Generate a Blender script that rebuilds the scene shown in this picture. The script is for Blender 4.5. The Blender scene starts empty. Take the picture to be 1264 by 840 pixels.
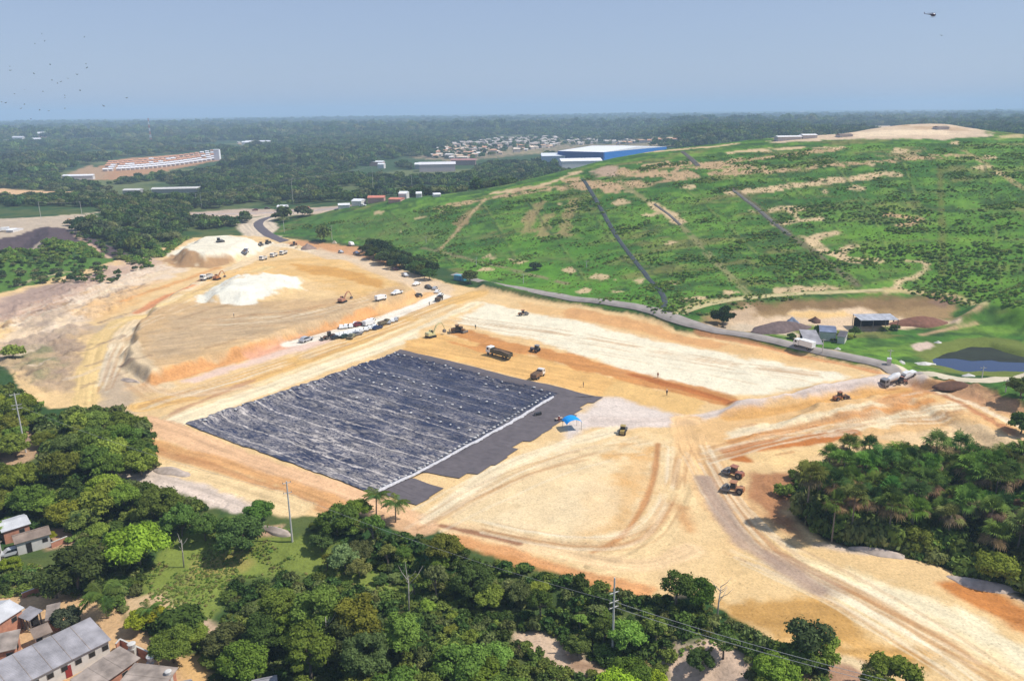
SKY=(.09,.5,2.5,.9); SKYC=(3.4,4.3,6.5); HAZE=.00018; HAZEC=(.56,.76,1); EXPO=.25
import bpy, math, random
import numpy as np
from mathutils import Vector, Matrix
random.seed(7); RNG = np.random.default_rng(7)
S = bpy.context.scene
COL = S.collection
rad = math.radians
# ------------------------------------------------------------------ camera geometry (metres, z up, +y away)
PW, PH, F = 1264.0, 840.0, 973.0
CAMZ = 80.0
PITCH, ROLL = math.atan2(420 - 137, F), rad(0.66)
fw = np.array([0, math.cos(PITCH), -math.sin(PITCH)])
r0 = np.array([1.0, 0, 0]); u0 = np.array([0, math.sin(PITCH), math.cos(PITCH)])
rt = math.cos(ROLL) * r0 - math.sin(ROLL) * u0
up = math.sin(ROLL) * r0 + math.cos(ROLL) * u0
def ray(px, py):
    return fw * F + rt * (px - PW / 2) + up * (PH / 2 - py)
def PZ(px, py, z=0.0):
    d = ray(px, py); t = (z - CAMZ) / d[2]
    return np.array([d[0] * t, d[1] * t])
def PD(px, py, dist):
    d = ray(px, py); t = dist / math.hypot(d[0], d[1])
    return np.array([d[0] * t, d[1] * t, CAMZ + d[2] * t])
# ------------------------------------------------------------------ noise
def _h(xi, yi, s):
    n = (xi.astype(np.int64) * 374761393 + yi.astype(np.int64) * 668265263 + s * 974634777) & 0xffffffff
    n = ((n ^ (n >> 13)) * 1274126177) & 0xffffffff
    n = ((n ^ (n >> 16)) * 2246822519) & 0xffffffff
    return ((n ^ (n >> 15)) & 0xffffff) / float(0xffffff)
def vn(x, y, s=0):
    xi = np.floor(x); yi = np.floor(y); fx = x - xi; fy = y - yi
    fx = fx * fx * (3 - 2 * fx); fy = fy * fy * (3 - 2 * fy)
    a = _h(xi, yi, s); b = _h(xi + 1, yi, s); c = _h(xi, yi + 1, s); d = _h(xi + 1, yi + 1, s)
    return (a * (1 - fx) + b * fx) * (1 - fy) + (c * (1 - fx) + d * fx) * fy
def fbm(x, y, s=0, o=3):
    v = 0; a = 0.5; t = 0
    for k in range(o):
        v = v + a * vn(x * 2 ** k + 17.3 * k, y * 2 ** k - 9.1 * k, s + k); t += a; a *= .5
    return v / t            # 0..1
def sst(v, a, b):
    t = np.clip((v - a) / (b - a), 0, 1); return t * t * (3 - 2 * t)
# signed distance to polygon (positive inside), world xy
def sdpoly(X, Y, P):
    P = np.asarray(P); n = len(P); d = np.full(X.shape, 1e18); ins = np.zeros(X.shape, bool)
    for i in range(n):
        ax, ay = P[i]; bx, by = P[(i + 1) % n]; ex, ey = bx - ax, by - ay
        t = np.clip(((X - ax) * ex + (Y - ay) * ey) / (ex * ex + ey * ey + 1e-9), 0, 1)
        d = np.minimum(d, (X - ax - t * ex) ** 2 + (Y - ay - t * ey) ** 2)
        if ay != by:
            ins ^= ((ay > Y) != (by > Y)) & (X < (bx - ax) * (Y - ay) / (by - ay) + ax)
    return np.where(ins, 1, -1) * np.sqrt(d)
def dline(X, Y, P):
    P = np.asarray(P); d = np.full(X.shape, 1e18); s = np.zeros(X.shape); sg = np.zeros(X.shape); L = 0
    for i in range(len(P) - 1):
        ax, ay = P[i]; bx, by = P[i + 1]; ex, ey = bx - ax, by - ay; l = math.hypot(ex, ey)
        t = np.clip(((X - ax) * ex + (Y - ay) * ey) / (l * l + 1e-9), 0, 1)
        q = (X - ax - t * ex) ** 2 + (Y - ay - t * ey) ** 2
        m = q < d; d = np.where(m, q, d); s = np.where(m, L + t * l, s)
        sg = np.where(m, np.sign(ex * (Y - ay) - ey * (X - ax)), sg); L += l
    return np.sqrt(d), s, sg
def smooth_pts(P, k=2):
    P = [np.asarray(p, float) for p in P]
    for _ in range(k):
        Q = [P[0]]
        for a, b in zip(P[:-1], P[1:]): Q += [a * .75 + b * .25, a * .25 + b * .75]
        Q.append(P[-1]); P = Q
    return P
# ------------------------------------------------------------------ terrain height
CP = []
def cz(px, py, z): p = PZ(px, py, z); CP.append((p[0], p[1], z))
def cd(px, py, dist, drop=1):
    p = PD(px, py, dist); CP.append(tuple(p))
    if drop:
        for k, zz in ((1.16, .55), (1.35, .12), (1.6, 0)): CP.append((p[0] * k, p[1] * k, p[2] * zz))
for a in ((330, 287), (440, 300), (540, 327), (620, 354), (700, 374), (830, 402), (920, 423), (1040, 446), (1140, 462), (1264, 492),
          (250, 290), (180, 312), (100, 334), (30, 352), (0, 420), (0, 520), (300, 330), (400, 350), (500, 360), (300, 450), (200, 520),
          (450, 500), (600, 450), (700, 420), (800, 440), (900, 460), (900, 540), (800, 600), (1000, 500), (1100, 560), (1240, 600),
          (1000, 660), (1200, 760), (600, 640), (400, 600), (200, 620), (0, 640), (400, 760), (0, 800), (700, 800), (1000, 820), (1264, 835),
          (-200, 840), (200, 1000), (632, 1000), (1100, 1000), (1500, 840), (1500, 600), (-200, 600), (-300, 420), (-200, 300),
          (320, 262), (250, 262), (100, 235), (0, 235), (-200, 240), (300, 225), (450, 225)): cz(a[0], a[1], 0)
for a in ((840, 386, 3), (900, 380, 4), (1000, 372, 5), (1110, 362, 6), (1175, 368, 5), (1215, 392, 2),
          (900, 400, .5), (990, 400, .5), (1080, 400, .5), (1150, 395, 1), (1100, 425, 0), (1180, 445, -.5), (1264, 415, 1), (1330, 430, 1), (1300, 455, 0)): cz(*a)
for a in ((0, 285, 8), (60, 283, 8), (110, 272, 8), (-150, 290, 8), (0, 262, 7), (110, 258, 7), (-150, 265, 7), (150, 290, 4)): cz(*a)
for a in ((425, 258, 600), (505, 247, 575), (600, 236, 575), (655, 222, 585), (705, 209, 600), (752, 196, 625), (800, 188, 650), (850, 182, 670),
          (905, 176, 690), (960, 171, 710), (1030, 168, 730), (1060, 162, 745), (1110, 155.5, 760), (1175, 154.5, 765), (1212, 162, 760), (1264, 166, 740), (1400, 175, 760), (1600, 190, 760)): cd(*a)
CP = np.array(CP)
def _phi(r): return -np.sqrt(r * r + 12.0 ** 2)
_n = len(CP)
_D = np.hypot(CP[:, None, 0] - CP[None, :, 0], CP[:, None, 1] - CP[None, :, 1])
_A = _phi(_D) + np.eye(_n) * .8
_w = np.linalg.solve(np.block([[_A, np.ones((_n, 1))], [np.ones((1, _n)), np.zeros((1, 1))]]), np.append(CP[:, 2], 0))
def rbf(X, Y):
    o = np.full(X.shape, _w[-1])
    for i in range(_n): o += _w[i] * _phi(np.hypot(X - CP[i, 0], Y - CP[i, 1]))
    return o
def pw(L, z=0): return [PZ(a, b, z) for a, b in L]
RIM = [(490, 434), (693, 484), (664, 500), (600, 545), (520, 590), (462, 611), (340, 566), (228, 524), (330, 489), (400, 463)]
FEAT = [
    (RIM, -1.5, 6, 0),
    ([(150, 440), (145, 456), (180, 478), (300, 442), (400, 406), (470, 386), (520, 368), (500, 345), (430, 325), (370, 322), (300, 335), (240, 352), (190, 380), (160, 410)], 3.6, 4.5, 1.5),
    ([(205, 320), (235, 300), (300, 296), (330, 302), (312, 316), (292, 325), (250, 329), (215, 328)], 6.5, 12, 2),
    ([(245, 385), (260, 358), (330, 345), (385, 355), (370, 372), (300, 386)], 4.2, 13, 3),
    ([(865, 520), (1000, 500), (1125, 478), (1264, 520), (1400, 560), (1400, 480), (1160, 462), (1080, 462), (900, 497)], 2.6, 7, 2),
    ([(900, 548), (1010, 528), (1130, 512), (1180, 530), (1300, 590), (1400, 600), (1400, 500), (1130, 480), (1000, 500)], 2.2, 6, 2),
    ([(585, 357), (700, 377), (830, 405), (1000, 442), (1085, 461), (1120, 462), (1120, 448), (960, 420), (830, 392), (700, 366), (590, 347)], 2.2, 5, 0),
    ([(-300, 640), (0, 585), (130, 590), (200, 610), (300, 650), (380, 655), (470, 650), (560, 680), (700, 715), (800, 765), (900, 800), (1000, 840), (1000, 1100), (-400, 1100)], -3.0, 10, 2),
    ([(975, 600), (1020, 570), (1100, 565), (1300, 575), (1400, 760), (1264, 735), (1120, 690), (1010, 668)], -2.0, 9, 2),
    ([(20, 300), (45, 284), (75, 282), (112, 298), (95, 306), (50, 308)], 6.0, 16, 1, 8),
    ([(-60, 302), (-20, 296), (20, 300), (50, 306), (20, 318), (-40, 320)], 4.0, 12, 1, 8),
    ([(820, 398), (860, 385), (940, 372), (1060, 366), (1160, 368), (1150, 382), (1000, 390), (930, 394), (890, 400), (860, 408)], 0, 6, 1),
    ([(1140, 424), (1150, 414), (1190, 406), (1225, 404), (1264, 414), (1440, 434), (1440, 380), (1264, 372), (1180, 392)], 4.5, 9, 1),
    ([(1138, 437), (1160, 428), (1195, 421), (1225, 421), (1264, 432), (1420, 450), (1420, 475), (1264, 458), (1190, 456), (1150, 448)], -3.0, 7, 1),
]
FEATW = [(pw(q[0], q[4] if len(q) > 4 else 0), q[1], q[2], q[3]) for q in FEAT]
ROUGH = [(pw([(-60, 400), (40, 360), (130, 340), (200, 330), (170, 372), (120, 395), (104, 440), (96, 490), (40, 490), (-60, 450)]), 1.3, 7, 5), (pw([(150, 395), (300, 350), (480, 345), (520, 360), (440, 392), (300, 436), (185, 470), (150, 440)]), .35, 14, 4),
         (pw([(900, 520), (1130, 475), (1264, 510), (1264, 560), (1060, 540), (900, 560)]), .6, 9, 3), (pw([(925, 582), (975, 580), (985, 665), (925, 615)]), .7, 4, 3), (pw([(150, 570), (220, 590), (300, 620), (290, 640), (200, 605), (140, 590)]), .8, 4, 3), (pw([(-60, 320), (60, 300), (200, 330), (60, 350), (-60, 370)]), 1.0, 9, 6), (pw([(1120, 470), (1180, 470), (1290, 515), (1264, 530), (1180, 495)]), .8, 4, 3)]
def height(X, Y):
    D = np.hypot(X, Y)
    m = (D < 1500) & (D > 15)
    Z = np.zeros(X.shape)
    if m.any():
        Z[m] = rbf(X[m], Y[m]) * (1 - sst(D[m], 1050, 1450))
    for P, h, w, nz in FEATW:
        P = np.array(P); b = 10
        k = (X > P[:, 0].min() - b) & (X < P[:, 0].max() + b) & (Y > P[:, 1].min() - b) & (Y < P[:, 1].max() + b)
        if k.any():
            sd = sdpoly(X[k], Y[k], P)
            if nz: sd = sd + (fbm(X[k] / 9, Y[k] / 9, 5, 3) - .5) * nz * 3
            Z[k] += h * sst(sd, 0, w)
    for P, am, sx, sy in ROUGH:
        P = np.array(P); k = (X > P[:, 0].min()) & (X < P[:, 0].max()) & (Y > P[:, 1].min()) & (Y < P[:, 1].max())
        if k.any(): Z[k] += am * sst(sdpoly(X[k], Y[k], P), 0, 6) * (np.abs(fbm(X[k] / sx, Y[k] / sy, 64, 4) - .5) * 4 - .4)
    Z += (fbm(X / 22, Y / 22, 3, 3) - .5) * 1.0 * sst(D, 60, 200)
    Z += (fbm(X / 5, Y / 5, 8, 2) - .5) * .35
    # distant country: low swells, higher on the right
    Z += sst(D, 1200, 3500) * ((fbm(X / 900, Y / 600, 21, 3) - .45) * 34 + 6)
    Z += sst(D, 1000, 1700) * (1 - sst(D, 2300, 3600)) * 30 * sst(X / np.maximum(Y, 1), .10, .24)
    Z += sst(D, 6000, 12000) * 20
    return Z
# ------------------------------------------------------------------ ground lattice
ths = np.concatenate([np.linspace(-75, -38, 60)[:-1], np.linspace(-38, 38, 1250), np.linspace(38, 75, 60)[1:]])
TH = np.radians(ths)
dl = list(np.geomspace(18, 88, 40)[:-1])
yy = 850.0; c0 = math.tan(PITCH)
d = 88.0
while d < 15000:
    # radial step of about one picture row, never more than 1.2 %
    stp = d * d / (CAMZ * F) * .95 * (1 + (CAMZ / d) ** 2)
    d += min(stp, d * .013); dl.append(d)
DS = np.array(dl)
GX = DS[:, None] * np.sin(TH)[None, :]; GY = DS[:, None] * np.cos(TH)[None, :]
NR, NC = GX.shape
GZ = height(GX.ravel(), GY.ravel()).reshape(NR, NC)
print('grid', NR, NC)
def zat(x, y):
    x = np.atleast_1d(np.asarray(x, float)); y = np.atleast_1d(np.asarray(y, float))
    th = np.arctan2(x, y); D = np.hypot(x, y)
    j = np.clip(np.interp(th, TH, np.arange(NC)), 0, NC - 1.001); i = np.clip(np.interp(D, DS, np.arange(NR)), 0, NR - 1.001)
    j0 = j.astype(int); i0 = i.astype(int); a = i - i0; b = j - j0
    return (GZ[i0, j0] * (1 - b) + GZ[i0, j0 + 1] * b) * (1 - a) + (GZ[i0 + 1, j0] * (1 - b) + GZ[i0 + 1, j0 + 1] * b) * a
_T = np.geomspace(40, 9000, 700)
def U(px, py, dz=0.0):
    """world xyz where the ray through a photo pixel meets the terrain (raised by dz)"""
    d = ray(px, py); hl = math.hypot(d[0], d[1]); ux, uy, sl = d[0] / hl, d[1] / hl, d[2] / hl
    g = CAMZ + sl * _T - zat(ux * _T, uy * _T) - dz
    k = np.argmax(g < 0)
    if g[k] >= 0: k = len(_T) - 1
    k = max(k, 1); a, b = _T[k - 1], _T[k]; ga, gb = g[k - 1], g[k]
    t = a + (b - a) * ga / (ga - gb) if ga != gb else a
    t = min(max(t, a), b)
    x, y = ux * t, uy * t
    return np.array([x, y, float(zat(x, y)[0])])
def UP(L, dz=0.0): return [U(a, b, dz)[:2] for a, b in L]
def pxm(p):      # photo pixels per metre at a world point
    v = np.array([p[0], p[1], (p[2] if len(p) > 2 else 0) - CAMZ]); return F / float(v @ fw)
# ------------------------------------------------------------------ materials
MATS = {}
def srgb(r, g, b):
    o = []
    for c in (r, g, b):
        c /= 255.0; o.append(c / 12.92 if c <= .04045 else ((c + .055) / 1.055) ** 2.4)
    return np.array(o)
KL = np.array([1.42, 1.42, 1.40])      # light falling on level ground in the open
def alb(r, g, b): return np.clip(srgb(r, g, b) / KL, .004, .86)
def mat(name, col=(.5, .5, .5), rough=.7, metal=0, var=.12, scale=3.0, bump=0, objcol=False, spec=.4):
    if name in MATS: return MATS[name]
    m = bpy.data.materials.new(name); m.use_nodes = True; nt = m.node_tree; N = nt.nodes; L = nt.links
    b = N['Principled BSDF']; b.inputs['Roughness'].default_value = rough; b.inputs['Metallic'].default_value = metal
    b.inputs['Specular IOR Level'].default_value = spec
    tc = N.new('ShaderNodeTexCoord'); nz = N.new('ShaderNodeTexNoise'); nz.inputs['Scale'].default_value = scale; nz.inputs['Detail'].default_value = 5
    L.new(tc.outputs['Object'], nz.inputs['Vector'])
    mr = N.new('ShaderNodeMapRange'); mr.inputs['From Min'].default_value = .3; mr.inputs['From Max'].default_value = .7
    mr.inputs['To Min'].default_value = 1 - var; mr.inputs['To Max'].default_value = 1 + var
    L.new(nz.outputs['Fac'], mr.inputs['Value'])
    mx = N.new('ShaderNodeMix'); mx.data_type = 'RGBA'; mx.blend_type = 'MULTIPLY'; mx.inputs['Factor'].default_value = 1
    if objcol:
        oi = N.new('ShaderNodeObjectInfo'); L.new(oi.outputs['Color'], mx.inputs['A'])
    else: mx.inputs['A'].default_value = (*col, 1)
    L.new(mr.outputs['Result'], mx.inputs['B']); L.new(mx.outputs['Result'], b.inputs['Base Color'])
    if bump:
        bp = N.new('ShaderNodeBump'); bp.inputs['Strength'].default_value = bump; bp.inputs['Distance'].default_value = .05
        L.new(nz.outputs['Fac'], bp.inputs['Height']); L.new(bp.outputs['Normal'], b.inputs['Normal'])
    MATS[name] = m; return m
def leafmat(name, trans=.25, base=None):
    if name in MATS: return MATS[name]
    m = bpy.data.materials.new(name); m.use_nodes = True; nt = m.node_tree; N = nt.nodes; L = nt.links
    N.remove(N['Principled BSDF']); out = N['Material Output']
    oi = N.new('ShaderNodeObjectInfo'); at = N.new('ShaderNodeAttribute'); at.attribute_name = 'lc'
    hs = N.new('ShaderNodeHueSaturation')
    rnd = N.new('ShaderNodeMapRange'); rnd.inputs['To Min'].default_value = .47; rnd.inputs['To Max'].default_value = .515
    L.new(oi.outputs['Random'], rnd.inputs['Value']); L.new(rnd.outputs['Result'], hs.inputs['Hue'])
    v1 = N.new('ShaderNodeMapRange'); v1.inputs['To Min'].default_value = .55; v1.inputs['To Max'].default_value = 1.5
    L.new(at.outputs['Fac'], v1.inputs['Value'])
    v2 = N.new('ShaderNodeMath'); v2.operation = 'MULTIPLY'
    rn = N.new('ShaderNodeMapRange'); rn.inputs['To Min'].default_value = .72; rn.inputs['To Max'].default_value = 1.25
    ml = N.new('ShaderNodeMath'); ml.operation = 'MULTIPLY'; ml.inputs[1].default_value = 7.31
    fr = N.new('ShaderNodeMath'); fr.operation = 'FRACT'
    L.new(oi.outputs['Random'], ml.inputs[0]); L.new(ml.outputs[0], fr.inputs[0]); L.new(fr.outputs[0], rn.inputs['Value'])
    L.new(v1.outputs['Result'], v2.inputs[0]); L.new(rn.outputs['Result'], v2.inputs[1]); L.new(v2.outputs[0], hs.inputs['Value'])
    if base is None: L.new(oi.outputs['Color'], hs.inputs['Color'])
    else: hs.inputs['Color'].default_value = (*base, 1)
    df = N.new('ShaderNodeBsdfDiffuse'); tr = N.new('ShaderNodeBsdfTranslucent'); mx = N.new('ShaderNodeMixShader'); mx.inputs[0].default_value = trans
    L.new(hs.outputs['Color'], df.inputs['Color']); L.new(hs.outputs['Color'], tr.inputs['Color'])
    L.new(df.outputs[0], mx.inputs[1]); L.new(tr.outputs[0], mx.inputs[2]); L.new(mx.outputs[0], out.inputs['Surface'])
    MATS[name] = m; return m
# ------------------------------------------------------------------ mesh helpers
def fastmesh(name, V, Q, uv=None):
    me = bpy.data.meshes.new(name); V = np.asarray(V, np.float32); Q = np.asarray(Q, np.int32); k = Q.shape[1]
    me.vertices.add(len(V)); me.vertices.foreach_set('co', V.ravel())
    me.loops.add(Q.size); me.loops.foreach_set('vertex_index', Q.ravel())
    me.polygons.add(len(Q)); me.polygons.foreach_set('loop_start', np.arange(0, Q.size, k, dtype=np.int32))
    me.polygons.foreach_set('loop_total', np.full(len(Q), k, np.int32))
    me.update(calc_edges=True); return me
def smooth(me): me.polygons.foreach_set('use_smooth', np.ones(len(me.polygons), bool))
class MB:
    def __init__(s): s.v = []; s.f = []; s.m = []; s.cur = 0
    def add(s, V, Fc):
        o = len(s.v); s.v += [tuple(map(float, p)) for p in V]; s.f += [tuple(o + i for i in f) for f in Fc]; s.m += [s.cur] * len(Fc); return s
    def box(s, x0, x1, y0, y1, z0, z1):
        return s.add([(x0, y0, z0), (x1, y0, z0), (x1, y1, z0), (x0, y1, z0), (x0, y0, z1), (x1, y0, z1), (x1, y1, z1), (x0, y1, z1)],
                     [(0, 3, 2, 1), (4, 5, 6, 7), (0, 1, 5, 4), (1, 2, 6, 5), (2, 3, 7, 6), (3, 0, 4, 7)])
    def prism(s, prof, y0, y1, inset=0):     # profile in (x, z), extruded along y; inset narrows the upper points
        n = len(prof); zm = max(p[1] for p in prof); zl = min(p[1] for p in prof)
        def k(z): return inset * (z - zl) / (zm - zl + 1e-9)
        V = [(x, y0 + k(z), z) for x, z in prof] + [(x, y1 - k(z), z) for x, z in prof]
        return s.add(V, [tuple(range(n)), tuple(range(2 * n - 1, n - 1, -1))] + [(i, i + n, (i + 1) % n + n, (i + 1) % n) for i in range(n)])
    def cyl(s, a, b, ra, rb=None, n=8, cap=True):
        rb = ra if rb is None else rb; a = Vector(a); b = Vector(b); d = (b - a).normalized()
        u = d.orthogonal().normalized(); w = d.cross(u); V = []
        for c, r in ((a, ra), (b, rb)):
            for i in range(n):
                t = 2 * math.pi * i / n; V.append(c + (u * math.cos(t) + w * math.sin(t)) * r)
        Fc = [(i, (i + 1) % n, (i + 1) % n + n, i + n) for i in range(n)]
        if cap: Fc += [tuple(range(n - 1, -1, -1)), tuple(range(n, 2 * n))]
        return s.add(V, Fc)
    def tube(s, pts, rs, n=7):
        pts = [Vector(p) for p in pts]; V = []; u = None
        for i, p in enumerate(pts):
            d = (pts[min(i + 1, len(pts) - 1)] - pts[max(i - 1, 0)]).normalized()
            u = d.orthogonal().normalized() if u is None else (u - d * u.dot(d)).normalized(); w = d.cross(u)
            r = rs[i] if hasattr(rs, '__len__') else rs
            for k in range(n):
                t = 2 * math.pi * k / n; V.append(p + (u * math.cos(t) + w * math.sin(t)) * r)
        m = len(pts); Fc = [(i * n + k, i * n + (k + 1) % n, (i + 1) * n + (k + 1) % n, (i + 1) * n + k) for i in range(m - 1) for k in range(n)]
        Fc += [tuple(range(n - 1, -1, -1)), tuple(range((m - 1) * n, m * n))]
        return s.add(V, Fc)
    def ball(s, c, rx, ry=None, rz=None, nu=10, nv=6):
        ry = ry or rx; rz = rz or rx; V = [(c[0], c[1], c[2] - rz)]; Fc = []
        for j in range(1, nv):
            ph = -math.pi / 2 + math.pi * j / nv
            for i in range(nu):
                t = 2 * math.pi * i / nu; V.append((c[0] + rx * math.cos(ph) * math.cos(t), c[1] + ry * math.cos(ph) * math.sin(t), c[2] + rz * math.sin(ph)))
        V.append((c[0], c[1], c[2] + rz)); l = len(V) - 1
        for i in range(nu): Fc.append((0, 1 + (i + 1) % nu, 1 + i)); Fc.append((l, 1 + (nv - 2) * nu + i, 1 + (nv - 2) * nu + (i + 1) % nu))
        for j in range(nv - 2):
            for i in range(nu): a = 1 + j * nu + i; b = 1 + j * nu + (i + 1) % nu; Fc.append((a, b, b + nu, a + nu))
        return s.add(V, Fc)
    def build(s, name, mats, parent=None, sm=False):
        me = bpy.data.meshes.new(name); me.from_pydata(s.v, [], s.f)
        mats = mats if isinstance(mats, (list, tuple)) else [mats]
        for m in mats: me.materials.append(m)
        if len(mats) > 1: me.polygons.foreach_set('material_index', np.array(s.m, np.int32))
        if sm: smooth(me)
        me.update(); o = bpy.data.objects.new(name, me); COL.objects.link(o)
        if parent: setpar(o, parent)
        return o
CHD = {}
def setpar(o, p): o.parent = p; CHD.setdefault(p.name, []).append(o)
def tag(o, label=None, cat=None, group=None, kind=None):
    if label: o['label'] = label
    if cat: o['category'] = cat
    if group: o['group'] = group
    if kind: o['kind'] = kind
    return o
def empty(name, loc=(0, 0, 0), rz=0):
    o = bpy.data.objects.new(name, None); o.empty_display_size = .5; COL.objects.link(o); o.location = loc; o.rotation_euler = (0, 0, rz); return o
def copy_tree(o, parent=None, only=None):
    c = o.copy(); COL.objects.link(c)
    if parent: setpar(c, parent)
    for ch in CHD.get(o.name, []): copy_tree(ch, c)
    return c
def hd(p, q):      # heading of world direction p->q as rotation about z
    return math.atan2(q[1] - p[1], q[0] - p[0])
ORD = 'first second third fourth fifth sixth seventh eighth ninth tenth eleventh twelfth thirteenth fourteenth fifteenth sixteenth seventeenth eighteenth nineteenth twentieth'.split()
# ------------------------------------------------------------------ soil and grass colours of the ground (albedo painted per vertex in world space)
X = GX.ravel(); Y = GY.ravel(); DD = np.hypot(X, Y)
C = np.zeros((len(X), 3))
n1 = fbm(X / 14, Y / 14, 31, 4); n2 = fbm(X / 3.2, Y / 3.2, 37, 3); n3 = fbm(X / 60, Y / 60, 41, 3); n4 = fbm(X / 1.1, Y / 1.1, 45, 2)
def mixc(a, b, t): return np.asarray(a) * (1 - t[:, None]) + np.asarray(b) * t[:, None]
C[:] = mixc(alb(62, 92, 48), alb(96, 108, 58), sst(n1, .4, .65))                    # scrub and forest floor
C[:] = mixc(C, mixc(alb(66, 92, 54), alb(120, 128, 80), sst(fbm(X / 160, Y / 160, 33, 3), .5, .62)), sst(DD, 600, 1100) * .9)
def blend(k, a, col, dark=.0, st=None):
    a = a[:, None]; v = 1 + ((n2[k] - .5) * .15 + (n4[k] - .5) * .14)[:, None]
    if st is not None: v = v * (1 + st[:, None])
    C[k] = C[k] * (1 - a) + np.asarray(col) * v * a
def box_k(P, m): P = np.asarray(P); return np.where((X > P[:, 0].min() - m) & (X < P[:, 0].max() + m) & (Y > P[:, 1].min() - m) & (Y < P[:, 1].max() + m))[0]
_w1 = (fbm(X / 7, Y / 7, 51, 4) - .5); _w2 = (fbm(X / 1.9, Y / 1.9, 53, 3) - .5)
def poly(L, col, soft=1.5, warp=6, amt=1.0, mott=0, W=None, dirn=None):
    P = UP(L) if W is None else W; k = box_k(P, warp + soft + 2)
    if not len(k): return
    sd = sdpoly(X[k], Y[k], P) + _w1[k] * warp * 2 + _w2[k] * warp * .6
    a = sst(sd, -soft, soft) * amt
    if mott: a = a * (1 - mott + mott * sst(fbm(X[k] / 6, Y[k] / 6, 61, 4), .35, .65))
    st = None
    if dirn is not None:
        d = math.radians(dirn); uu = X[k] * math.cos(d) + Y[k] * math.sin(d); vv = -X[k] * math.sin(d) + Y[k] * math.cos(d)
        st = (fbm(vv / 1.3, uu / 28, 71, 3) - .5) * .5
    blend(k, a, alb(*col), st=st)
def stroke(L, w, col, soft=.8, warp=1.2, amt=1.0, streak=.35, brk=0, sm=2):
    P = smooth_pts(UP(L), sm); k = box_k(P, w + soft + warp + 2)
    if not len(k): return
    d, s, sg = dline(X[k], Y[k], P)
    dd = d + _w1[k] * warp * 2 + _w2[k] * warp
    a = 1 - sst(dd, w / 2 - soft, w / 2 + soft)
    if brk: a = a * sst(fbm(s / 9, d / 3, 77, 2), brk - .1, brk + .1)
    st = (fbm(d * sg / .9 + 50, s / 30, 81, 3) - .5) * streak * 1.6
    blend(k, a * amt, alb(*col), st=st)
CREAM, SAND, ORNG, DEEP, PINK, GRYB, WHT = (252, 234, 196), (243, 206, 148), (226, 170, 100), (206, 132, 70), (240, 196, 160), (190, 166, 140), (253, 246, 222)
# --- left yard, roads and clearings beyond
poly([(0, 270), (60, 268), (115, 264), (122, 275), (105, 290), (60, 300), (0, 312), (-80, 320), (-80, 275)], (206, 186, 160), 1.5, 3)
poly([(20, 292), (55, 280), (80, 282), (118, 296), (150, 308), (196, 342), (185, 345), (130, 316), (95, 303), (30, 310), (0, 314), (-60, 320), (-60, 302), (-10, 296)], (98, 84, 86), 1.0, 3)
stroke([(95, 292), (130, 315), (190, 345)], 3, (215, 180, 150), 1, 1.5)
poly([(0, 330), (60, 322), (130, 318), (180, 330), (215, 300), (240, 288), (210, 300), (120, 335), (60, 350), (0, 364), (-80, 380), (-80, 330)], (92, 128, 50), 1, 3)
stroke([(22, 352), (50, 342), (90, 335)], 3, (200, 180, 140), 1, 1)
stroke([(-60, 280), (0, 273), (60, 268), (125, 262)], 5, (222, 200, 168), 1, 1)
poly([(-40, 238), (0, 232), (60, 236), (108, 236), (112, 241), (60, 242), (0, 245), (-40, 246)], (238, 196, 146), 3, 8)
poly([(232, 262), (330, 258), (420, 254), (450, 256), (420, 262), (330, 266), (235, 270)], (226, 200, 172), 2, 3)
poly([(235, 262), (300, 257), (440, 252), (452, 257), (330, 263), (240, 267)], (206, 182, 160), 2, 2)
stroke([(240, 264), (340, 261), (440, 256)], 7, (196, 182, 176), 1.5, 1)
stroke([(300, 296), (330, 291), (318, 280), (312, 273), (330, 268), (370, 262)], 26, (226, 206, 178), 2, 3)
poly([(105, 212), (150, 196), (200, 192), (268, 188), (272, 198), (200, 212), (140, 222), (80, 222)], (196, 150, 110), 6, 10)
poly([(76, 218), (110, 204), (130, 210), (130, 220), (100, 224)], (190, 156, 120), 6, 10)
poly([(505, 195), (560, 178), (640, 168), (830, 170), (830, 180), (700, 186), (600, 196), (560, 200)], (200, 170, 140), 14, 25, .7, .6)
for a, b, r in ((320, 196, 14), (335, 203, 10), (400, 186, 9), (490, 188, 9), (415, 192, 8), (305, 178, 10), (60, 178, 20), (240, 148, 8)):
    poly([(a - r, b), (a, b - 3), (a + r, b), (a, b + 3)], (214, 176, 140), 8, 12, .8)
# --- landfill hill: grass of many greens
HB = [(318, 300), (330, 290), (440, 301), (540, 328), (620, 354), (700, 374), (830, 402), (930, 424), (1040, 447), (1140, 462), (1264, 494), (1500, 560)]
_back = [tuple(PD(a, b, c * (1.5 if a > 740 else 1.02 if a < 640 else 1.2))[:2]) for a, b, c in ((1600, 190, 760), (1400, 175, 760), (1264, 166, 760), (1072, 157, 755), (905, 176, 690), (752, 196, 625), (600, 236, 575), (425, 258, 600), (350, 264, 590))]
HILLW = [tuple(p) for p in UP(HB)] + _back
hk = sdpoly(X, Y, HILLW)
g = mixc(alb(76, 120, 46), alb(104, 146, 52), sst(fbm(X / 35, Y / 20, 91, 4), .4, .62))
g = mixc(g, alb(62, 92, 46), sst(fbm(X / 12, Y / 7, 93, 4), .50, .66) * .75)
g = mixc(g, alb(142, 136, 78), sst(fbm(X / 26, Y / 12, 97, 4), .58, .72) * .7)
g = mixc(g, alb(128, 160, 62), sst(fbm(X / 16, Y / 8, 95, 4), .58, .70) * .6); g = mixc(g, alb(48, 78, 40), sst(fbm(X / 5, Y / 3, 96, 3), .56, .72) * .55)
g = g * (1 + (n2 - .5) * .55 + (n4 - .5) * .4)[:, None]
a = sst(hk, -1, 1); C[:] = mixc(C, g, a)
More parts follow.
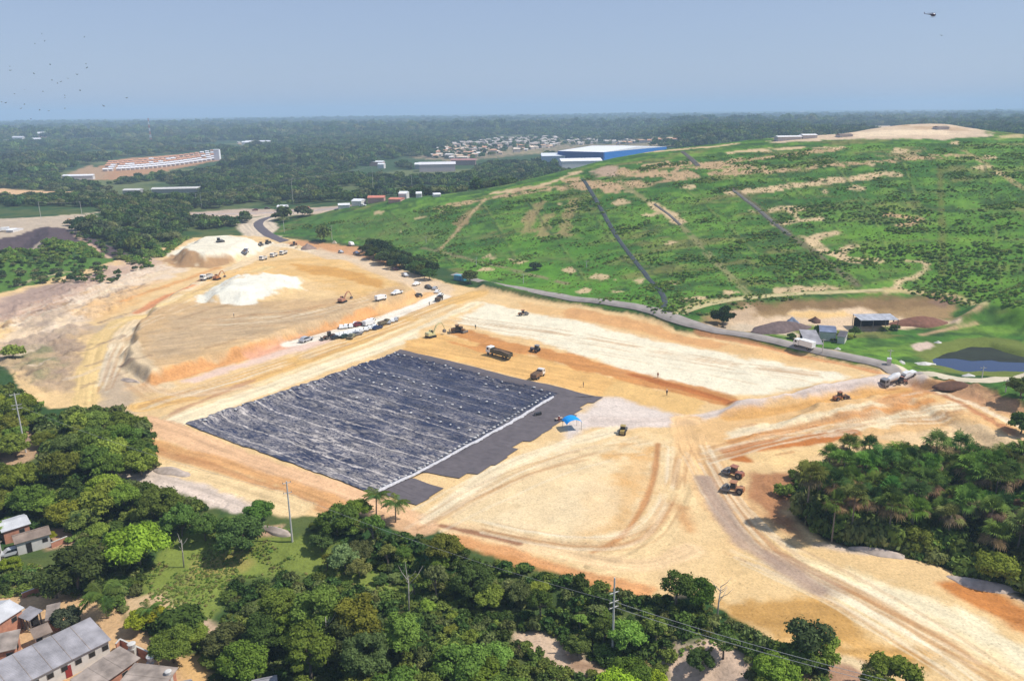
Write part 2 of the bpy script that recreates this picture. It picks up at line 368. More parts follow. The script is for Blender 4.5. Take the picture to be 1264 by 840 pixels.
def gp(L, col, warp=5, amt=.9, mott=.5, soft=3): poly(L, col, soft, warp, amt, mott)
gp([(1000, 300), (1100, 280), (1264, 260), (1264, 380), (1180, 350), (1100, 340)], (110, 156, 44), 15, .6)
gp([(640, 290), (760, 285), (790, 360), (700, 350), (560, 310)], (96, 150, 44), 12, .55)
gp([(560, 325), (640, 320), (720, 345), (800, 360), (820, 385), (720, 368), (600, 345)], (112, 168, 48), 8, .6)
gp([(360, 268), (500, 262), (600, 290), (560, 310), (420, 290)], (104, 138, 62), 10, .6)
# tan bare patches and worn strips
TAN = (226, 196, 150); TAN2 = (206, 172, 130)
def tan(L, w=3, col=TAN, brk=.0, warp=1.6, amt=.95): stroke(L, w, col, 1.2, warp, amt, .3, brk)
tan([(905, 238), (960, 232), (1010, 226), (1060, 220), (1100, 214)], 9, TAN, .25, 5)
tan([(880, 214), (960, 212), (1010, 205), (1100, 198), (1185, 192)], 8, TAN2, .33, 5)
tan([(870, 203), (930, 196), (1000, 187), (1030, 184)], 9, TAN2, .3, 5)
tan([(900, 188), (960, 184), (1035, 182)], 9, TAN, .3, 5)
tan([(800, 188), (850, 184), (905, 178)], 10, TAN, .1, 4)
tan([(540, 257), (600, 245), (680, 233), (760, 226), (830, 222)], 7, TAN2, .36, 4)
tan([(610, 238), (660, 232), (700, 218), (712, 212)], 8, TAN, .1, 4)
tan([(640, 234), (690, 230), (745, 232), (800, 228)], 8, TAN2, .35, 5)
tan([(745, 212), (800, 214), (850, 218)], 16, TAN2, .3, 8)
tan([(800, 204), (860, 204), (920, 208)], 16, TAN2, .4, 8)
tan([(700, 222), (735, 228), (760, 234)], 12, TAN2, .2, 6)
poly([(730, 208), (760, 205), (765, 216), (738, 219)], (196, 168, 140), 2, 5)
poly([(955, 168), (1035, 166), (1072, 157), (1168, 152), (1210, 160), (1230, 168), (1160, 172), (1080, 171), (1000, 174), (955, 176)], (226, 200, 168), 3, 8)
poly([(1060, 160), (1110, 157), (1180, 157), (1205, 162), (1130, 162)], (206, 176, 142), 2, 6, .9)
poly([(1050, 164), (1165, 160), (1175, 166), (1060, 170)], (248, 222, 186), 3, 5)
poly([(1230, 168), (1264, 166), (1264, 170), (1230, 172)], TAN, 2, 5, .7)
poly([(1085, 192), (1140, 184), (1130, 196)], TAN2, 3, 6, .6)
tan([(953, 260), (968, 256), (994, 259)], 5); tan([(975, 258), (985, 270)], 3)
tan([(960, 277), (985, 272), (1013, 270)], 5)
tan([(1032, 287), (1008, 291), (1000, 296), (1012, 308), (1035, 316), (1050, 322), (1082, 321)], 6)
tan([(1035, 316), (1044, 306), (1056, 303)], 4); tan([(988, 292), (1003, 294)], 3)
tan([(1095, 265), (1112, 267), (1130, 270), (1135, 268), (1125, 277), (1112, 278)], 5, (222, 180, 136))
tan([(1120, 322), (1140, 323), (1146, 331), (1130, 342), (1110, 346), (1108, 355), (1092, 362)], 3.2)
tan([(1070, 360), (1100, 357), (1130, 360), (1180, 366)], 4, TAN2, .2)
tan([(840, 384), (870, 372), (930, 366), (1000, 361), (1090, 358), (1150, 360), (1200, 370), (1215, 375)], 3.0, (206, 190, 130), .1, 1)
tan([(540, 310), (560, 290), (575, 272), (583, 262), (598, 247)], 2.2, TAN2, .2, 1)
poly([(560, 275), (575, 262), (582, 258), (578, 275), (566, 285)], (176, 146, 104), 1, 3, .7)
for q in ([(655, 262), (650, 285)], [(700, 262), (695, 290)], [(676, 265), (668, 290)], [(668, 250), (655, 270)], [(710, 246), (704, 262)]): tan(q, 7, (176, 152, 104), .25, 4, .7)
tan([(520, 306), (560, 314), (620, 330), (700, 350)], 2.4, (150, 140, 100), .3, 1)
for a_, b_, r in ((607, 317, 8), (632, 321, 9), (640, 324, 7), (705, 333, 9), (740, 341, 16), (760, 345, 9), (790, 345, 12), (832, 350, 6), (900, 362, 9), (985, 356, 14), (1020, 356, 14), (960, 358, 10), (760, 360, 12), (720, 358, 8), (845, 370, 12), (862, 368, 9), (870, 374, 6), (600, 332, 6),
                  (768, 250, 12), (800, 265, 9), (812, 262, 6), (830, 300, 6), (690, 252, 6), (520, 268, 6), (400, 282, 5), (470, 262, 8), (495, 285, 5), (1075, 203, 9), (1110, 186, 12), (1060, 232, 10), (1020, 238, 8), (1220, 195, 10), (1235, 214, 10), (1212, 206, 12), (1180, 176, 9), (780, 235, 8), (850, 230, 9), (930, 262, 7), (545, 262, 5)):
    poly([(a_ - r, b_ + 1), (a_ - r * .3, b_ - r * .28), (a_ + r, b_ - 1), (a_ + r * .2, b_ + r * .3)], TAN, 1, 4, .9)
tan([(1160, 205), (1162, 260), (1164, 340)], 3, (120, 120, 60), .25, 1.5, .7)
tan([(1190, 186), (1230, 210), (1290, 248)], 3, (196, 170, 120), .3, 1.5, .8)
stroke([(905, 232), (935, 256), (975, 290), (1015, 318), (1060, 352)], 4, (120, 108, 84), 1, 1.5, .8)
tan([(765, 225), (810, 256), (845, 280), (890, 330), (925, 364)], 3.5, (150, 146, 96), .3, 1, .9)
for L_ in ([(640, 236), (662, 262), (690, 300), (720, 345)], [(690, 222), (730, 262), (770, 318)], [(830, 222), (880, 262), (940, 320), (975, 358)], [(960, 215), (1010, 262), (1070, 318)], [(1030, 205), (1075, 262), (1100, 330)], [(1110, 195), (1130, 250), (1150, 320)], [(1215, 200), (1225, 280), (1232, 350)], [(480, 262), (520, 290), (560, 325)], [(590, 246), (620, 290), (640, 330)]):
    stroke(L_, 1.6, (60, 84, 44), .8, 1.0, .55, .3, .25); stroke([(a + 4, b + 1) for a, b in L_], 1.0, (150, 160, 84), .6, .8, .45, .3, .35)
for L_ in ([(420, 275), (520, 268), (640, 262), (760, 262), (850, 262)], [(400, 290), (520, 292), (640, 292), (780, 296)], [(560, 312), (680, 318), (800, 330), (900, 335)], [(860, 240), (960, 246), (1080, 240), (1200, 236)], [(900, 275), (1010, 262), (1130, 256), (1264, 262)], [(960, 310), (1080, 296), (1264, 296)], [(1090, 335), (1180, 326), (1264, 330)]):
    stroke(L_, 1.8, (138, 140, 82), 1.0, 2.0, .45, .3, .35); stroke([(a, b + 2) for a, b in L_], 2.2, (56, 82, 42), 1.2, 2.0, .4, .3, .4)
tan([(806, 252), (822, 260), (838, 274)], 7, TAN, 0, 2)
# borrow yard inside the loop road
poly([(868, 396), (880, 384), (940, 376), (1060, 371), (1165, 368), (1185, 378), (1172, 392), (1110, 400), (1000, 402), (900, 408), (862, 404)], (172, 142, 98), 2, 4)
poly([(893, 374), (1000, 368), (1160, 364), (1170, 374), (1060, 384), (940, 386)], (140, 112, 76), 2, 4, .8, .4)
poly([(895, 385), (925, 380), (935, 398), (905, 402)], (214, 184, 148), 2, 4)
poly([(960, 390), (1010, 383), (1060, 380), (1090, 388), (1130, 392), (1180, 395), (1150, 400), (1080, 408), (960, 402), (880, 410), (900, 400)], (236, 206, 168), 2, 4)
poly([(975, 388), (1040, 383), (1055, 390), (1000, 396)], (248, 206, 140), 1.5, 3)
poly([(866, 402), (920, 408), (1000, 420), (1000, 412), (920, 400)], (226, 204, 172), 1.5, 3)
poly([(1150, 372), (1180, 366), (1195, 374), (1165, 380)], (150, 120, 96), 1.5, 3)
poly([(1010, 434), (1030, 432), (1090, 448), (1080, 452)], (230, 200, 160), 1, 2)
# shore of the pond
poly([(1128, 432), (1150, 424), (1195, 417), (1230, 416), (1300, 432), (1430, 446), (1430, 480), (1264, 466), (1190, 462), (1145, 452)], (120, 132, 62), 1.5, 3)
poly([(1122, 426), (1145, 420), (1152, 427), (1135, 433)], (226, 200, 178), 1, 2)
for q in ([(1155, 396), (1200, 385), (1210, 378)], [(1138, 413), (1170, 405), (1205, 399)]): tan(q, 1.8, TAN2, .2, .8)
# --- the earthworks
EARTH = [(-60, 378), (0, 362), (60, 346), (130, 326), (200, 306), (240, 293), (300, 290), (345, 293), (420, 306), (455, 319), (500, 335), (560, 350), (600, 354), (700, 374), (830, 403), (1000, 440), (1050, 449), (1110, 460), (1160, 468), (1264, 508), (1400, 560),
         (1400, 800), (1330, 860), (1060, 860), (1010, 850), (960, 800), (880, 745), (780, 735), (700, 705), (560, 668), (520, 640), (440, 622), (400, 640), (300, 625), (220, 602), (140, 590), (130, 560), (170, 520), (120, 500), (60, 505), (30, 490), (10, 452), (-60, 420)]
EW = UP(EARTH)
poly(EARTH, SAND, .8, 2.0)
P_ = lambda *a, **k: poly(*a, **k)
P_([(-60, 380), (0, 366), (90, 345), (190, 312), (210, 330), (120, 352), (60, 390), (0, 400), (-60, 410)], (214, 182, 156), 4, 7)
P_([(0, 370), (50, 352), (120, 340), (100, 352), (40, 375), (0, 392)], (178, 152, 136), 3, 7, .8)
P_([(0, 400), (60, 380), (130, 345), (200, 325), (240, 330), (150, 370), (60, 430), (0, 440)], (244, 220, 190), 3, 8, .9, .3)
P_([(0, 425), (80, 405), (110, 400), (104, 440), (96, 480), (60, 485), (20, 460), (0, 445)], (176, 152, 130), 3, 6, .9, .3)
P_([(10, 432), (60, 425), (70, 462), (40, 470)], (128, 140, 84), 3, 8, .6, .7)
P_([(20, 400), (50, 380), (95, 372), (70, 392), (30, 410)], (170, 148, 128), 2, 6, .8, .5)
P_([(90, 380), (140, 360), (200, 345), (170, 372), (120, 395)], (236, 188, 124), 4, 8, .8, .3)
P_([(125, 400), (150, 390), (145, 430), (170, 470), (165, 510), (120, 500), (112, 450)], (200, 178, 150), 3, 4, .9)
P_([(150, 400), (240, 372), (420, 368), (520, 350), (500, 372), (300, 436), (182, 472), (150, 446)], (216, 180, 132), 4, 8, .95, .0, dirn=25)
P_([(150, 445), (160, 432), (185, 470), (176, 480)], (150, 116, 88), 1, 2)
P_([(240, 375), (380, 385), (470, 372), (400, 396), (300, 420), (200, 440), (170, 430)], (206, 178, 140), 5, 10, .8, .2, dirn=25)
P_([(245, 355), (300, 325), (400, 315), (470, 335), (500, 352), (440, 368), (380, 345), (300, 342)], (242, 196, 124), 4, 7, .9, .3, dirn=20)
P_([(360, 326), (420, 330), (470, 345), (480, 360), (430, 345), (370, 335)], (222, 166, 88), 2, 4, .9)
P_([(242, 372), (258, 352), (300, 341), (345, 338), (378, 348), (372, 356), (345, 362), (320, 372), (300, 376), (275, 374)], (254, 248, 226), 1.5, 5)
P_([(205, 315), (240, 297), (300, 293), (345, 296), (330, 306), (312, 314), (290, 321), (250, 320), (215, 318)], (253, 242, 214), 2, 3)
P_([(200, 322), (212, 314), (250, 318), (290, 320), (300, 322), (260, 331), (215, 330)], (196, 156, 112), 1.5, 3)  # brown face of the mound, its shade painted in with the soil
P_([(370, 296), (440, 304), (500, 330), (470, 325), (400, 312), (345, 302)], (222, 166, 116), 2, 3)
# haul road curves, upper left
stroke([(345, 302), (300, 325), (240, 350), (180, 382), (150, 405), (148, 432), (170, 460), (200, 478)], 9, (240, 214, 172), 1, 2, .8)
stroke([(330, 330), (255, 355), (190, 382), (150, 392), (120, 420), (110, 460), (105, 500)], 7, (238, 204, 140), .8, 1.2)
stroke([(250, 345), (210, 362), (165, 388), (178, 382), (240, 352)], 3.5, (224, 148, 98), 1, 1.2, .9)
stroke([(270, 330), (220, 348), (150, 372)], 4, (228, 160, 92), 1.5, 2, .7)
stroke([(345, 302), (400, 312), (460, 330), (500, 345), (530, 358), (525, 372)], 8, (246, 226, 192), 1, 2, .9)
P_([(395, 306), (440, 316), (560, 352), (560, 366), (530, 370), (500, 352), (440, 328), (380, 312)], (232, 204, 168), 2, 2, .8)
# cut bank and long road towards the junction
stroke([(182, 474), (240, 458), (300, 441), (370, 417), (430, 398), (470, 386)], 5, (228, 168, 108), .8, 1.5)
stroke([(470, 386), (500, 376), (530, 362)], 5, (238, 190, 130), 1, 1.5)
P_([(225, 470), (300, 446), (380, 418), (440, 396), (470, 392), (470, 400), (400, 424), (320, 448), (240, 472)], (246, 214, 190), 1.5, 3)
P_([(300, 436), (372, 414), (380, 422), (310, 444)], (240, 180, 148), 1.5, 2, .8)
stroke([(360, 424), (420, 410), (500, 385), (545, 366)], 8, (252, 240, 218), .8, 1)
stroke([(180, 500), (260, 482), (360, 448), (460, 414), (540, 378), (590, 362)], 10, (236, 190, 118), 1, 1)
stroke([(190, 520), (280, 488), (380, 452), (470, 418), (560, 376)], 3, (250, 222, 170), .8, .7)
stroke([(215, 520), (300, 490), (390, 457), (470, 430), (520, 408), (590, 375)], 8, (252, 232, 190), .8, 1.2)
stroke([(170, 478), (230, 488), (300, 478)], 6, (232, 196, 150), 1.5, 2.5)
stroke([(165, 545), (200, 515), (290, 478), (310, 470)], 2.0, (196, 146, 110), .8, 1.5, .7)
# bench below the liner
stroke([(175, 520), (230, 540), (330, 580), (440, 616), (520, 648)], 8, (238, 192, 146), .8, 1.2)
stroke([(180, 545), (260, 566), (340, 592), (420, 622)], 4, (226, 170, 110), .8, 1, .9)
stroke([(185, 553), (260, 574), (330, 600), (400, 628)], 3, (208, 150, 98), .8, .7, .8)
stroke([(200, 580), (280, 600), (360, 628)], 8, (244, 212, 158), 1, 1.5)
stroke([(145, 578), (200, 592), (250, 608), (300, 628)], 5, (226, 206, 186), 1.2, 2)
# the large pad above the liner
P_([(520, 408), (600, 372), (700, 385), (830, 412), (960, 440), (1085, 462), (1060, 470), (900, 500), (800, 505), (720, 488), (500, 434)], (246, 206, 146), 1.5, 3)
P_([(560, 395), (600, 374), (700, 392), (800, 414), (920, 440), (1060, 464), (1000, 476), (930, 486), (840, 480), (760, 455), (680, 425), (600, 408)], (252, 240, 208), 2, 4)
P_([(640, 372), (760, 388), (900, 424), (1010, 444), (980, 448), (860, 430), (740, 402), (650, 385)], (238, 192, 130), 1.5, 4, .8)
P_([(700, 380), (820, 405), (900, 424), (880, 430), (800, 412), (700, 392)], (230, 172, 112), 1.5, 3, .8)
stroke([(860, 408), (960, 432), (1085, 460)], 2.5, (226, 160, 106), .8, .8, .9)
P_([(500, 420), (540, 412), (610, 425), (700, 450), (800, 478), (860, 500), (840, 510), (740, 490), (600, 455), (500, 432)], (240, 190, 118), 1, 2, 1, dirn=-30)
P_([(556, 412), (580, 406), (640, 424), (720, 440), (790, 462), (870, 478), (930, 492), (900, 500), (820, 482), (740, 462), (660, 440), (600, 430)], (214, 148, 84), 1.2, 2.5, .95, dirn=-30)
P_([(550, 420), (590, 428), (640, 440), (600, 436)], (226, 160, 92), 1, 2)
stroke([(780, 462), (850, 480), (900, 496), (930, 500)], 4, (192, 118, 62), 1, 1)
P_([(760, 470), (820, 482), (872, 496), (850, 512), (780, 502), (740, 490)], (240, 196, 126), 1, 2)
P_([(745, 490), (770, 492), (850, 515), (830, 522), (790, 520), (735, 525), (700, 545), (690, 530), (715, 508)], (234, 220, 208), 2, 3, .9)
# grey haul road to the right
stroke([(735, 520), (800, 522), (860, 518), (930, 500), (1000, 486), (1080, 473), (1130, 464)], 7, (226, 208, 192), .8, .8)
stroke([(930, 500), (1000, 486), (1080, 473)], 3, (208, 190, 178), .8, .5, .8)
# lower pad
P_([(530, 625), (600, 580), (690, 548), (760, 535), (840, 545), (820, 610), (780, 672), (700, 680), (600, 655)], (247, 218, 168), 3, 6)
P_([(760, 560), (815, 545), (812, 600), (770, 655), (720, 655), (740, 600)], (232, 178, 108), 3, 8, .8, .4)
P_([(600, 640), (700, 600), (760, 590), (740, 640), (690, 662)], (250, 224, 178), 3, 7, .8, .3)
P_([(840, 545), (880, 600), (900, 660), (880, 740), (720, 700), (790, 680), (820, 620)], (243, 208, 152), 3, 5)
stroke([(530, 640), (600, 585), (690, 550), (760, 530)], 4, (252, 232, 192), 1, 1.5, .8)
stroke([(812, 548), (808, 590), (790, 635), (762, 668), (730, 682)], 1.3, (204, 146, 92), .5, .5, .9)
stroke([(845, 545), (850, 600), (825, 650), (780, 690), (730, 700)], 7, (240, 208, 154), 1, 1.2, .9, .5)
stroke([(560, 650), (640, 668), (720, 690), (800, 700), (850, 680)], 5, (244, 208, 158), 1, 1, .9, .4)
stroke([(545, 648), (600, 660), (640, 670)], 1.6, (176, 130, 96), .5, .6)
stroke([(560, 665), (650, 690), (740, 716), (790, 728)], 4, (228, 158, 100), 1, 1.5, .8)
stroke([(850, 520), (860, 560), (880, 600), (930, 660), (1000, 720)], 10, (240, 196, 138), 1.5, 2, .9, .5)
stroke([(868, 590), (885, 620), (910, 660), (950, 690), (1010, 728)], 4, (190, 164, 140), 1.2, 1.2, .8)
stroke([(960, 695), (1000, 715), (1015, 728)], 6, (176, 150, 128), 1.5, 2, .6)
P_([(830, 620), (850, 625), (852, 655), (838, 640)], (214, 160, 104), 1.5, 2, .8)
# right terraces
P_([(850, 530), (900, 505), (1000, 490), (1130, 470), (1264, 512), (1400, 560), (1400, 640), (1264, 560), (1060, 545), (900, 560)], (238, 194, 134), 2, 4)
stroke([(900, 515), (1000, 500), (1090, 482), (1150, 476)], 5, (226, 170, 96), 1, 1.2, .8)
stroke([(905, 535), (960, 525), (1040, 508), (1120, 492)], 5, (250, 230, 188), 1, 2, .9)
stroke([(905, 545), (1000, 524), (1080, 506), (1150, 494)], 3, (224, 158, 92), 1, 1, .9)
stroke([(1000, 540), (1060, 526), (1120, 512), (1180, 500)], 6, (250, 228, 184), 1, 2.5, .9)
P_([(1080, 496), (1120, 482), (1150, 484), (1110, 500)], (222, 156, 92), 1, 2, .8)
P_([(880, 552), (930, 545), (1000, 535), (1056, 530), (1064, 538), (1000, 550), (920, 560), (935, 572), (900, 570)], (204, 128, 66), .8, 1.8)
P_([(920, 562), (1000, 552), (1060, 545), (1000, 566), (960, 582)], (248, 210, 148), 1.5, 3)
P_([(925, 582), (975, 580), (985, 600), (975, 640), (985, 665), (940, 640), (925, 615)], (180, 124, 84), 2, 3, .9)
P_([(1120, 470), (1180, 470), (1264, 505), (1264, 518), (1200, 495), (1140, 482)], (196, 146, 108), 1, 2.5, .8, .3)
stroke([(1150, 482), (1210, 502), (1264, 528)], 2.6, (248, 220, 180), .6, .6)
stroke([(1165, 488), (1215, 512), (1264, 545)], 2.2, (206, 138, 92), .8, 1, .8)
P_([(1080, 540), (1180, 520), (1264, 540), (1264, 560), (1140, 548)], (244, 212, 164), 2, 4, .8)
# lower right
P_([(930, 640), (1000, 680), (1120, 705), (1264, 790), (1264, 850), (1060, 850), (960, 790), (880, 740), (890, 690)], (240, 204, 146), 3, 4)
P_([(880, 738), (960, 735), (1050, 740), (1075, 760), (1080, 790), (1150, 806), (1100, 820), (1000, 800), (900, 770)], (214, 166, 96), 2, 4, 1, dirn=0)
stroke([(1000, 705), (1080, 740), (1180, 780), (1300, 830)], 10, (250, 226, 176), 2, 3)
stroke([(1090, 730), (1160, 752), (1264, 810)], 6, (252, 236, 196), 1.5, 2, .9)
P_([(1160, 720), (1190, 716), (1264, 745), (1340, 780), (1340, 830), (1264, 780), (1200, 748)], (216, 142, 76), 1.2, 1.8, 1, dirn=-25)
P_([(1020, 815), (1060, 818), (1080, 860), (1010, 850)], (190, 150, 120), 1.5, 3)
stroke([(1000, 808), (1060, 815), (1090, 845)], 2.5, (250, 222, 172), .8, 1)
P_([(1010, 672), (1050, 682), (1120, 690), (1170, 700), (1235, 725), (1264, 745), (1264, 735), (1180, 700), (1080, 676)], (206, 190, 178), 1.2, 2, .8, .3)
# tyre tracks fanned over the pads
rg = random.Random(3)
for base, n, j in (([(530, 640), (600, 600), (700, 560), (780, 545)], 7, 26), ([(600, 650), (700, 672), (790, 668), (830, 620), (838, 560)], 8, 16), ([(860, 560), (900, 630), (960, 690), (1060, 740), (1200, 810)], 12, 26),
                   ([(560, 400), (700, 420), (860, 450), (1000, 468)], 9, 18), ([(180, 500), (320, 460), (460, 410), (560, 372)], 10, 12), ([(880, 560), (980, 535), (1080, 515), (1180, 505)], 10, 20),
                   ([(160, 470), (200, 500), (300, 480)], 4, 12), ([(130, 480), (150, 420), (200, 385), (300, 335)], 7, 10), ([(0, 400), (80, 370), (180, 330), (240, 310)], 6, 14), ([(930, 680), (1040, 730), (1140, 790), (1230, 850)], 10, 30), ([(260, 400), (350, 395), (440, 372)], 6, 16)):
    for _ in range(int(n * 1.8)):
        dx, dy = rg.uniform(-j, j), rg.uniform(-j, j) * .55
        dark = rg.random() < .55
        stroke([(x + dx + rg.uniform(-6, 6), y + dy + rg.uniform(-2, 2)) for x, y in base], rg.uniform(.5, 1.3), (196, 148, 100) if dark else (254, 240, 206), .25, .2, rg.uniform(.2, .45), .3, .3)
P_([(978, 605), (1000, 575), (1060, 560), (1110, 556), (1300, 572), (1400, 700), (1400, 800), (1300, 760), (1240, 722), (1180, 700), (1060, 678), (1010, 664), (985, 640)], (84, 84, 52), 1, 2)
stroke([(868, 590), (885, 620), (910, 660), (950, 690), (1010, 728)], 3.6, (188, 160, 138), 1.0, .8, .8)
stroke([(960, 692), (1000, 712), (1018, 726)], 6, (180, 152, 132), 1.5, 1.5, .55)
# gullies and scraped streaks of the eroded bank at the far left
for i in range(46):
    x_, y_ = rg.uniform(-10, 150), rg.uniform(345, 480); l_ = rg.uniform(12, 45)
    stroke([(x_, y_), (x_ + l_ * .5, y_ - l_ * .16 + rg.uniform(-3, 3)), (x_ + l_, y_ - l_ * .36)], rg.uniform(.6, 2.2), rg.choice([(150, 124, 104), (168, 142, 120), (236, 212, 180), (132, 108, 92)]), .4, .9, rg.uniform(.4, .8), .3, .35)
for i in range(30):
    x_, y_ = rg.uniform(180, 470), rg.uniform(372, 430); l_ = rg.uniform(30, 90)
    stroke([(x_, y_), (x_ + l_, y_ - l_ * .30)], rg.uniform(.5, 1.3), rg.choice([(186, 148, 106), (240, 208, 160), (170, 136, 100)]), .4, .5, rg.uniform(.3, .55), .3, .3)
for i in range(34):
    x_ = rg.uniform(890, 1180); y_ = 560 - (x_ - 890) * .24 + rg.uniform(-32, 18); l_ = rg.uniform(15, 60)
    stroke([(x_, y_), (x_ + l_, y_ - l_ * .20)], rg.uniform(.4, 1.1), rg.choice([(190, 128, 76), (252, 232, 196), (206, 150, 96)]), .3, .6, rg.uniform(.4, .75), .3, .35)
# --- foreground clearings and tracks
poly([(200, 660), (260, 640), (330, 650), (420, 680), (500, 730), (470, 730), (360, 700), (290, 710), (260, 760), (200, 770), (180, 720)], (138, 152, 70), 2, 5, .95)
poly([(230, 690), (300, 680), (290, 700), (240, 712)], (176, 156, 92), 2, 4, .7)
poly([(150, 738), (200, 735), (215, 748), (190, 765), (160, 762)], (222, 190, 146), 1, 2.5)
poly([(240, 765), (275, 770), (268, 790), (242, 785)], (214, 184, 152), 1, 2)
poly([(320, 650), (350, 648), (345, 660), (318, 662)], (206, 170, 138), .8, 1.5)
poly([(30, 700), (66, 698), (68, 712), (45, 716)], (230, 200, 160), .8, 1.5)
poly([(0, 690), (60, 700), (70, 740), (20, 735), (0, 738)], (78, 122, 48), 1, 2, .7)
poly([(-40, 740), (60, 730), (130, 745), (200, 790), (250, 815), (270, 860), (-40, 900)], (226, 186, 138), 1.2, 2.5)
poly([(210, 812), (250, 806), (270, 840), (230, 850)], (232, 188, 126), 1, 1.5)
poly([(630, 780), (660, 782), (700, 790), (735, 815), (730, 835), (690, 830), (650, 800)], (226, 196, 164), 1, 2.2)
poly([(690, 800), (740, 820), (735, 832), (700, 826)], (170, 134, 104), 1, 2, .8)
poly([(740, 825), (790, 830), (800, 860), (740, 860)], (230, 196, 150), 1, 2)
poly([(830, 790), (880, 785), (920, 805), (925, 850), (820, 850)], (226, 196, 168), 1, 2.2)
poly([(60, 650), (90, 645), (98, 670), (60, 678), (40, 672)], (208, 168, 136), 1, 2)
poly([(95, 645), (125, 640), (125, 656), (100, 660)], (166, 130, 96), 1, 2)
poly([(0, 545), (30, 530), (60, 540), (55, 560), (10, 590), (0, 590)], (214, 176, 138), 1, 2.5, .9)
stroke([(0, 552), (30, 545), (60, 530), (90, 512), (120, 505)], 4, (180, 152, 130), .8, 1)
C = np.clip(C * (1 + (fbm(X / .7, Y / .7, 99, 2) - .5) * .12)[:, None], .004, .9)
# ------------------------------------------------------------------ ground meshes
def groundmat():
    m = bpy.data.materials.new('soil_and_grass'); m.use_nodes = True; nt = m.node_tree; N = nt.nodes; L = nt.links; b = N['Principled BSDF']
    b.inputs['Roughness'].default_value = .95; b.inputs['Specular IOR Level'].default_value = .12
    at = N.new('ShaderNodeAttribute'); at.attribute_name = 'Col'; tc = N.new('ShaderNodeTexCoord')
    mx = N.new('ShaderNodeMix'); mx.data_type = 'RGBA'; mx.blend_type = 'MULTIPLY'; mx.inputs['Factor'].default_value = 1
    def nz(sc, lo, hi, det=4):
        n = N.new('ShaderNodeTexNoise'); n.inputs['Scale'].default_value = sc; n.inputs['Detail'].default_value = det; L.new(tc.outputs['Object'], n.inputs['Vector'])
        r = N.new('ShaderNodeMapRange'); r.inputs['From Min'].default_value = .3; r.inputs['From Max'].default_value = .7; r.inputs['To Min'].default_value = lo; r.inputs['To Max'].default_value = hi
        L.new(n.outputs['Fac'], r.inputs['Value']); return n, r
    n_, r_ = nz(2.2, .86, 1.14); n2_, r2_ = nz(.12, .92, 1.08)
    mm = N.new('ShaderNodeMath'); mm.operation = 'MULTIPLY'; L.new(r_.outputs[0], mm.inputs[0]); L.new(r2_.outputs[0], mm.inputs[1])
    n3_, r3_ = nz(1.7, 1, 1, 2); r3_.inputs['From Min'].default_value = .62; r3_.inputs['From Max'].default_value = .68; r3_.inputs['To Max'].default_value = .78
    n4_, r4_ = nz(.55, 1, 1, 5); r4_.inputs['From Min'].default_value = .60; r4_.inputs['From Max'].default_value = .66; r4_.inputs['To Max'].default_value = .90
    m3 = N.new('ShaderNodeMath'); m3.operation = 'MULTIPLY'; m4 = N.new('ShaderNodeMath'); m4.operation = 'MULTIPLY'
    L.new(mm.outputs[0], m3.inputs[0]); L.new(r3_.outputs[0], m3.inputs[1]); L.new(m3.outputs[0], m4.inputs[0]); L.new(r4_.outputs[0], m4.inputs[1]); mm = m4
    L.new(at.outputs['Color'], mx.inputs['A']); L.new(mm.outputs[0], mx.inputs['B']); L.new(mx.outputs['Result'], b.inputs['Base Color'])
    bp = N.new('ShaderNodeBump'); bp.inputs['Strength'].default_value = .45; bp.inputs['Distance'].default_value = .2; L.new(n_.outputs['Fac'], bp.inputs['Height']); L.new(bp.outputs['Normal'], b.inputs['Normal'])
    return m
GM = groundmat()
def gridpart(name, mask, label=None):
    idx = np.arange(NR * NC).reshape(NR, NC)
    Q = np.stack([idx[:-1, :-1], idx[:-1, 1:], idx[1:, 1:], idx[1:, :-1]], -1).reshape(-1, 4)[:, ::-1]
    Q = Q[mask]; us, inv = np.unique(Q, return_inverse=True)
    me = fastmesh(name, np.stack([X, Y, GZ.ravel()], 1)[us], inv.reshape(-1, 4)); smooth(me)
    ca = me.color_attributes.new('Col', 'FLOAT_COLOR', 'POINT')
    ca.data.foreach_set('color', np.concatenate([C[us], np.ones((len(us), 1))], 1).astype(np.float32).ravel())
    me.materials.append(GM); o = bpy.data.objects.new(name, me); COL.objects.link(o); o['kind'] = 'structure'; return o
fx = (X.reshape(NR, NC)[:-1, :-1] + X.reshape(NR, NC)[1:, 1:]).ravel() / 2; fy = (Y.reshape(NR, NC)[:-1, :-1] + Y.reshape(NR, NC)[1:, 1:]).ravel() / 2
inh = sdpoly(fx, fy, HILLW) > 0; ine = (sdpoly(fx, fy, EW) > 0) & ~inh; far = (np.hypot(fx, fy) > 1150) & ~inh & ~ine
gridpart('ground', ~inh & ~ine & ~far); gridpart('landfill_hill', inh); gridpart('bare_earth', ine); gridpart('distant_terrain', far)
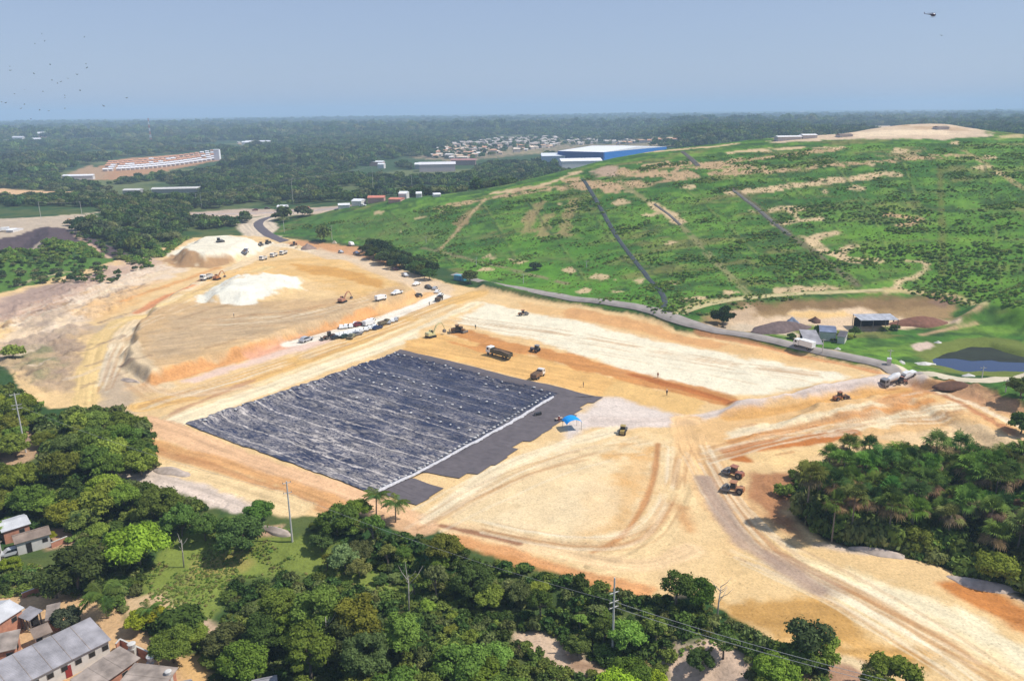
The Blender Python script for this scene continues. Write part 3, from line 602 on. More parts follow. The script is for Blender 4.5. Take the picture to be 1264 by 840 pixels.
# ------------------------------------------------------------------ roads, pond, liner
def strip(name, L, w, m, dz=.10, sm=3, step=1.5, kind='structure', label=None, wfun=None):
    P = smooth_pts(UP(L), sm); Q = [P[0]]
    for p in P[1:]:
        d = np.hypot(*(p - Q[-1])); n = max(1, int(d / step)); a = Q[-1]
        for i in range(1, n + 1): Q.append(a + (p - a) * i / n)
    Q = np.array(Q); T = np.gradient(Q, axis=0); T /= np.hypot(T[:, 0], T[:, 1])[:, None] + 1e-9; Nn = np.stack([-T[:, 1], T[:, 0]], 1)
    k = 7; V = []
    for i in range(len(Q)):
        ww = w * (1 + (float(vn(np.array([i * .13]), np.array([w]), 5)[0]) - .5) * .18)
        for j in range(k):
            V.append(Q[i] + Nn[i] * ww * (j / (k - 1) - .5))
    V = np.array(V); z = zat(V[:, 0], V[:, 1])
    z = np.maximum(z, zat(V[:, 0] + .4, V[:, 1])); z = np.maximum(z, zat(V[:, 0], V[:, 1] + .8)) + dz
    e = np.array([(j in (0, k - 1)) for _ in range(len(Q)) for j in range(k)]); z[e] -= dz + .12
    idx = np.arange(len(V)).reshape(-1, k)
    F4 = np.stack([idx[:-1, :-1], idx[1:, :-1], idx[1:, 1:], idx[:-1, 1:]], -1).reshape(-1, 4)[:, ::-1]
    me = fastmesh(name, np.column_stack([V, z]), F4); smooth(me); me.materials.append(m); o = bpy.data.objects.new(name, me); COL.objects.link(o)
    if kind: o['kind'] = kind
    if label: o['label'] = label
    return o
def A(r, g, b): return tuple(alb(r, g, b))
asph = mat('worn_asphalt', A(178, 168, 158), .9, var=.16, scale=.35, spec=.2)
dark_asph = mat('dark_asphalt', A(112, 104, 108), .85, var=.12, scale=.35, spec=.2)
dirt = mat('pale_dirt', A(226, 212, 182), .95, var=.12, scale=.3, spec=.1)
strip('road', [(560, 338), (590, 346), (640, 355), (700, 366), (830, 391), (960, 419), (1040, 437), (1100, 452), (1135, 462)], 5.0, asph, .12)
strip('access_road', [(352, 298), (338, 293), (326, 286), (318, 278), (320, 273), (332, 268), (350, 264)], 7.5, dark_asph, .12)
strip('dirt_road', [(1110, 452), (1150, 462), (1190, 469), (1230, 470), (1264, 464), (1330, 456)], 5.5, dirt, .1)
strip('dirt_road', [(830, 388), (850, 383), (880, 374), (930, 366.5), (1000, 361.5), (1090, 358)], 2.6, mat('track_dust', A(206, 192, 140), .95, var=.15, scale=.3, spec=.1), .06)
chan = mat('channel_lining', A(74, 82, 84), .8, var=.25, scale=.25, spec=.3)
strip('drainage_channel', [(719, 221), (727, 232), (742, 258), (756, 284), (776, 312), (798, 340), (812, 355), (822, 370), (818, 380)], 2.4, chan, .15)
strip('drainage_channel', [(842, 187), (852, 195), (862, 205)], 3.6, mat('channel_grey_brown', A(96, 92, 84), .8, var=.25, scale=.25), .15)  # short upper channel, lining of a darker grey-brown
strip('drainage_channel', [(904, 234), (918, 245), (936, 258), (954, 274), (975, 290)], 2.2, mat('channel_grey', A(112, 108, 100), .8, var=.25, scale=.25), .15)
strip('drainage_channel', [(808, 252), (824, 263), (840, 278)], 1.7, MATS['channel_grey'], .15)
# pond
def flat(name, W, z, m, kind='structure'):
    me = bpy.data.meshes.new(name); me.from_pydata([(x, y, z) for x, y in W], [], [tuple(range(len(W)))]); me.materials.append(m)
    if me.polygons[0].normal.z < 0: me.flip_normals()
    o = bpy.data.objects.new(name, me); COL.objects.link(o)
    if kind: o['kind'] = kind
    return o
wm = mat('pond_water', (.012, .024, .075), .03, var=.05, scale=.05, spec=.5)
nt = wm.node_tree; wn = nt.nodes.new('ShaderNodeTexNoise'); wn.inputs['Scale'].default_value = .9; wb = nt.nodes.new('ShaderNodeBump'); wb.inputs['Strength'].default_value = .04; wb.inputs['Distance'].default_value = .1
tcw = nt.nodes.new('ShaderNodeTexCoord'); nt.links.new(tcw.outputs['Object'], wn.inputs['Vector']); nt.links.new(wn.outputs['Fac'], wb.inputs['Height']); nt.links.new(wb.outputs['Normal'], nt.nodes['Principled BSDF'].inputs['Normal'])
flat('pond_water', smooth_pts(pw([(1128, 436), (1148, 425), (1190, 415), (1225, 414), (1264, 426), (1440, 446), (1440, 482), (1264, 465), (1190, 461), (1145, 452), (1128, 436)]), 1), -1.5, wm)
bank_refl = mat('pond_reflection', A(44, 52, 36), .85, var=.35, scale=.15, spec=.3)
ww_ = flat('pond_reflection', pw([(1132, 433), (1148, 425), (1190, 415), (1225, 414), (1264, 426), (1440, 446), (1440, 462), (1300, 446), (1264, 442), (1235, 441), (1225, 439), (1200, 440), (1180, 437), (1160, 437), (1150, 436), (1140, 435)]), -1.47, bank_refl, 'stuff')  # dark sheet painting the bank's reflection on the upper half of the water
# liner sheet: dark blue-black plastic with folds
LC = [U(490, 434)[:2], U(693, 484)[:2], U(462, 610)[:2], U(228, 523)[:2]]     # top, right, bottom, left corners
def sheet(name, c00, c10, c11, c01, nu, nv, m, dz, amp, seed, jag=0, fold=1, zref=None):
    u = np.linspace(0, 1, nu)[None, :, None]; v = np.linspace(0, 1, nv)[:, None, None]
    c00, c10, c11, c01 = map(np.asarray, (c00, c10, c11, c01))
    Pp = (c00 * (1 - u) + c10 * u) * (1 - v) + (c01 * (1 - u) + c11 * u) * v
    x = Pp[..., 0].copy(); y = Pp[..., 1].copy()
    Lu = np.hypot(*(c10 - c00)); Lv = np.hypot(*(c01 - c00)); uu = np.broadcast_to(u[..., 0] * Lu, x.shape); vv = np.broadcast_to(v[..., 0] * Lv, x.shape)
    if jag:      # ragged free edge along u=1
        s = np.broadcast_to(u[..., 0], x.shape); row = np.floor(vv / jag[0]); off = (_h(row, row * 0, seed) - .5) * jag[1] * s
        du = (c10 - c00) / Lu; x += du[0] * off; y += du[1] * off
    if name == 'liner_sheet':
        du = (c10 - c00) / Lu; of = (fbm(vv / 1.6, vv * 0, 5, 3) - .5) * 1.8 * (1 - np.broadcast_to(u[..., 0], x.shape)) ** 60; x += du[0] * of; y += du[1] * of
        dv = (c01 - c00) / Lv; of = (fbm(uu / 4.0, uu * 0, 6, 3) - .5) * .9 * np.broadcast_to(v[..., 0], x.shape) ** 60; x += dv[0] * of; y += dv[1] * of
    r = np.abs(fbm(uu / 7 + 3, vv / 1.6, seed, 4) - .5) * 2; r2 = np.abs(fbm(uu / 2.2 + 9, vv / 3.4, seed + 9, 3) - .5) * 2
    fl = (1 - np.clip(r * 5, 0, 1)) ** 1.5 * .30 + (1 - np.clip(r2 * 5, 0, 1)) ** 1.5 * .22 + fbm(uu / 3, vv / 3, seed + 4, 3) * .2
    edge = np.minimum(np.minimum(uu, Lu - uu), np.minimum(vv, Lv - vv)); fl = fl * np.clip(edge / 2, .15, 1)
    z = zat(x.ravel(), y.ravel()).reshape(x.shape) + dz + fl * amp * fold
    idx = np.arange(nu * nv).reshape(nv, nu); F4 = np.stack([idx[:-1, :-1], idx[:-1, 1:], idx[1:, 1:], idx[1:, :-1]], -1).reshape(-1, 4)
    me = fastmesh(name, np.stack([x, y, z], -1).reshape(-1, 3), F4)
    if me.polygons[0].normal.z < 0: me.flip_normals()
    smooth(me); uvl = me.uv_layers.new(name='UVMap'); li = np.empty(len(me.loops), np.int32); me.loops.foreach_get('vertex_index', li)
    uvm = np.stack([uu.ravel(), vv.ravel()], 1)[li]; uvl.data.foreach_set('uv', uvm.astype(np.float32).ravel())
    me.materials.append(m); o = bpy.data.objects.new(name, me); COL.objects.link(o); return o
def linermat():
    m = bpy.data.materials.new('liner_plastic'); m.use_nodes = True; nt = m.node_tree; N = nt.nodes; L = nt.links; b = N['Principled BSDF']
    uv = N.new('ShaderNodeUVMap'); sp = N.new('ShaderNodeSeparateXYZ'); L.new(uv.outputs[0], sp.inputs[0])
    def M(op, a, c=None, d=None):
        n = N.new('ShaderNodeMath'); n.operation = op
        for i, q in enumerate((a, c, d)):
            if q is None: continue
            if isinstance(q, (int, float)): n.inputs[i].default_value = q
            else: L.new(q, n.inputs[i])
        return n.outputs[0]
    def nz(sx, sy, det, rough=.6, off=0, dist=0):
        mp = N.new('ShaderNodeMapping'); mp.inputs['Scale'].default_value = (sx, sy, 1); mp.inputs['Location'].default_value = (off, off * 1.7, off); L.new(uv.outputs[0], mp.inputs[0])
        n = N.new('ShaderNodeTexNoise'); n.inputs['Scale'].default_value = 1; n.inputs['Detail'].default_value = det; n.inputs['Roughness'].default_value = rough; n.inputs['Distortion'].default_value = dist; L.new(mp.outputs[0], n.inputs['Vector']); return n.outputs['Fac']
    def rng(v, a, c, lo=0, hi=1):
        r = N.new('ShaderNodeMapRange'); r.clamp = True; r.inputs['From Min'].default_value = a; r.inputs['From Max'].default_value = c; r.inputs['To Min'].default_value = lo; r.inputs['To Max'].default_value = hi; L.new(v, r.inputs['Value']); return r.outputs[0]
    ridge = lambda v, w_: rng(M('ABSOLUTE', M('SUBTRACT', v, .5)), 0, w_, 1, 0)
    U_ = sp.outputs[0]; V_ = sp.outputs[1]
    wav = M('ADD', V_, M('MULTIPLY', M('SUBTRACT', nz(.06, .12, 3), .5), 3))
    seam = rng(M('ABSOLUTE', M('SUBTRACT', M('FRACT', M('DIVIDE', wav, 6.2)), .5)), 0, .07, 1, 0)
    big = nz(.035, .05, 3, .5, 5)
    s1 = M('MULTIPLY', ridge(nz(.32, 1.3, 5, .62, 1, 1.2), .06), rng(nz(.06, .1, 4, .6, 9), .34, .54))  # streaks along wrinkles: sun glint painted into the colour along with dust
    s2 = M('MULTIPLY', ridge(nz(1.0, .6, 5, .65, 20, 1.0), .04), rng(nz(.07, .09, 4, .6, 31), .46, .62))
    s3 = M('MULTIPLY', seam, rng(nz(.9, 1.6, 5, .75, 40), .42, .56))
    far_ = rng(V_, 8, 60, .4, 1.35)        # mud and painted glint both grow stronger towards the lower rows
    mud = M('MULTIPLY', rng(nz(.22, .6, 7, .72, 60, .5), .50, .62), rng(big, .40, .60))
    tot = M('MULTIPLY', M('MINIMUM', M('ADD', M('ADD', M('MULTIPLY', s1, .42), M('MULTIPLY', s2, .4)), M('ADD', M('MULTIPLY', s3, .85), M('MULTIPLY', mud, .6))), 1), far_)
    cr = N.new('ShaderNodeMix'); cr.data_type = 'RGBA'; cr.inputs['A'].default_value = (*A(34, 42, 72), 1); cr.inputs['B'].default_value = (*A(214, 204, 194), 1); L.new(tot, cr.inputs['Factor'])
    dk = N.new('ShaderNodeMix'); dk.data_type = 'RGBA'; dk.blend_type = 'MULTIPLY'; dk.inputs['Factor'].default_value = 1; L.new(cr.outputs['Result'], dk.inputs['A']); L.new(rng(nz(.1, .35, 4, .6, 80), .3, .7, .72, 1.35), dk.inputs['B'])
    L.new(dk.outputs['Result'], b.inputs['Base Color']); b.inputs['Roughness'].default_value = .42; b.inputs['Specular IOR Level'].default_value = .35
    L.new(rng(tot, 0, .5, .38, .9), b.inputs['Roughness'])
    bp = N.new('ShaderNodeBump'); bp.inputs['Strength'].default_value = .6; bp.inputs['Distance'].default_value = .15; L.new(nz(.8, 1.6, 5, .6, 3), bp.inputs['Height']); L.new(bp.outputs[0], b.inputs['Normal'])
    return m
LM = linermat()
lin = sheet('liner_sheet', LC[0], LC[1], LC[2], LC[3], 330, 420, LM, .25, .45, 11)
tag(lin, 'black wrinkled plastic liner with streaks of pale mud and painted sun glint covering the floor of the square cell', 'liner')
# grey drainage mats on the right side of the liner
matm = mat('grey_mat', A(114, 107, 109), .9, var=.12, scale=.5, spec=.15)
def Lp(u, v):  # point in the liner frame: u along top edge (0..1 and beyond), v down
    a = LC[0] * (1 - v) + LC[3] * v; b = LC[1] * (1 - v) + LC[2] * v
    return a * (1 - u) + b * u
m1 = sheet('drainage_mat', U(690, 484)[:2], U(741, 490)[:2], U(576, 592)[:2], U(505, 586)[:2], 30, 200, matm, .2, .5, 23, jag=(5.5, 3.6))
tag(m1, 'wide grey geotextile mat with a stepped edge, right of the black liner', 'mat')
m2 = sheet('drainage_mat', U(494, 591)[:2], U(548, 603)[:2], U(512, 623)[:2], U(466, 608)[:2], 30, 50, matm, .2, .4, 29, jag=(5, 2.5))
tag(m2, 'small grey geotextile mat at the lower corner of the liner', 'mat')
m3 = sheet('drainage_mat', U(494, 432)[:2], U(735, 490)[:2], U(700, 490)[:2], U(488, 436)[:2], 160, 8, matm, .35, .3, 33)
tag(m3, 'narrow grey geotextile strip along the far rim of the lined cell', 'mat')
# sand bags holding the liner
bagm = mat('bag_cloth', A(216, 214, 210), .9, var=.15, scale=4)
b = MB(); b.ball((0, 0, 0), .46, .30, .19, 8, 5); bag0 = b.build('sandbag', bagm, None, True)
rg = random.Random(5); nb = 0
def bag(p, lab, grp):
    global nb
    o = bag0 if nb == 0 else bag0.copy()
    if nb: COL.objects.link(o)
    s_ = rg.uniform(.75, 1.35); o.scale = (s_, s_, s_); o.location = (p[0], p[1], float(zat(p[0], p[1])[0]) + .62); o.rotation_euler = (0, 0, rg.uniform(0, 3.1)); nb += 1
    tag(o, lab, 'sandbag', grp)
rows = [(.028, 18, 'row nearest the far rim'), (.075, 14, 'second row below the far rim'), (.22, 20, 'upper middle row'), (.32, 20, 'row across the middle'), (.47, 18, 'row below the middle')]
for v, n, w_ in rows:
    for i in range(n):
        if rg.random() < .12: continue
        bag(Lp(.04 + .93 * i / n + rg.uniform(-.008, .008), v + rg.uniform(-.006, .006)), 'whitish sandbag on the black liner in the ' + w_, 'sandbags in the ' + w_)
for i in range(44):
    v = .05 + .93 * i / 44; bag(Lp(.985 - rg.uniform(0, .01), v), 'whitish sandbag in the dense line between the black liner and the grey mat', 'sandbags along the right edge of the liner')
for i in range(24):
    v = .03 + .95 * i / 24; bag(Lp(rg.uniform(.01, .03), v), 'whitish sandbag along the left edge of the liner', 'sandbags along the left edge of the liner')
# white membrane band on the right edge and at the lower corner
wht = mat('white_membrane', A(214, 212, 214), .8, var=.2, scale=1.5)
P = [U(*q)[:2] for q in ((683, 492), (664, 503), (640, 518), (600, 541), (560, 562), (520, 584), (486, 600), (466, 609))]
V = []; 
P = smooth_pts(P, 2); Q = [P[0]]
for p in P[1:]:
    n = max(1, int(np.hypot(*(p - Q[-1])) / .6)); a0 = Q[-1]
    for i in range(1, n + 1): Q.append(a0 + (p - a0) * i / n)
Q = np.array(Q); T = np.gradient(Q, axis=0); T /= np.hypot(T[:, 0], T[:, 1])[:, None]; Nn = np.stack([-T[:, 1], T[:, 0]], 1); rr = np.random.default_rng(2)
wob = np.convolve(rr.random(len(Q)) - .5, np.ones(4) / 4, 'same')
for i, q in enumerate(Q):
    for j in range(5):
        p = q + Nn[i] * ((j / 4 - .5) * (.5 + 1.0 * abs(wob[i]) * 2) + wob[i] * .8); V.append((p[0], p[1], float(zat(p[0], p[1])[0]) + .7 + (.16 if 0 < j < 4 else -.35) + rr.random() * .14))
idx = np.arange(len(V)).reshape(-1, 5); F4 = np.stack([idx[:-1, :-1], idx[1:, :-1], idx[1:, 1:], idx[:-1, 1:]], -1).reshape(-1, 4)[:, ::-1]
me = fastmesh('edge_membrane', V, F4); smooth(me); me.materials.append(wht); o = bpy.data.objects.new('edge_membrane', me); COL.objects.link(o)
tag(o, 'thin white crumpled membrane strip between the black liner and the grey mat', 'membrane')
# ------------------------------------------------------------------ vegetation
LEAF = leafmat('leaf'); BARK = mat('bark', (.16, .13, .10), .9, var=.25, scale=3); PBARK = mat('palm_bark', (.20, .17, .14), .9, var=.25, scale=4)
DEADM = leafmat('dead_leaf', .1)
def leafquads(P, Nn, size, rg, asp=1.5, curl=.0):
    n = len(P); r = rg.normal(size=(n, 3)); Nn = Nn / (np.linalg.norm(Nn, axis=1)[:, None] + 1e-9)
    t = np.cross(Nn, r); t /= np.linalg.norm(t, axis=1)[:, None] + 1e-9; b = np.cross(Nn, t)
    s = size[:, None] * .5
    V = np.stack([P - t * s * asp, P - b * s * .8 + t * s * .1, P + t * s * asp, P + b * s * .8 - t * s * .1], 1)
    return V.reshape(-1, 3), np.arange(4 * n).reshape(-1, 4)
def setlc(me, lc):
    a = me.attributes.new('lc', 'FLOAT', 'FACE'); a.data.foreach_set('value', lc.astype(np.float32))
def crownmesh(name, seed, R=4.0, H=3.2, base=2.5, n=5000, leaf=.36, nl=22, m=None, spread=.72, lob=(.2, .4), ragged=.5):
    """crown of leaf clumps on many lobes; origin at the foot of the tree"""
    rg = np.random.default_rng(seed); L = []
    for _ in range(nl):
        d = rg.normal(size=3); d[2] = abs(d[2]) * .9 - .25; d /= np.linalg.norm(d); q = spread * rg.uniform(.45, 1) ** .6
        L.append((d[0] * R * q, d[1] * R * q, base + H * .45 + d[2] * H * q * .75, R * rg.uniform(*lob), rg.uniform(0, 1)))
    L = np.array(L); pr = L[:, 3] ** 2; pr /= pr.sum(); k = rg.choice(nl, n, p=pr)
    d = rg.normal(size=(n, 3)); d[:, 2] = np.where(d[:, 2] < -.3, -d[:, 2], d[:, 2]); d /= np.linalg.norm(d, axis=1)[:, None]
    d[:, :] += 0
    rr = L[k, 3] * (1 + .5 * (rg.random(n) ** 6)) * (1 - ragged * rg.random(n) ** 1.5 + .12 * rg.normal(size=n) * ragged)
    P = L[k, :3] + d * rr[:, None] * np.array([1, 1, .75]); P[:, 2] = np.maximum(P[:, 2], base * .25)
    Nn = d + rg.normal(size=(n, 3)) * .55 + np.array([0, 0, .25])
    V, Q = leafquads(P, Nn, leaf * rg.uniform(.6, 1.35, n), rg)
    me = fastmesh(name, V, Q); setlc(me, np.clip(.4 * L[k, 4] + .1 + .5 * rg.random(n), 0, 1)); me.materials.append(m or LEAF); return me, L
def trunkmesh(name, seed, L, h=3.2, r=.22, nb=6):
    rg = random.Random(seed); b = MB(); bx, by = rg.uniform(-.4, .4), rg.uniform(-.4, .4)
    b.tube([(0, 0, -.6), (bx * .2, by * .3, h * .3), (bx * .6, by * .5, h * .7), (bx, by, h)], [r * 1.25, r, r * .85, r * .6], 8)
    for i in range(nb):
        q = L[rg.randrange(len(L))]; s = rg.uniform(.45, .95); p0 = Vector((bx * s, by * s, h * s)); p2 = Vector(q[:3]); md = p0.lerp(p2, .5) + Vector((0, 0, rg.uniform(-.1, .4)))
        b.tube([p0, md, p2], [r * .5, r * .32, r * .1], 6)
    me = bpy.data.meshes.new(name); me.from_pydata(b.v, [], b.f); me.materials.append(BARK); smooth(me); return me
TREE = {}
def addtree(key, n_, **k):
    TREE[key] = []
    for i in range(n_):
        sd = hash_(key) + i; kk = dict(k); th = kk.pop('th', kk.get('base', 2.5) + 1); tr = kk.pop('tr', .22)
        c, L = crownmesh('crown', sd, **kk); TREE[key].append((c, trunkmesh('trunk', sd, L, th, tr)))
def hash_(s): return sum(ord(c) * (i + 3) for i, c in enumerate(s)) % 1000
addtree('broad', 7, R=4.3, H=4.2, base=1.6, n=9500, leaf=.40, nl=34, lob=(.16, .34), spread=.85)
addtree('round', 3, R=4.6, H=4.0, base=2.2, n=11000, leaf=.34, nl=34, spread=.78, lob=(.18, .32), ragged=.4)
addtree('tall', 4, R=4.5, H=8.5, base=4.0, n=11000, leaf=.42, nl=44, spread=.85, lob=(.2, .34), th=7.5, tr=.26)
addtree('sparse', 3, R=3.2, H=3.6, base=2.8, n=1800, leaf=.36, nl=16, ragged=.4, th=4)
addtree('bush', 4, R=2.2, H=1.8, base=.2, n=2200, leaf=.36, nl=14, th=.9, tr=.09)
addtree('mid', 5, R=4.2, H=4.4, base=1.6, n=1700, leaf=.75, nl=22, th=3)
G1, G2, G3, G4, G5 = (.130, .195, .036), (.185, .255, .042), (.084, .138, .032), (.30, .38, .035), (.22, .225, .07)
def jit(c, k=.18):
    s = 1 + random.uniform(-k, k); return (c[0] * s * random.uniform(.85, 1.2), c[1] * s, c[2] * s * random.uniform(.8, 1.2), 1)
NT = 0
def tree(kind, x, y, s, col, label, group=None, name='tree', cat='tree', sz=1.0, z=None):
    global NT
    NT += 1; cm, tm = TREE[kind][random.randrange(len(TREE[kind]))]; z = float(zat(x, y)[0]) if z is None else z
    e = empty(name, (x, y, z), random.uniform(0, 6.28)); e.scale = (s, s, s * sz)
    o = bpy.data.objects.new('crown', cm); COL.objects.link(o); setpar(o, e); o.color = jit(col)
    o = bpy.data.objects.new('trunk', tm); COL.objects.link(o); setpar(o, e)
    return tag(e, label, cat, group)
def poisson(W, sp, jitter=.5, keep=None):
    W = np.array(W); x0, y0 = W.min(0); x1, y1 = W.max(0); out = []
    nx, ny = int((x1 - x0) / sp) + 1, int((y1 - y0) / sp) + 1
    gx, gy = np.meshgrid(np.arange(nx), np.arange(ny)); gx = gx.ravel() + (gy.ravel() % 2) * .5; gy = gy.ravel()
    px = x0 + (gx + RNG.uniform(-jitter, jitter, len(gx))) * sp; py = y0 + (gy + RNG.uniform(-jitter, jitter, len(gx))) * sp
    k = sdpoly(px, py, W) > 0; return np.stack([px[k], py[k]], 1)
PLACED = []
def zone(L, sp, kinds, cols, srange, label, group, dz=4.5, sz=(.85, 1.2), name='tree', cat='tree', drop=0.0, mind=2.6):
    W = UP(L, dz)
    for x, y in poisson(W, sp):
        if random.random() < drop: continue
        if any((x - a) ** 2 + (y - b_) ** 2 < mind ** 2 for a, b_ in PLACED): continue
        PLACED.append((x, y)); tree(random.choice(kinds), x, y, random.uniform(srange[0] * .72, srange[1] * .95), random.choice(cols), label, group, name, cat, random.uniform(*sz))
def one(kind, px, py, s, col, label, dz=4.0, sz=1.0, name='tree', cat='tree', group=None):
    p = U(px, py, dz * s); PLACED.append((p[0], p[1])); return tree(kind, p[0], p[1], s, col, label, group, name, cat, sz)
# singular trees in front first
one('round', 168, 672, 1.35, G4, 'large bright lime green tree with a round dome crown, left of the grassy clearing', sz=.95)
one('round', 60, 668 - 2, .35, G4, 'small lime green shrub in front of the white house with a brown roof', 2, name='shrub', cat='shrub')
one('broad', 90, 700, 1.25, (.07, .10, .035), 'wide olive green tree beside the coconut palm', 4)
one('broad', 66, 716, .9, G3, 'dark green tree left of the coconut palm, below the dirt path', 4)
one('broad', 82, 764, .62, (.075, .085, .045), 'greyish olive tree between the small houses above the long grey roof', 3.5)
one('bush', 222, 744 + 16, 2.0, G3, 'broad dark green leafy tree right of the yellowish papaya trees', 2)
one('round', 212, 798, .82, (.12, .16, .03), 'yellowish green round tree near the lower left roofs', 3.5)
one('round', 240, 785, .55, G2, 'small mid green tree between the yellowish tree and the tall tree stand', 3.5)
one('broad', 172, 768, .55, G4, 'yellow green fruit tree beside the sandy clearing under the coconut palm', 3)
one('broad', 190, 760, .5, G4, 'second yellow green fruit tree right beside the first one', 3)
one('broad', 280, 790, .8, (.08, .11, .04), 'mixed green tree at the left foot of the tall tree stand', 3.5)
one('round', 300, 820, .9, (.10, .17, .03), 'light green round tree at the bottom edge left of the tall stand', 3.5)
one('round', 320, 630, .72, G1, 'dark green flat crowned tree by the left of the tall white pole', 4)
one('broad', 415, 640, .9, G1, 'dark green tree at the bottom corner of the bench road, left of two palms', 4)
one('broad', 440, 628, .7, G2, 'mid green tree right behind the dark tree by the two palms', 4)
one('sparse', 1000, 795, 1.15, (.10, .14, .05), 'pale loose crowned tree standing alone on the sand near the bottom', 3.5)
one('broad', 1010, 800, .75, G2, 'green tree beside the pale loose crowned tree on the sand', 3.5)
one('broad', 983, 812, .7, G3, 'dark green tree left of the pale loose crowned tree', 3.5)
one('broad', 1102, 838, .95, G2, 'green tree cut by the bottom edge of the view at right', 3.5)
one('sparse', 1080, 842, .8, G5, 'thin brownish tree at the bottom edge beside a green one', 3.5)
one('sparse', 835, 712 + 12, 1.0, G3, 'dark thin crowned tree at the top of the forest tip near the sand', 4)
one('broad', 862, 728, .75, G1, 'small round green tree at the right tip of the forest by the sand', 4)
one('broad', 893, 392, 1.15, (.028, .055, .016), 'lone dark tree beside the asphalt road and the pale dirt yard', 3.2)
one('bush', 660, 329, 1.6, (.04, .075, .03), 'lone dark round bush low on the green hill', 1)
one('broad', 580, 341, .95, G3, 'dark tree directly right of the blue container', 3.5)
one('broad', 1262, 480, .9, G3, 'dark tree at the right edge beside the dirt road under the pond', 3)
one('broad', 1262, 524, .8, G3, 'dark tree at the right edge on the upper rim of the palm grove cutting', 3)
one('bush', 1012, 402 + 6, 1.3, G3, 'dark bush just below the open shed roof', 1)
one('bush', 15, 434, 1.9, G2, 'green bush alone on the stony slope at the left edge', 1)
one('bush', 1105, 404, .9, G3, 'small bush in front of the long shed', 1)
# tall stand in the middle front
for px, py, s in ((395, 755, 1.2), (345, 752, .95), (440, 768, 1.1), (325, 782, .85), (380, 800, 1.05), (450, 808, 1.0), (495, 782, .85), (360, 775, .8), (420, 785, .9)):
    one('tall', px, py, s * .82, random.choice([G1, G2, (.07, .12, .035)]), 'tall grey green tree in the big stand of tall trees at the bottom middle', 7.5, .9, group='tall trees of the stand at the bottom middle')
# forest zones in the foreground
zone([(48, 528), (80, 512), (140, 508), (182, 530), (186, 572), (150, 580), (100, 585), (60, 572)], 5.2, ['broad'], [G1, G2, G1, G3], (.8, 1.1), 'green tree in the dense clump left of the liner, beside the haul road junction', 'trees of the clump left of the liner')
zone([(-40, 478), (20, 488), (42, 505), (44, 525), (20, 545), (-40, 560)], 5, ['broad'], [G1, G2], (.75, 1.0), 'green tree at the left edge around the left utility pole', 'trees around the left pole')
zone([(-60, 570), (60, 590), (130, 596), (200, 612), (262, 624), (300, 640), (296, 655), (270, 668), (225, 640), (170, 640), (120, 640), (60, 630), (-60, 625)], 4.6, ['broad', 'broad', 'bush', 'round'], [G1, G2, G2, G3], (.8, 1.15), 'green tree in the wide belt behind the white house and the lime green tree', 'trees of the belt behind the white house')
zone([(-60, 640), (10, 645), (12, 700), (-60, 730)], 6, ['broad'], [G2, G4], (.6, .8), 'small tree at the left edge beside the houses', 'trees at the left edge by the houses')
zone([(385, 640), (440, 632), (500, 652), (560, 672), (620, 690), (700, 718), (750, 745), (740, 765), (690, 745), (620, 728), (560, 716), (500, 712), (440, 700), (400, 680)], 4.6, ['broad', 'broad', 'bush', 'round', 'sparse'], [G1, G2, G2, G3, G5, (.17, .21, .07)], (.55, .9), 'green tree in the forest belt below the lower sand pad, left of the front pole', 'trees of the belt below the sand pad')
zone([(440, 702), (500, 716), (560, 720), (620, 732), (640, 760), (600, 780), (560, 770), (500, 745)], 5.0, ['bush', 'broad', 'bush'], [G2, G5, G2, G1], (.6, .95), 'low green tree between the forest belt and the tall stand', 'low trees between belt and tall stand', 3)
zone([(480, 790), (560, 775), (620, 785), (640, 815), (650, 870), (460, 880)], 4.8, ['broad', 'round', 'tall'], [G1, G2, G2], (.75, 1.0), 'green tree in the bottom edge forest right of the tall stand', 'trees at the bottom edge right of the stand')
zone([(300, 838), (450, 830), (480, 870), (300, 880)], 5, ['broad', 'round'], [G1, G2], (.7, .95), 'green tree at the bottom edge under the tall stand', 'trees at the bottom edge under the stand')
zone([(680, 748), (760, 758), (800, 735), (850, 745), (880, 765), (910, 785), (905, 805), (860, 795), (810, 800), (760, 795), (700, 775)], 4.6, ['broad', 'broad', 'bush', 'sparse'], [G1, G2, G1, G3, G5], (.55, .85), 'green tree in the forest right of the front pole', 'trees right of the front pole')
zone([(750, 800), (800, 806), (830, 815), (830, 870), (760, 870)], 4.8, ['bush', 'round'], [G2, G4, G2], (.7, 1.0), 'bright green low tree at the bottom edge right of the front pole', 'bright low trees at the bottom right of the pole', 2.5)
zone([(935, 805), (965, 808), (985, 815), (1010, 840), (1000, 870), (945, 870), (935, 830)], 4.6, ['broad', 'bush'], [G1, G3, G2], (.65, .9), 'dark green tree in the bottom clump right of the pale clearing', 'trees right of the pale clearing')
PALE = mat('pale_bark', (.42, .38, .33), .9, var=.2, scale=3)
def bare(px, py, h, label):
    p = U(px, py); rr_ = random.Random(px); e = empty('bare_tree', p); b = MB(); b.tube([(0, 0, -.4), (.1, .1, h * .5), (.3, 0, h)], [.16, .12, .04], 6); b.build('trunk', PALE, e, True)
    for i in range(6):
        z = h * rr_.uniform(.45, .95); a = rr_.uniform(0, 6.3); l = h * rr_.uniform(.15, .35); b = MB(); b.tube([(.15, .05, z), (.15 + math.cos(a) * l * .6, math.sin(a) * l * .6, z + l * .5), (.15 + math.cos(a) * l, math.sin(a) * l, z + l * 1.1)], [.07, .04, .015], 5); b.build('branch', PALE, e, True)
    tag(e, label, 'tree')
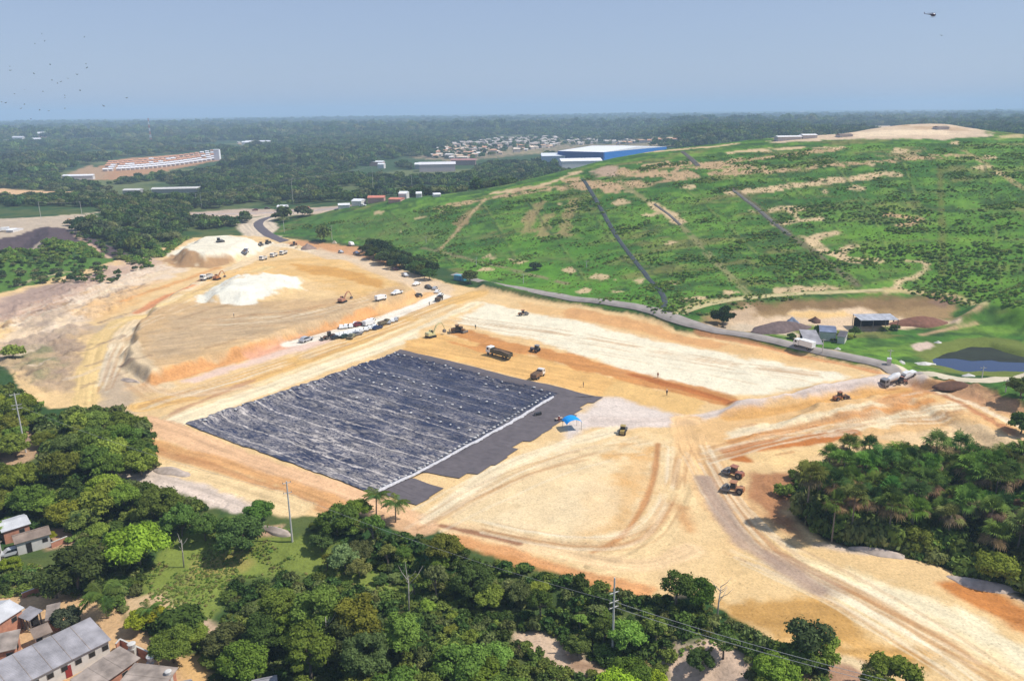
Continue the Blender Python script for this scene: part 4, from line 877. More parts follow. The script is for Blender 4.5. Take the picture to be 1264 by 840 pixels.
bare(885, 765, 6.5, 'leafless pale tree at the sand edge of the forest tip at right'); bare(405, 822, 9, 'leafless pale trunk at the front of the tall tree stand'); bare(227, 700, 6, 'leafless pale trunk right of the lime green dome tree'); bare(505, 760, 8, 'leafless pale trunk right of the tall tree stand')
# row along the road to the hill
zone([(446, 302), (470, 298), (500, 310), (525, 326), (545, 335), (540, 342), (515, 336), (480, 326), (450, 312)], 6.0, ['broad', 'mid'], [(.045, .075, .025), G3, (.05, .085, .03)], (.85, 1.2), 'dark olive tree in the row between the car park bend and the green hill', 'trees of the row at the car park bend', 3)
zone([(1020, 402), (1060, 405), (1075, 412), (1050, 418), (1020, 414)], 5.5, ['bush', 'broad'], [G2, G3], (.6, .8), 'small tree between the two sheds of the dirt yard', 'trees between the sheds', 2)
zone([(925, 408), (975, 410), (985, 416), (940, 414)], 6, ['bush'], [G2, G3], (.6, .9), 'low shrub in the verge between the asphalt road and the gravel heap', 'shrubs on the road verge', 1, name='shrub', cat='shrub')
print('trees', NT)
# ------------------------------------------------------------------ palms
def frondmesh(rgs, L=4.2, droop=.5, lw=.75, ns=13, up0=.9):
    """one arched pinnate frond along +x"""
    V = []; Q = []; lc = []; pts = []; a = up0; x = z = 0.0
    for i in range(ns + 1):
        pts.append((x, z)); st = L / ns; x += math.cos(a) * st; z += math.sin(a) * st; a -= (up0 + droop) / ns * 1.1
    for i in range(ns):
        (x0, z0), (x1, z1) = pts[i], pts[i + 1]; t = i / ns; w_ = lw * (math.sin(math.pi * min(1, t * .92 + .12)) ** .6)
        V += [(x0, -.05, z0), (x0, .05, z0), (x1, .04, z1), (x1, -.04, z1)]; k = len(V) - 4; Q.append((k, k + 1, k + 2, k + 3)); lc.append(.9)
        for sgn in (-1, 1):
            for q in range(2):
                u = q * .5; xa = x0 + (x1 - x0) * u; za = z0 + (z1 - z0) * u; dx = rgs.uniform(.3, .5) * w_; dz = -rgs.uniform(.25, .6) * w_
                V += [(xa, 0, za), (xa + .17, 0, za), (xa + dx + .1, sgn * w_, za + dz), (xa + dx, sgn * w_ * .95, za + dz)]; k = len(V) - 4
                Q.append((k, k + 1, k + 2, k + 3)); lc.append(rgs.uniform(.3, .9))
    me = fastmesh('frond', V, Q); setlc(me, np.array(lc)); me.materials.append(LEAF); return me
_r = random.Random(4); FR = [frondmesh(_r, 4.2, _d, .85, 13, _u) for _d, _u in ((.7, .9), (1.0, .6), (.5, 1.1), (1.2, .3))]
def palmtrunk(h, r=.16, lean=.3):
    b = MB(); b.tube([(0, 0, -.5), (lean * .2, 0, h * .35), (lean * .6, 0, h * .7), (lean, 0, h)], [r * 1.3, r, r * .9, r * .85], 8)
    me = bpy.data.meshes.new('trunk'); me.from_pydata(b.v, [], b.f); me.materials.append(PBARK); smooth(me); return me
def coco(px, py, h, s, n, label, col=G2, up_=0):
    p = U(px, py, h * s); e = empty('palm_tree', (p[0], p[1], p[2]), random.uniform(0, 6)); e.scale = (s, s, s); PLACED.append((p[0], p[1]))
    o = bpy.data.objects.new('trunk', palmtrunk(h)); COL.objects.link(o); setpar(o, e)
    for i in range(n):
        o = bpy.data.objects.new('frond', FR[(i * 7 // 3 + up_) % 4]); COL.objects.link(o); setpar(o, e); o.location = (.3, 0, h); o.rotation_euler = (0, random.uniform(-.15, .1), i * 2.4 + random.uniform(-.2, .2)); o.color = jit(col, .1)
    return tag(e, label, 'palm tree')
coco(128, 733, 4.2, 1.12, 17, 'big coconut palm with arched fronds above the small houses', (.10, .16, .035))
coco(463, 613, 5.5, .85, 15, 'left one of the two palms at the lower corner of the liner', G3, 2)
coco(487, 622, 4.8, .85, 15, 'right one of the two palms at the lower corner of the liner', G3, 1)
coco(97, 636, 5.5, .7, 11, 'thin palm with few fronds behind the white house', (.07, .10, .04), 1)
coco(182, 752, 5.5, .62, 10, 'slim papaya like palm over the yellow green fruit trees', (.09, .15, .03))
def fanpalm(seed, h=9.0, n=24, R=1.8):
    """moriche palm crown: stalks that end in big fan leaves, brown dead skirt under them"""
    rg = np.random.default_rng(seed); V = []; Q = []; lc = []; D = []; DQ = []; DL = []
    for i in range(n):
        el = rg.uniform(-.5, 1.35); az = i * 2.4 + rg.uniform(-.3, .3); dead = el < -.15; Ls = rg.uniform(1.3, 2.3)
        d = np.array([math.cos(az) * math.cos(el), math.sin(az) * math.cos(el), math.sin(el)]); s_ = np.array([-math.sin(az), math.cos(az), 0]); u_ = np.cross(d, s_)
        c = np.array([0, 0, h]) + d * Ls; TV, TQ, TL = (D, DQ, DL) if dead else (V, Q, lc)
        k = len(TV); a0 = np.array([0, 0, h]); TV += [a0 - s_ * .04, a0 + s_ * .04, c + s_ * .04, c - s_ * .04]; TQ.append((k, k + 1, k + 2, k + 3)); TL.append(.7)
        m_ = 17
        for j in range(m_):
            ph = (j / (m_ - 1) - .5) * 4.6; dd = d * math.cos(ph) + s_ * math.sin(ph); L2 = R * rg.uniform(.8, 1.1) * (1 - .18 * abs(ph) / 2.3)
            mid = c + dd * L2 * .6 + u_ * .12; tip = c + dd * L2 + np.array([0, 0, -rg.uniform(.25, .75)]); pr = np.cross(dd, u_) * .10
            k = len(TV); TV += [c, mid - pr, tip, mid + pr]; TQ.append((k, k + 1, k + 2, k + 3)); TL.append(rg.uniform(.2, .95))
    me = fastmesh('crown', V, Q); setlc(me, np.array(lc)); me.materials.append(LEAF)
    dm = None
    if D: dm = fastmesh('dead_skirt', D, DQ); setlc(dm, np.array(DL)); dm.materials.append(DEADM)
    return me, dm, palmtrunk(h, .17, .0)
FP = [fanpalm(100 + i, 8.5 + (i % 3), 26 + i) for i in range(6)]
def fan(x, y, s, label, group, col):
    me, dm, tk = random.choice(FP); e = empty('palm_tree', (x, y, float(zat(x, y)[0])), random.uniform(0, 6)); e.scale = (s, s, s)
    for m_, c in ((me, col), (dm, (.16, .12, .06)), (tk, (1, 1, 1))):
        if m_ is None: continue
        o = bpy.data.objects.new(m_.name.split('.')[0], m_); COL.objects.link(o); setpar(o, e); o.color = jit(c, .2)
    tag(e, label, 'palm tree', group)
PG = (.085, .155, .032)
def palmzone(L, sp, label, group, dz, srange, keepout=()):
    for x, y in poisson(UP(L, dz), sp, .38):
        if any((x - a) ** 2 + (y - b_) ** 2 < 2.6 ** 2 for a, b_ in PLACED): continue
        PLACED.append((x, y)); fan(x, y, random.uniform(*srange), label, group, random.choice([PG, PG, (.065, .12, .03), (.13, .17, .045), (.10, .20, .035)]))
palmzone([(1000, 575), (1025, 556), (1080, 548), (1115, 552), (1150, 560), (1200, 556), (1264, 560), (1330, 565), (1330, 610), (1264, 610), (1150, 605), (1060, 600), (1000, 600)], 3.9, 'fan palm in the back half of the dark palm grove at right', 'fan palms in the back half of the grove', 8, (.82, 1.08))
palmzone([(990, 602), (1060, 602), (1150, 607), (1264, 612), (1340, 615), (1340, 700), (1264, 670), (1200, 648), (1120, 636), (1050, 628), (1005, 618), (990, 608)], 3.9, 'fan palm in the front half of the dark palm grove at right', 'fan palms in the front half of the grove', 8, (.82, 1.08))
zone([(985, 622), (1010, 642), (1060, 662), (1120, 675), (1180, 690), (1250, 715), (1330, 745), (1330, 735), (1200, 676), (1100, 655), (1000, 622)], 3.6, ['bush', 'bush', 'broad'], [G2, G3, G1, G3], (.6, .95), 'leafy green tree along the front foot of the palm grove', 'leafy trees at the front foot of the grove', 2.0, drop=.1, mind=1.3)
one('bush', 968, 604, 1.1, G1, 'green bush standing off the left end of the palm grove', 1.2, name='shrub', cat='shrub')
one('bush', 982, 586, .9, G1, 'upper green bush at the left end of the palm grove', 1.2, name='shrub', cat='shrub')
# ------------------------------------------------------------------ stuff: scattered in masses with one instancer each
def srccol(name, meshes, cols):
    c = bpy.data.collections.new(name)
    for i, (m_, k_) in enumerate(zip(meshes, cols)):
        m_.materials.clear(); m_.materials.append(leafmat('leaf_%s_%d' % (name, i), .2, k_)); c.objects.link(bpy.data.objects.new('%s_%02d' % (name, i), m_))
    return c
def scatter(name, xy, sc, col, label, nvar, dz=0, kind='stuff', zs=None):
    z = zat(xy[:, 0], xy[:, 1]) + dz; n = len(xy)
    me = bpy.data.meshes.new(name); me.vertices.add(n); me.vertices.foreach_set('co', np.column_stack([xy, z]).astype(np.float32).ravel())
    a = me.attributes.new('sc', 'FLOAT_VECTOR', 'POINT'); s3 = np.stack([sc, sc, sc * (zs if zs is not None else RNG.uniform(.75, 1.3, n))], 1); a.data.foreach_set('vector', s3.astype(np.float32).ravel())
    a = me.attributes.new('ro', 'FLOAT_VECTOR', 'POINT'); a.data.foreach_set('vector', np.column_stack([np.zeros(n), np.zeros(n), RNG.uniform(0, 6.28, n)]).astype(np.float32).ravel())
    a = me.attributes.new('ix', 'INT', 'POINT'); a.data.foreach_set('value', RNG.integers(0, nvar, n).astype(np.int32))
    o = bpy.data.objects.new(name, me); COL.objects.link(o)
    g = bpy.data.node_groups.new(name + '_nodes', 'GeometryNodeTree'); g.interface.new_socket('Geometry', in_out='INPUT', socket_type='NodeSocketGeometry'); g.interface.new_socket('Geometry', in_out='OUTPUT', socket_type='NodeSocketGeometry')
    N = g.nodes; L = g.links; gi = N.new('NodeGroupInput'); go = N.new('NodeGroupOutput'); ip = N.new('GeometryNodeInstanceOnPoints'); ci = N.new('GeometryNodeCollectionInfo')
    ci.inputs['Collection'].default_value = col; ci.inputs['Separate Children'].default_value = True; ci.inputs['Reset Children'].default_value = True
    def na(nm, t):
        q = N.new('GeometryNodeInputNamedAttribute'); q.data_type = t; q.inputs['Name'].default_value = nm; return q.outputs['Attribute']
    L.new(gi.outputs[0], ip.inputs['Points']); L.new(ci.outputs[0], ip.inputs['Instance']); ip.inputs['Pick Instance'].default_value = True
    L.new(na('ix', 'INT'), ip.inputs['Instance Index']); L.new(na('ro', 'FLOAT_VECTOR'), ip.inputs['Rotation']); L.new(na('sc', 'FLOAT_VECTOR'), ip.inputs['Scale']); L.new(ip.outputs[0], go.inputs[0])
    md = o.modifiers.new('scatter', 'NODES'); md.node_group = g; o['kind'] = kind; o['label'] = label; return o
farm = [crownmesh('farcrown', 300 + i, R=4.6, H=4.4, base=1.0, n=520, leaf=1.35, nl=16, lob=(.28, .45))[0] for i in range(7)]
FC = [(.066, .115, .036), (.090, .148, .040), (.042, .078, .030), (.120, .180, .045), (.080, .105, .050), (.054, .105, .032), (.16, .18, .07)]
fcol = srccol('farcrowns', farm, FC)
CLEAR = [[(70, 214), (110, 203), (150, 196), (200, 191), (272, 185), (284, 203), (258, 211), (200, 218), (120, 230), (76, 226)], [(505, 206), (510, 196), (560, 177), (640, 167), (835, 167), (835, 176), (700, 184), (690, 186), (605, 196), (610, 200), (575, 214), (510, 214)],
         [(232, 258), (330, 254), (440, 248), (500, 240), (490, 254), (340, 268), (330, 300), (290, 300), (305, 272), (235, 272)], [(-80, 235), (0, 232), (60, 236), (110, 236), (112, 241), (50, 244), (-80, 245)], [(680, 185), (740, 181), (830, 183), (830, 205), (690, 208)], [(148, 232), (248, 229), (250, 246), (148, 248)],
         [(-80, 255), (125, 256), (130, 275), (75, 280), (150, 306), (196, 342), (0, 372), (-100, 390)], [(200, 306), (240, 285), (310, 275), (345, 262), (345, 300)]]
CLW = [UP(p) for p in CLEAR]
def okfar(xy, m=4):
    k = np.ones(len(xy), bool); X_, Y_ = xy[:, 0], xy[:, 1]
    for W in CLW: k &= sdpoly(X_, Y_, W) < 0
    k &= sdpoly(X_, Y_, HILLW) < -m; k &= sdpoly(X_, Y_, EW) < -m; return k
def ring(d0, d1, sp, th=40):
    n = int(rad(2 * th) * (d1 ** 2 - d0 ** 2) / 2 / sp ** 2); D = np.sqrt(RNG.uniform(d0 ** 2, d1 ** 2, n)); t = RNG.uniform(-rad(th), rad(th), n); return np.stack([D * np.sin(t), D * np.cos(t)], 1)
xy = ring(330, 900, 6.6); xy = xy[okfar(xy, 3)]; xy = xy[(xy[:, 0] < -60)]
WZ = UP([(-100, 350), (-100, 240), (110, 240), (330, 268), (320, 292), (250, 288), (190, 302), (130, 310)], 3); k = sdpoly(xy[:, 0], xy[:, 1], WZ) > 0
near = xy[k]
near = near[np.argsort(np.hypot(near[:, 0], near[:, 1]))]; nn = 0
for x, y in near[:nn]: tree('mid', x, y, random.uniform(.75, 1.1), random.choice([G1, G3, G2, G3]), 'green tree in the wood between the upper left mound and the gravel yard', 'trees of the wood behind the upper left mound')
scatter('woodland', near[nn:], RNG.uniform(.7, 1.1, len(near) - nn), fcol, 'dense green wood behind the upper left mound, read as one mass', 7)
xy = ring(480, 1300, 8.2); xy = xy[sdpoly(xy[:, 0], xy[:, 1], WZ) < 0]; xy = xy[okfar(xy)]; n_ = fbm(xy[:, 0] / 110, xy[:, 1] / 140, 5, 3); xy = xy[n_ > .39]
scatter('forest', xy, RNG.uniform(.65, 1.35, len(xy)), fcol, 'rolling green forest between the hill and the far settlements', 7)
xy = ring(1300, 2800, 15); xy = xy[okfar(xy)]; n_ = fbm(xy[:, 0] / 200, xy[:, 1] / 300, 6, 3); xy = xy[n_ > .40]
scatter('distant_forest', xy, RNG.uniform(1.1, 2.2, len(xy)) * np.where(fbm(xy[:, 0] / 300, xy[:, 1] / 200, 8, 2) > .6, 1.25, 1.0), fcol, 'bluish dark forest stretching behind the settlements', 7)
xy = ring(2800, 7500, 42); scatter('horizon_forest', xy, RNG.uniform(2.6, 5.0, len(xy)), fcol, 'pale blue forest along the horizon', 7)
# undergrowth in the foreground and scrub on the hill
ug = [crownmesh('ug', 400 + i, R=1.5, H=1.3, base=.0, n=420, leaf=.38, nl=9, lob=(.3, .5))[0] for i in range(5)]
ucol = srccol('undergrowths', ug, [(.075, .125, .03), (.11, .165, .035), (.14, .17, .055), (.06, .105, .028), (.15, .21, .045)])
gcol = srccol('grasstufts', [crownmesh('gt', 500 + i, R=1.6, H=1.2, base=.0, n=160, leaf=.6, nl=6, lob=(.3, .5))[0] for i in range(4)], [(.17, .25, .05), (.22, .28, .07), (.15, .23, .045), (.27, .27, .09)])
def inz(L, sp, dz=0): return poisson(UP(L, dz), sp, .5)
bare = [UP(q) for q in ([(150, 736), (200, 733), (215, 748), (190, 767), (160, 764)], [(240, 765), (275, 770), (268, 790), (242, 785)], [(-40, 735), (60, 728), (130, 745), (200, 790), (250, 812), (270, 870), (-60, 900)], [(628, 778), (660, 780), (735, 815), (730, 835), (690, 830), (650, 800)], [(830, 790), (880, 785), (920, 805), (925, 860), (820, 850)], [(-20, 660), (70, 650), (100, 680), (66, 712), (-20, 705)], [(740, 822), (790, 828), (800, 870), (740, 870)])]
xy = inz([(-100, 560), (60, 580), (130, 590), (220, 612), (300, 648), (380, 650), (470, 648), (560, 680), (700, 715), (790, 740), (880, 750), (930, 790), (1020, 820), (1020, 900), (-150, 900)], 1.7)
for W in bare: xy = xy[sdpoly(xy[:, 0], xy[:, 1], W) < 0]
gr = sdpoly(xy[:, 0], xy[:, 1], UP([(190, 650), (260, 636), (340, 645), (430, 675), (525, 735), (500, 745), (430, 722), (360, 712), (290, 720), (268, 765), (200, 778), (175, 715)]))
keep = gr < 0; xy = xy[keep]; gr = gr[keep]
scatter('undergrowth', xy, np.where(gr > 0, RNG.uniform(.12, .3, len(xy)), RNG.uniform(.4, 1.1, len(xy))), ucol, 'leafy undergrowth covering the forest floor in the foreground', 5)
xy = inz([(200, 660), (260, 640), (330, 648), (420, 675), (510, 730), (470, 735), (360, 705), (290, 715), (260, 765), (200, 775), (180, 720)], .62); xy = xy[fbm(xy[:, 0] / 5, xy[:, 1] / 4, 4, 3) > .48]
scatter('clearing_grass', xy, RNG.uniform(.08, .24, len(xy)), gcol, 'rough grass and low weeds in the foreground clearing', 4)
xy = np.concatenate([inz([(0, 690), (60, 700), (70, 738), (20, 735), (0, 740), (-60, 735), (-60, 690)], .7), inz([(640, 775), (700, 785), (740, 800), (800, 820), (930, 800), (920, 780), (700, 770)], .9)])
scatter('clearing_grass', xy, RNG.uniform(.10, .34, len(xy)), gcol, 'weeds by the dirt path at the left edge and around the pale bottom clearing', 4)
xy = inz([(982, 632), (1010, 656), (1060, 674), (1120, 686), (1180, 698), (1250, 724), (1340, 768), (1340, 730), (1200, 666), (1100, 645), (1000, 618)], 1.6)
scatter('grove_thicket', xy, RNG.uniform(1.2, 2.3, len(xy)), ucol, 'dense leafy thicket along the front foot of the palm grove', 5, zs=RNG.uniform(1.0, 1.9, len(xy)))
xy = np.concatenate([inz([(48, 528), (80, 512), (140, 508), (182, 530), (190, 580), (150, 585), (60, 580)], 2.2), inz([(-40, 478), (20, 488), (42, 505), (44, 525), (20, 545), (-40, 560)], 2.2), inz([(985, 600), (1020, 575), (1100, 565), (1264, 575), (1340, 600), (1340, 770), (1240, 722), (1120, 686), (1010, 660)], 1.5)])
scatter('undergrowth', xy, RNG.uniform(.7, 2.1, len(xy)), ucol, 'leafy undergrowth beneath the clump of trees and the palm grove', 5)
hcol = srccol('hillscrubs', [crownmesh('hs', 420 + i, R=1.5, H=1.1, base=.0, n=260, leaf=.5, nl=9, lob=(.3, .5))[0] for i in range(5)], [(.12, .22, .04), (.16, .26, .045), (.19, .25, .07), (.10, .18, .038), (.20, .29, .055)])
HBP = [(340, 282), (440, 296), (560, 330), (700, 368), (830, 396), (1090, 350), (1264, 380), (1330, 400), (1400, 200), (1264, 175), (900, 190), (700, 225), (500, 262)]
hb = inz(HBP, 1.9)
n_ = fbm(hb[:, 0] / 22, hb[:, 1] / 12, 15, 4) + .10 * sst(hb[:, 0] / hb[:, 1], .25, .5); nf = fbm(hb[:, 0] / 7, hb[:, 1] / 5, 19, 3); n_ = n_ * .55 + nf * .45; kk = n_ > .60; th_ = hb[kk]; g_ = n_[kk]
scatter('hill_thicket', th_, RNG.uniform(.25, .6, len(th_)) * (1 + 3 * (g_ - .60)), hcol, 'low green thickets on the grassy landfill hill', 5, zs=RNG.uniform(.6, 1.1, len(th_)))
kk = (n_ > .42) & (n_ <= .60) & (RNG.random(len(hb)) < .65); th_ = hb[kk]
scatter('hill_tufts', th_, RNG.uniform(.12, .34, len(th_)), gcol, 'tall grass tufts on the landfill hill', 4, zs=RNG.uniform(.5, 1.0, len(th_)))
tw = np.concatenate([poisson(UP(q, 2.5), 6.2, .45) for q in ([(-20, 306), (60, 305), (110, 318), (160, 340), (120, 345), (50, 345), (-20, 352)], [(85, 284), (120, 280), (160, 300), (190, 322), (170, 330), (130, 310)])])
scatter('slope_trees', tw, RNG.uniform(.22, .5, len(tw)), fcol, 'green bushy trees on the slope around the dark gravel ridge at left', 7)
sl_ = inz([(0, 330), (60, 322), (130, 318), (200, 318), (230, 296), (200, 296), (120, 270), (110, 282), (150, 300), (190, 330), (130, 318), (100, 300), (0, 312), (-60, 320), (-60, 350)], 1.9)
sl_ = sl_[fbm(sl_[:, 0] / 9, sl_[:, 1] / 7, 23, 3) > .40]
scatter('slope_scrub', sl_, RNG.uniform(.5, 1.4, len(sl_)), hcol, 'green scrub on the slope under the gravel yard', 5)
# ------------------------------------------------------------------ materials of the objects
pnt = mat('painted_body', rough=.35, var=.06, scale=1.5, objcol=True, spec=.5)
wall_ = mat('plaster_wall', rough=.9, var=.12, scale=.8, objcol=True, spec=.2)
roof_ = mat('roof_sheet', rough=.7, var=.16, scale=.5, objcol=True, spec=.3)
glass = mat('dark_glass', (.02, .025, .03), .15, var=.05)
rub = mat('rubber', (.025, .024, .023), .9, var=.1)
stl = mat('dusty_steel', (.20, .18, .16), .6, .3, var=.2, scale=2)
concr = mat('concrete_pole', (.50, .48, .44), .85, var=.1, scale=2)
WHITE, SILVER, BLACK, RED, YEL, ORA, BLUE, GREY = (.78, .78, .76, 1), (.42, .43, .45, 1), (.03, .03, .032, 1), (.18, .03, .03, 1), (.52, .34, .05, 1), (.48, .14, .04, 1), (.03, .20, .42, 1), (.22, .22, .23, 1)
def wheel(e, x, y, r=.34, w=.24):
    b = MB(); b.cyl((x, y - w / 2, r), (x, y + w / 2, r), r, n=12); o = b.build('wheel', rub, e)
    b = MB(); s = 1 if y > 0 else -1; b.cyl((x, y + s * w / 2, r), (x, y + s * (w / 2 + .02), r), r * .55, n=8); q = b.build('rim', stl, o); return o
def part(nm, b, m, e, col=None):
    o = b.build(nm, m, e)
    if col: o.color = col
    return o
def mk_car(kind, col):
    e = empty(dict(car='car', pickup='pickup_truck', van='van')[kind])
    b = MB()
    if kind == 'car':
        b.prism([(-2.1, .35), (2.1, .35), (2.15, .7), (1.2, .92), (-1.9, .98), (-2.15, .75)], -.86, .86)
        b.prism([(-1.7, .95), (.95, .92), (.25, 1.45), (-1.2, 1.47)], -.78, .78, .14); g = [(-1.68, .98), (.90, .96), (.28, 1.37), (-1.2, 1.39)]
    elif kind == 'pickup':
        b.prism([(-2.6, .5), (2.6, .5), (2.65, .95), (1.4, 1.12), (-2.6, 1.1)], -.92, .92); b.prism([(-.9, 1.1), (1.3, 1.1), (.6, 1.75), (-.75, 1.77)], -.84, .84, .12)
        g = [(-.87, 1.14), (1.25, 1.14), (.62, 1.66), (-.74, 1.68)]
    else:
        b.prism([(-2.5, .4), (2.3, .4), (2.4, 1.0), (1.7, 1.2), (1.1, 2.0), (-2.5, 2.05)], -.95, .95, .08); g = [(.3, 1.25), (1.62, 1.25), (1.08, 1.85), (.3, 1.85)]
    part('body', b, pnt, e, col)
    yy_ = .84 if kind != 'van' else .93; b = MB(); zz = max(z for _, z in g)
    b.prism(g, -yy_ + .03, yy_ - .03, .13 if kind != 'van' else .06); part('window', b, glass, e)
    if kind == 'pickup':
        b = MB(); b.box(-2.5, -1.0, -.78, .78, 1.08, 1.115); part('cargo_bed', b, rub, e)
    b = MB(); x1 = {'car': 2.1, 'pickup': 2.6, 'van': 2.35}[kind]
    for s in (-1, 1): b = MB(); b.box(x1 - .1, x1 + .05, s * .62 - .16, s * .62 + .16, .68 if kind == 'car' else .82, .84 if kind == 'car' else .96); part('headlight', b, stl, e)
    wx = {'car': 1.32, 'pickup': 1.65, 'van': 1.5}[kind]; r = .33 if kind == 'car' else .39
    for x in (-wx, wx):
        for y in (-.82, .82): wheel(e, x, y, r)
    return e
def mk_truck(kind, cab, bed):
    """three and four axle lorries, x forward"""
    L = {'dump': 7.2, 'long': 10.4, 'tank': 7.6, 'mixer': 7.6, 'box': 7.4}[kind]; e = empty({'dump': 'dump_truck', 'long': 'dump_truck', 'tank': 'tanker_truck', 'mixer': 'mixer_truck', 'box': 'truck'}[kind]); h = L / 2
    b = MB(); b.box(-h, h - .5, -.45, .45, .75, 1.0); part('chassis', b, stl, e)
    b = MB(); b.prism([(h - 2.0, .9), (h, .9), (h + .02, 1.8), (h - .25, 2.85), (h - 1.9, 2.9), (h - 2.0, 2.7)], -1.2, 1.2, .06); c = part('cab', b, pnt, e, cab)
    b = MB(); b.prism([(h - .02, 1.85), (h + .04, 1.85), (h - .20, 2.65), (h - .26, 2.65)], -1.05, 1.05, .04); b.box(h - 1.3, h - .5, -1.205, 1.205, 1.85, 2.55); setp = part('windscreen', b, glass, c)
    if kind in ('dump', 'long'):
        x0, x1 = -h - .1, h - 2.2; b = MB(); hh = 2.35
        b.prism([(x0, 1.15), (x1, 1.15), (x1, hh), (x0 + .1, hh)], -1.24, -1.16); b.prism([(x0, 1.15), (x1, 1.15), (x1, hh), (x0 + .1, hh)], 1.16, 1.24)
        b.box(x0, x1, -1.16, 1.16, 1.05, 1.15); b.box(x1 - .08, x1, -1.16, 1.16, 1.15, hh + .25); b.box(x0, x0 + .08, -1.16, 1.16, 1.15, hh - .1)
        for k in range(5): xx = x0 + .4 + (x1 - x0 - .8) * k / 4; b.box(xx, xx + .12, -1.3, -1.24, 1.15, hh); b.box(xx, xx + .12, 1.24, 1.3, 1.15, hh)
        part('dump_bed', b, pnt, e, bed)
        b = MB(); b.prism([(x0 + .1, 1.16), (x1 - .1, 1.16), (x1 - .6, 2.2), ((x0 + x1) / 2, 2.45), (x0 + .5, 2.1)], -1.14, 1.14, .5); part('load', b, mat('brown_load', A(120, 96, 74), .95, var=.3, scale=2), e)
    elif kind == 'tank':
        b = MB(); b.cyl((-h, 0, 2.0), (h - 2.3, 0, 2.0), 1.05, n=14); part('tank', b, pnt, e, bed)
    elif kind == 'mixer':
        b = MB(); b.cyl((-h + .2, 0, 2.6), (-h + 2, 0, 2.3), .7, 1.25, 14); b.cyl((-h + 2, 0, 2.3), (h - 2.4, 0, 2.0), 1.25, .8, 14); part('drum', b, pnt, e, bed)
    else:
        b = MB(); b.box(-h, h - 2.2, -1.22, 1.22, 1.1, 3.2); part('cargo_box', b, pnt, e, bed)
    ax = {'dump': (h - 1, -h + 1.1, -h + 2.4), 'long': (h - 1, h - 2.9, -h + 1.2, -h + 2.5), 'tank': (h - 1, -h + 1.1, -h + 2.4), 'mixer': (h - 1, -h + 1.1, -h + 2.4), 'box': (h - 1, -h + 1.5)}[kind]
    for x in ax:
        for y in (-1.05, 1.05): wheel(e, x, y, .5, .32)
    return e
def mk_excavator(col, bend=.0):
    e = empty('excavator')
    for s in (-1, 1):
        b = MB(); b.prism([(-1.9, .35), (-1.5, 0), (1.5, 0), (1.9, .35), (1.6, .85), (-1.6, .85)], s * 1.3 - .3, s * 1.3 + .3); part('track', b, rub, e)
    b = MB(); b.box(-2.2, 1.4, -1.3, 1.3, .95, 1.5); b.prism([(-2.3, 1.5), (-.3, 1.5), (-.3, 2.3), (-2.1, 2.2)], -1.3, 1.3, .1); part('body', b, pnt, e, col)
    b = MB(); b.prism([(-.1, 1.5), (1.4, 1.5), (1.2, 2.9), (0, 2.95)], .25, 1.3, .05); c = part('cab', b, pnt, e, col)
    b = MB(); b.prism([(0, 1.75), (1.38, 1.75), (1.24, 2.75), (.1, 2.8)], .22, 1.33, .05); part('window', b, glass, c)
    b = MB(); b.tube([(1.0, -.3, 1.6), (2.8, -.3, 4.2 - bend), (4.0, -.3, 4.9 - bend), (5.6, -.3, 4.6 - bend)], [.34, .36, .30, .24], 4); part('boom', b, pnt, e, col)
    b = MB(); b.tube([(5.2, -.3, 5.0 - bend), (6.6, -.3, 3.2 - bend), (7.1, -.3, 1.7 - bend)], [.24, .22, .16], 4); part('stick', b, pnt, e, col)
    b = MB(); b.prism([(6.5, 1.7 - bend), (7.4, 1.75 - bend), (7.5, .8 - bend), (6.9, .35 - bend), (6.2, .7 - bend)], -.85, .25); part('bucket', b, stl, e)
    return e
def mk_dozer(col):
    e = empty('bulldozer')
    for s in (-1, 1):
        b = MB(); b.prism([(-1.8, .4), (-1.4, 0), (1.3, 0), (1.8, .4), (1.3, .95), (-1.5, .95)], s * 1.05 - .28, s * 1.05 + .28); part('track', b, rub, e)
    b = MB(); b.box(-1.7, 1.9, -.72, .72, .6, 1.2); b.prism([(.2, 1.2), (1.9, 1.2), (1.9, 1.75), (.2, 1.9)], -.6, .6); part('body', b, pnt, e, col)
    b = MB(); b.prism([(-1.2, 1.2), (.2, 1.2), (.1, 2.75), (-1.1, 2.75)], -.75, .75, .06); c = part('cab', b, glass, e)
    b = MB(); b.box(-1.35, .3, -.85, .85, 2.75, 2.9); part('cab_roof', b, pnt, e, col)
    b = MB(); b.prism([(2.3, .05), (2.5, .05), (2.62, .6), (2.45, 1.25), (2.3, 1.2), (2.42, .6)], -1.75, 1.75); b.box(.5, 2.4, -1.5, -1.35, .35, .55); b.box(.5, 2.4, 1.35, 1.5, .35, .55); part('blade', b, stl, e, col)
    return e
def mk_roller(col):
    e = empty('road_roller')
    b = MB(); b.cyl((1.7, -1.05, .75), (1.7, 1.05, .75), .75, n=16); part('drum', b, stl, e)
    b = MB(); b.box(.7, 2.6, -1.25, -1.1, .6, .95); b.box(.7, 2.6, 1.1, 1.25, .6, .95); b.box(.6, .85, -1.25, 1.25, .55, 1.1); b.box(2.5, 2.65, -1.25, 1.25, .6, .9); part('drum_frame', b, pnt, e, col)
    b = MB(); b.prism([(-2.6, .7), (-.6, .7), (-.6, 1.4), (-2.4, 1.55)], -.75, .75, .08); b.box(-.8, .6, -.6, .6, .7, 1.1); part('body', b, pnt, e, col)
    b = MB(); b.prism([(-.7, 1.1), (.6, 1.1), (.5, 2.5), (-.6, 2.5)], -.7, .7, .05); part('cab', b, glass, e)
    b = MB(); b.box(-.9, .75, -.85, .85, 2.5, 2.65); part('cab_roof', b, pnt, e, col)
    for y in (-.85, .85): wheel(e, -1.6, y, .75, .5)
    return e
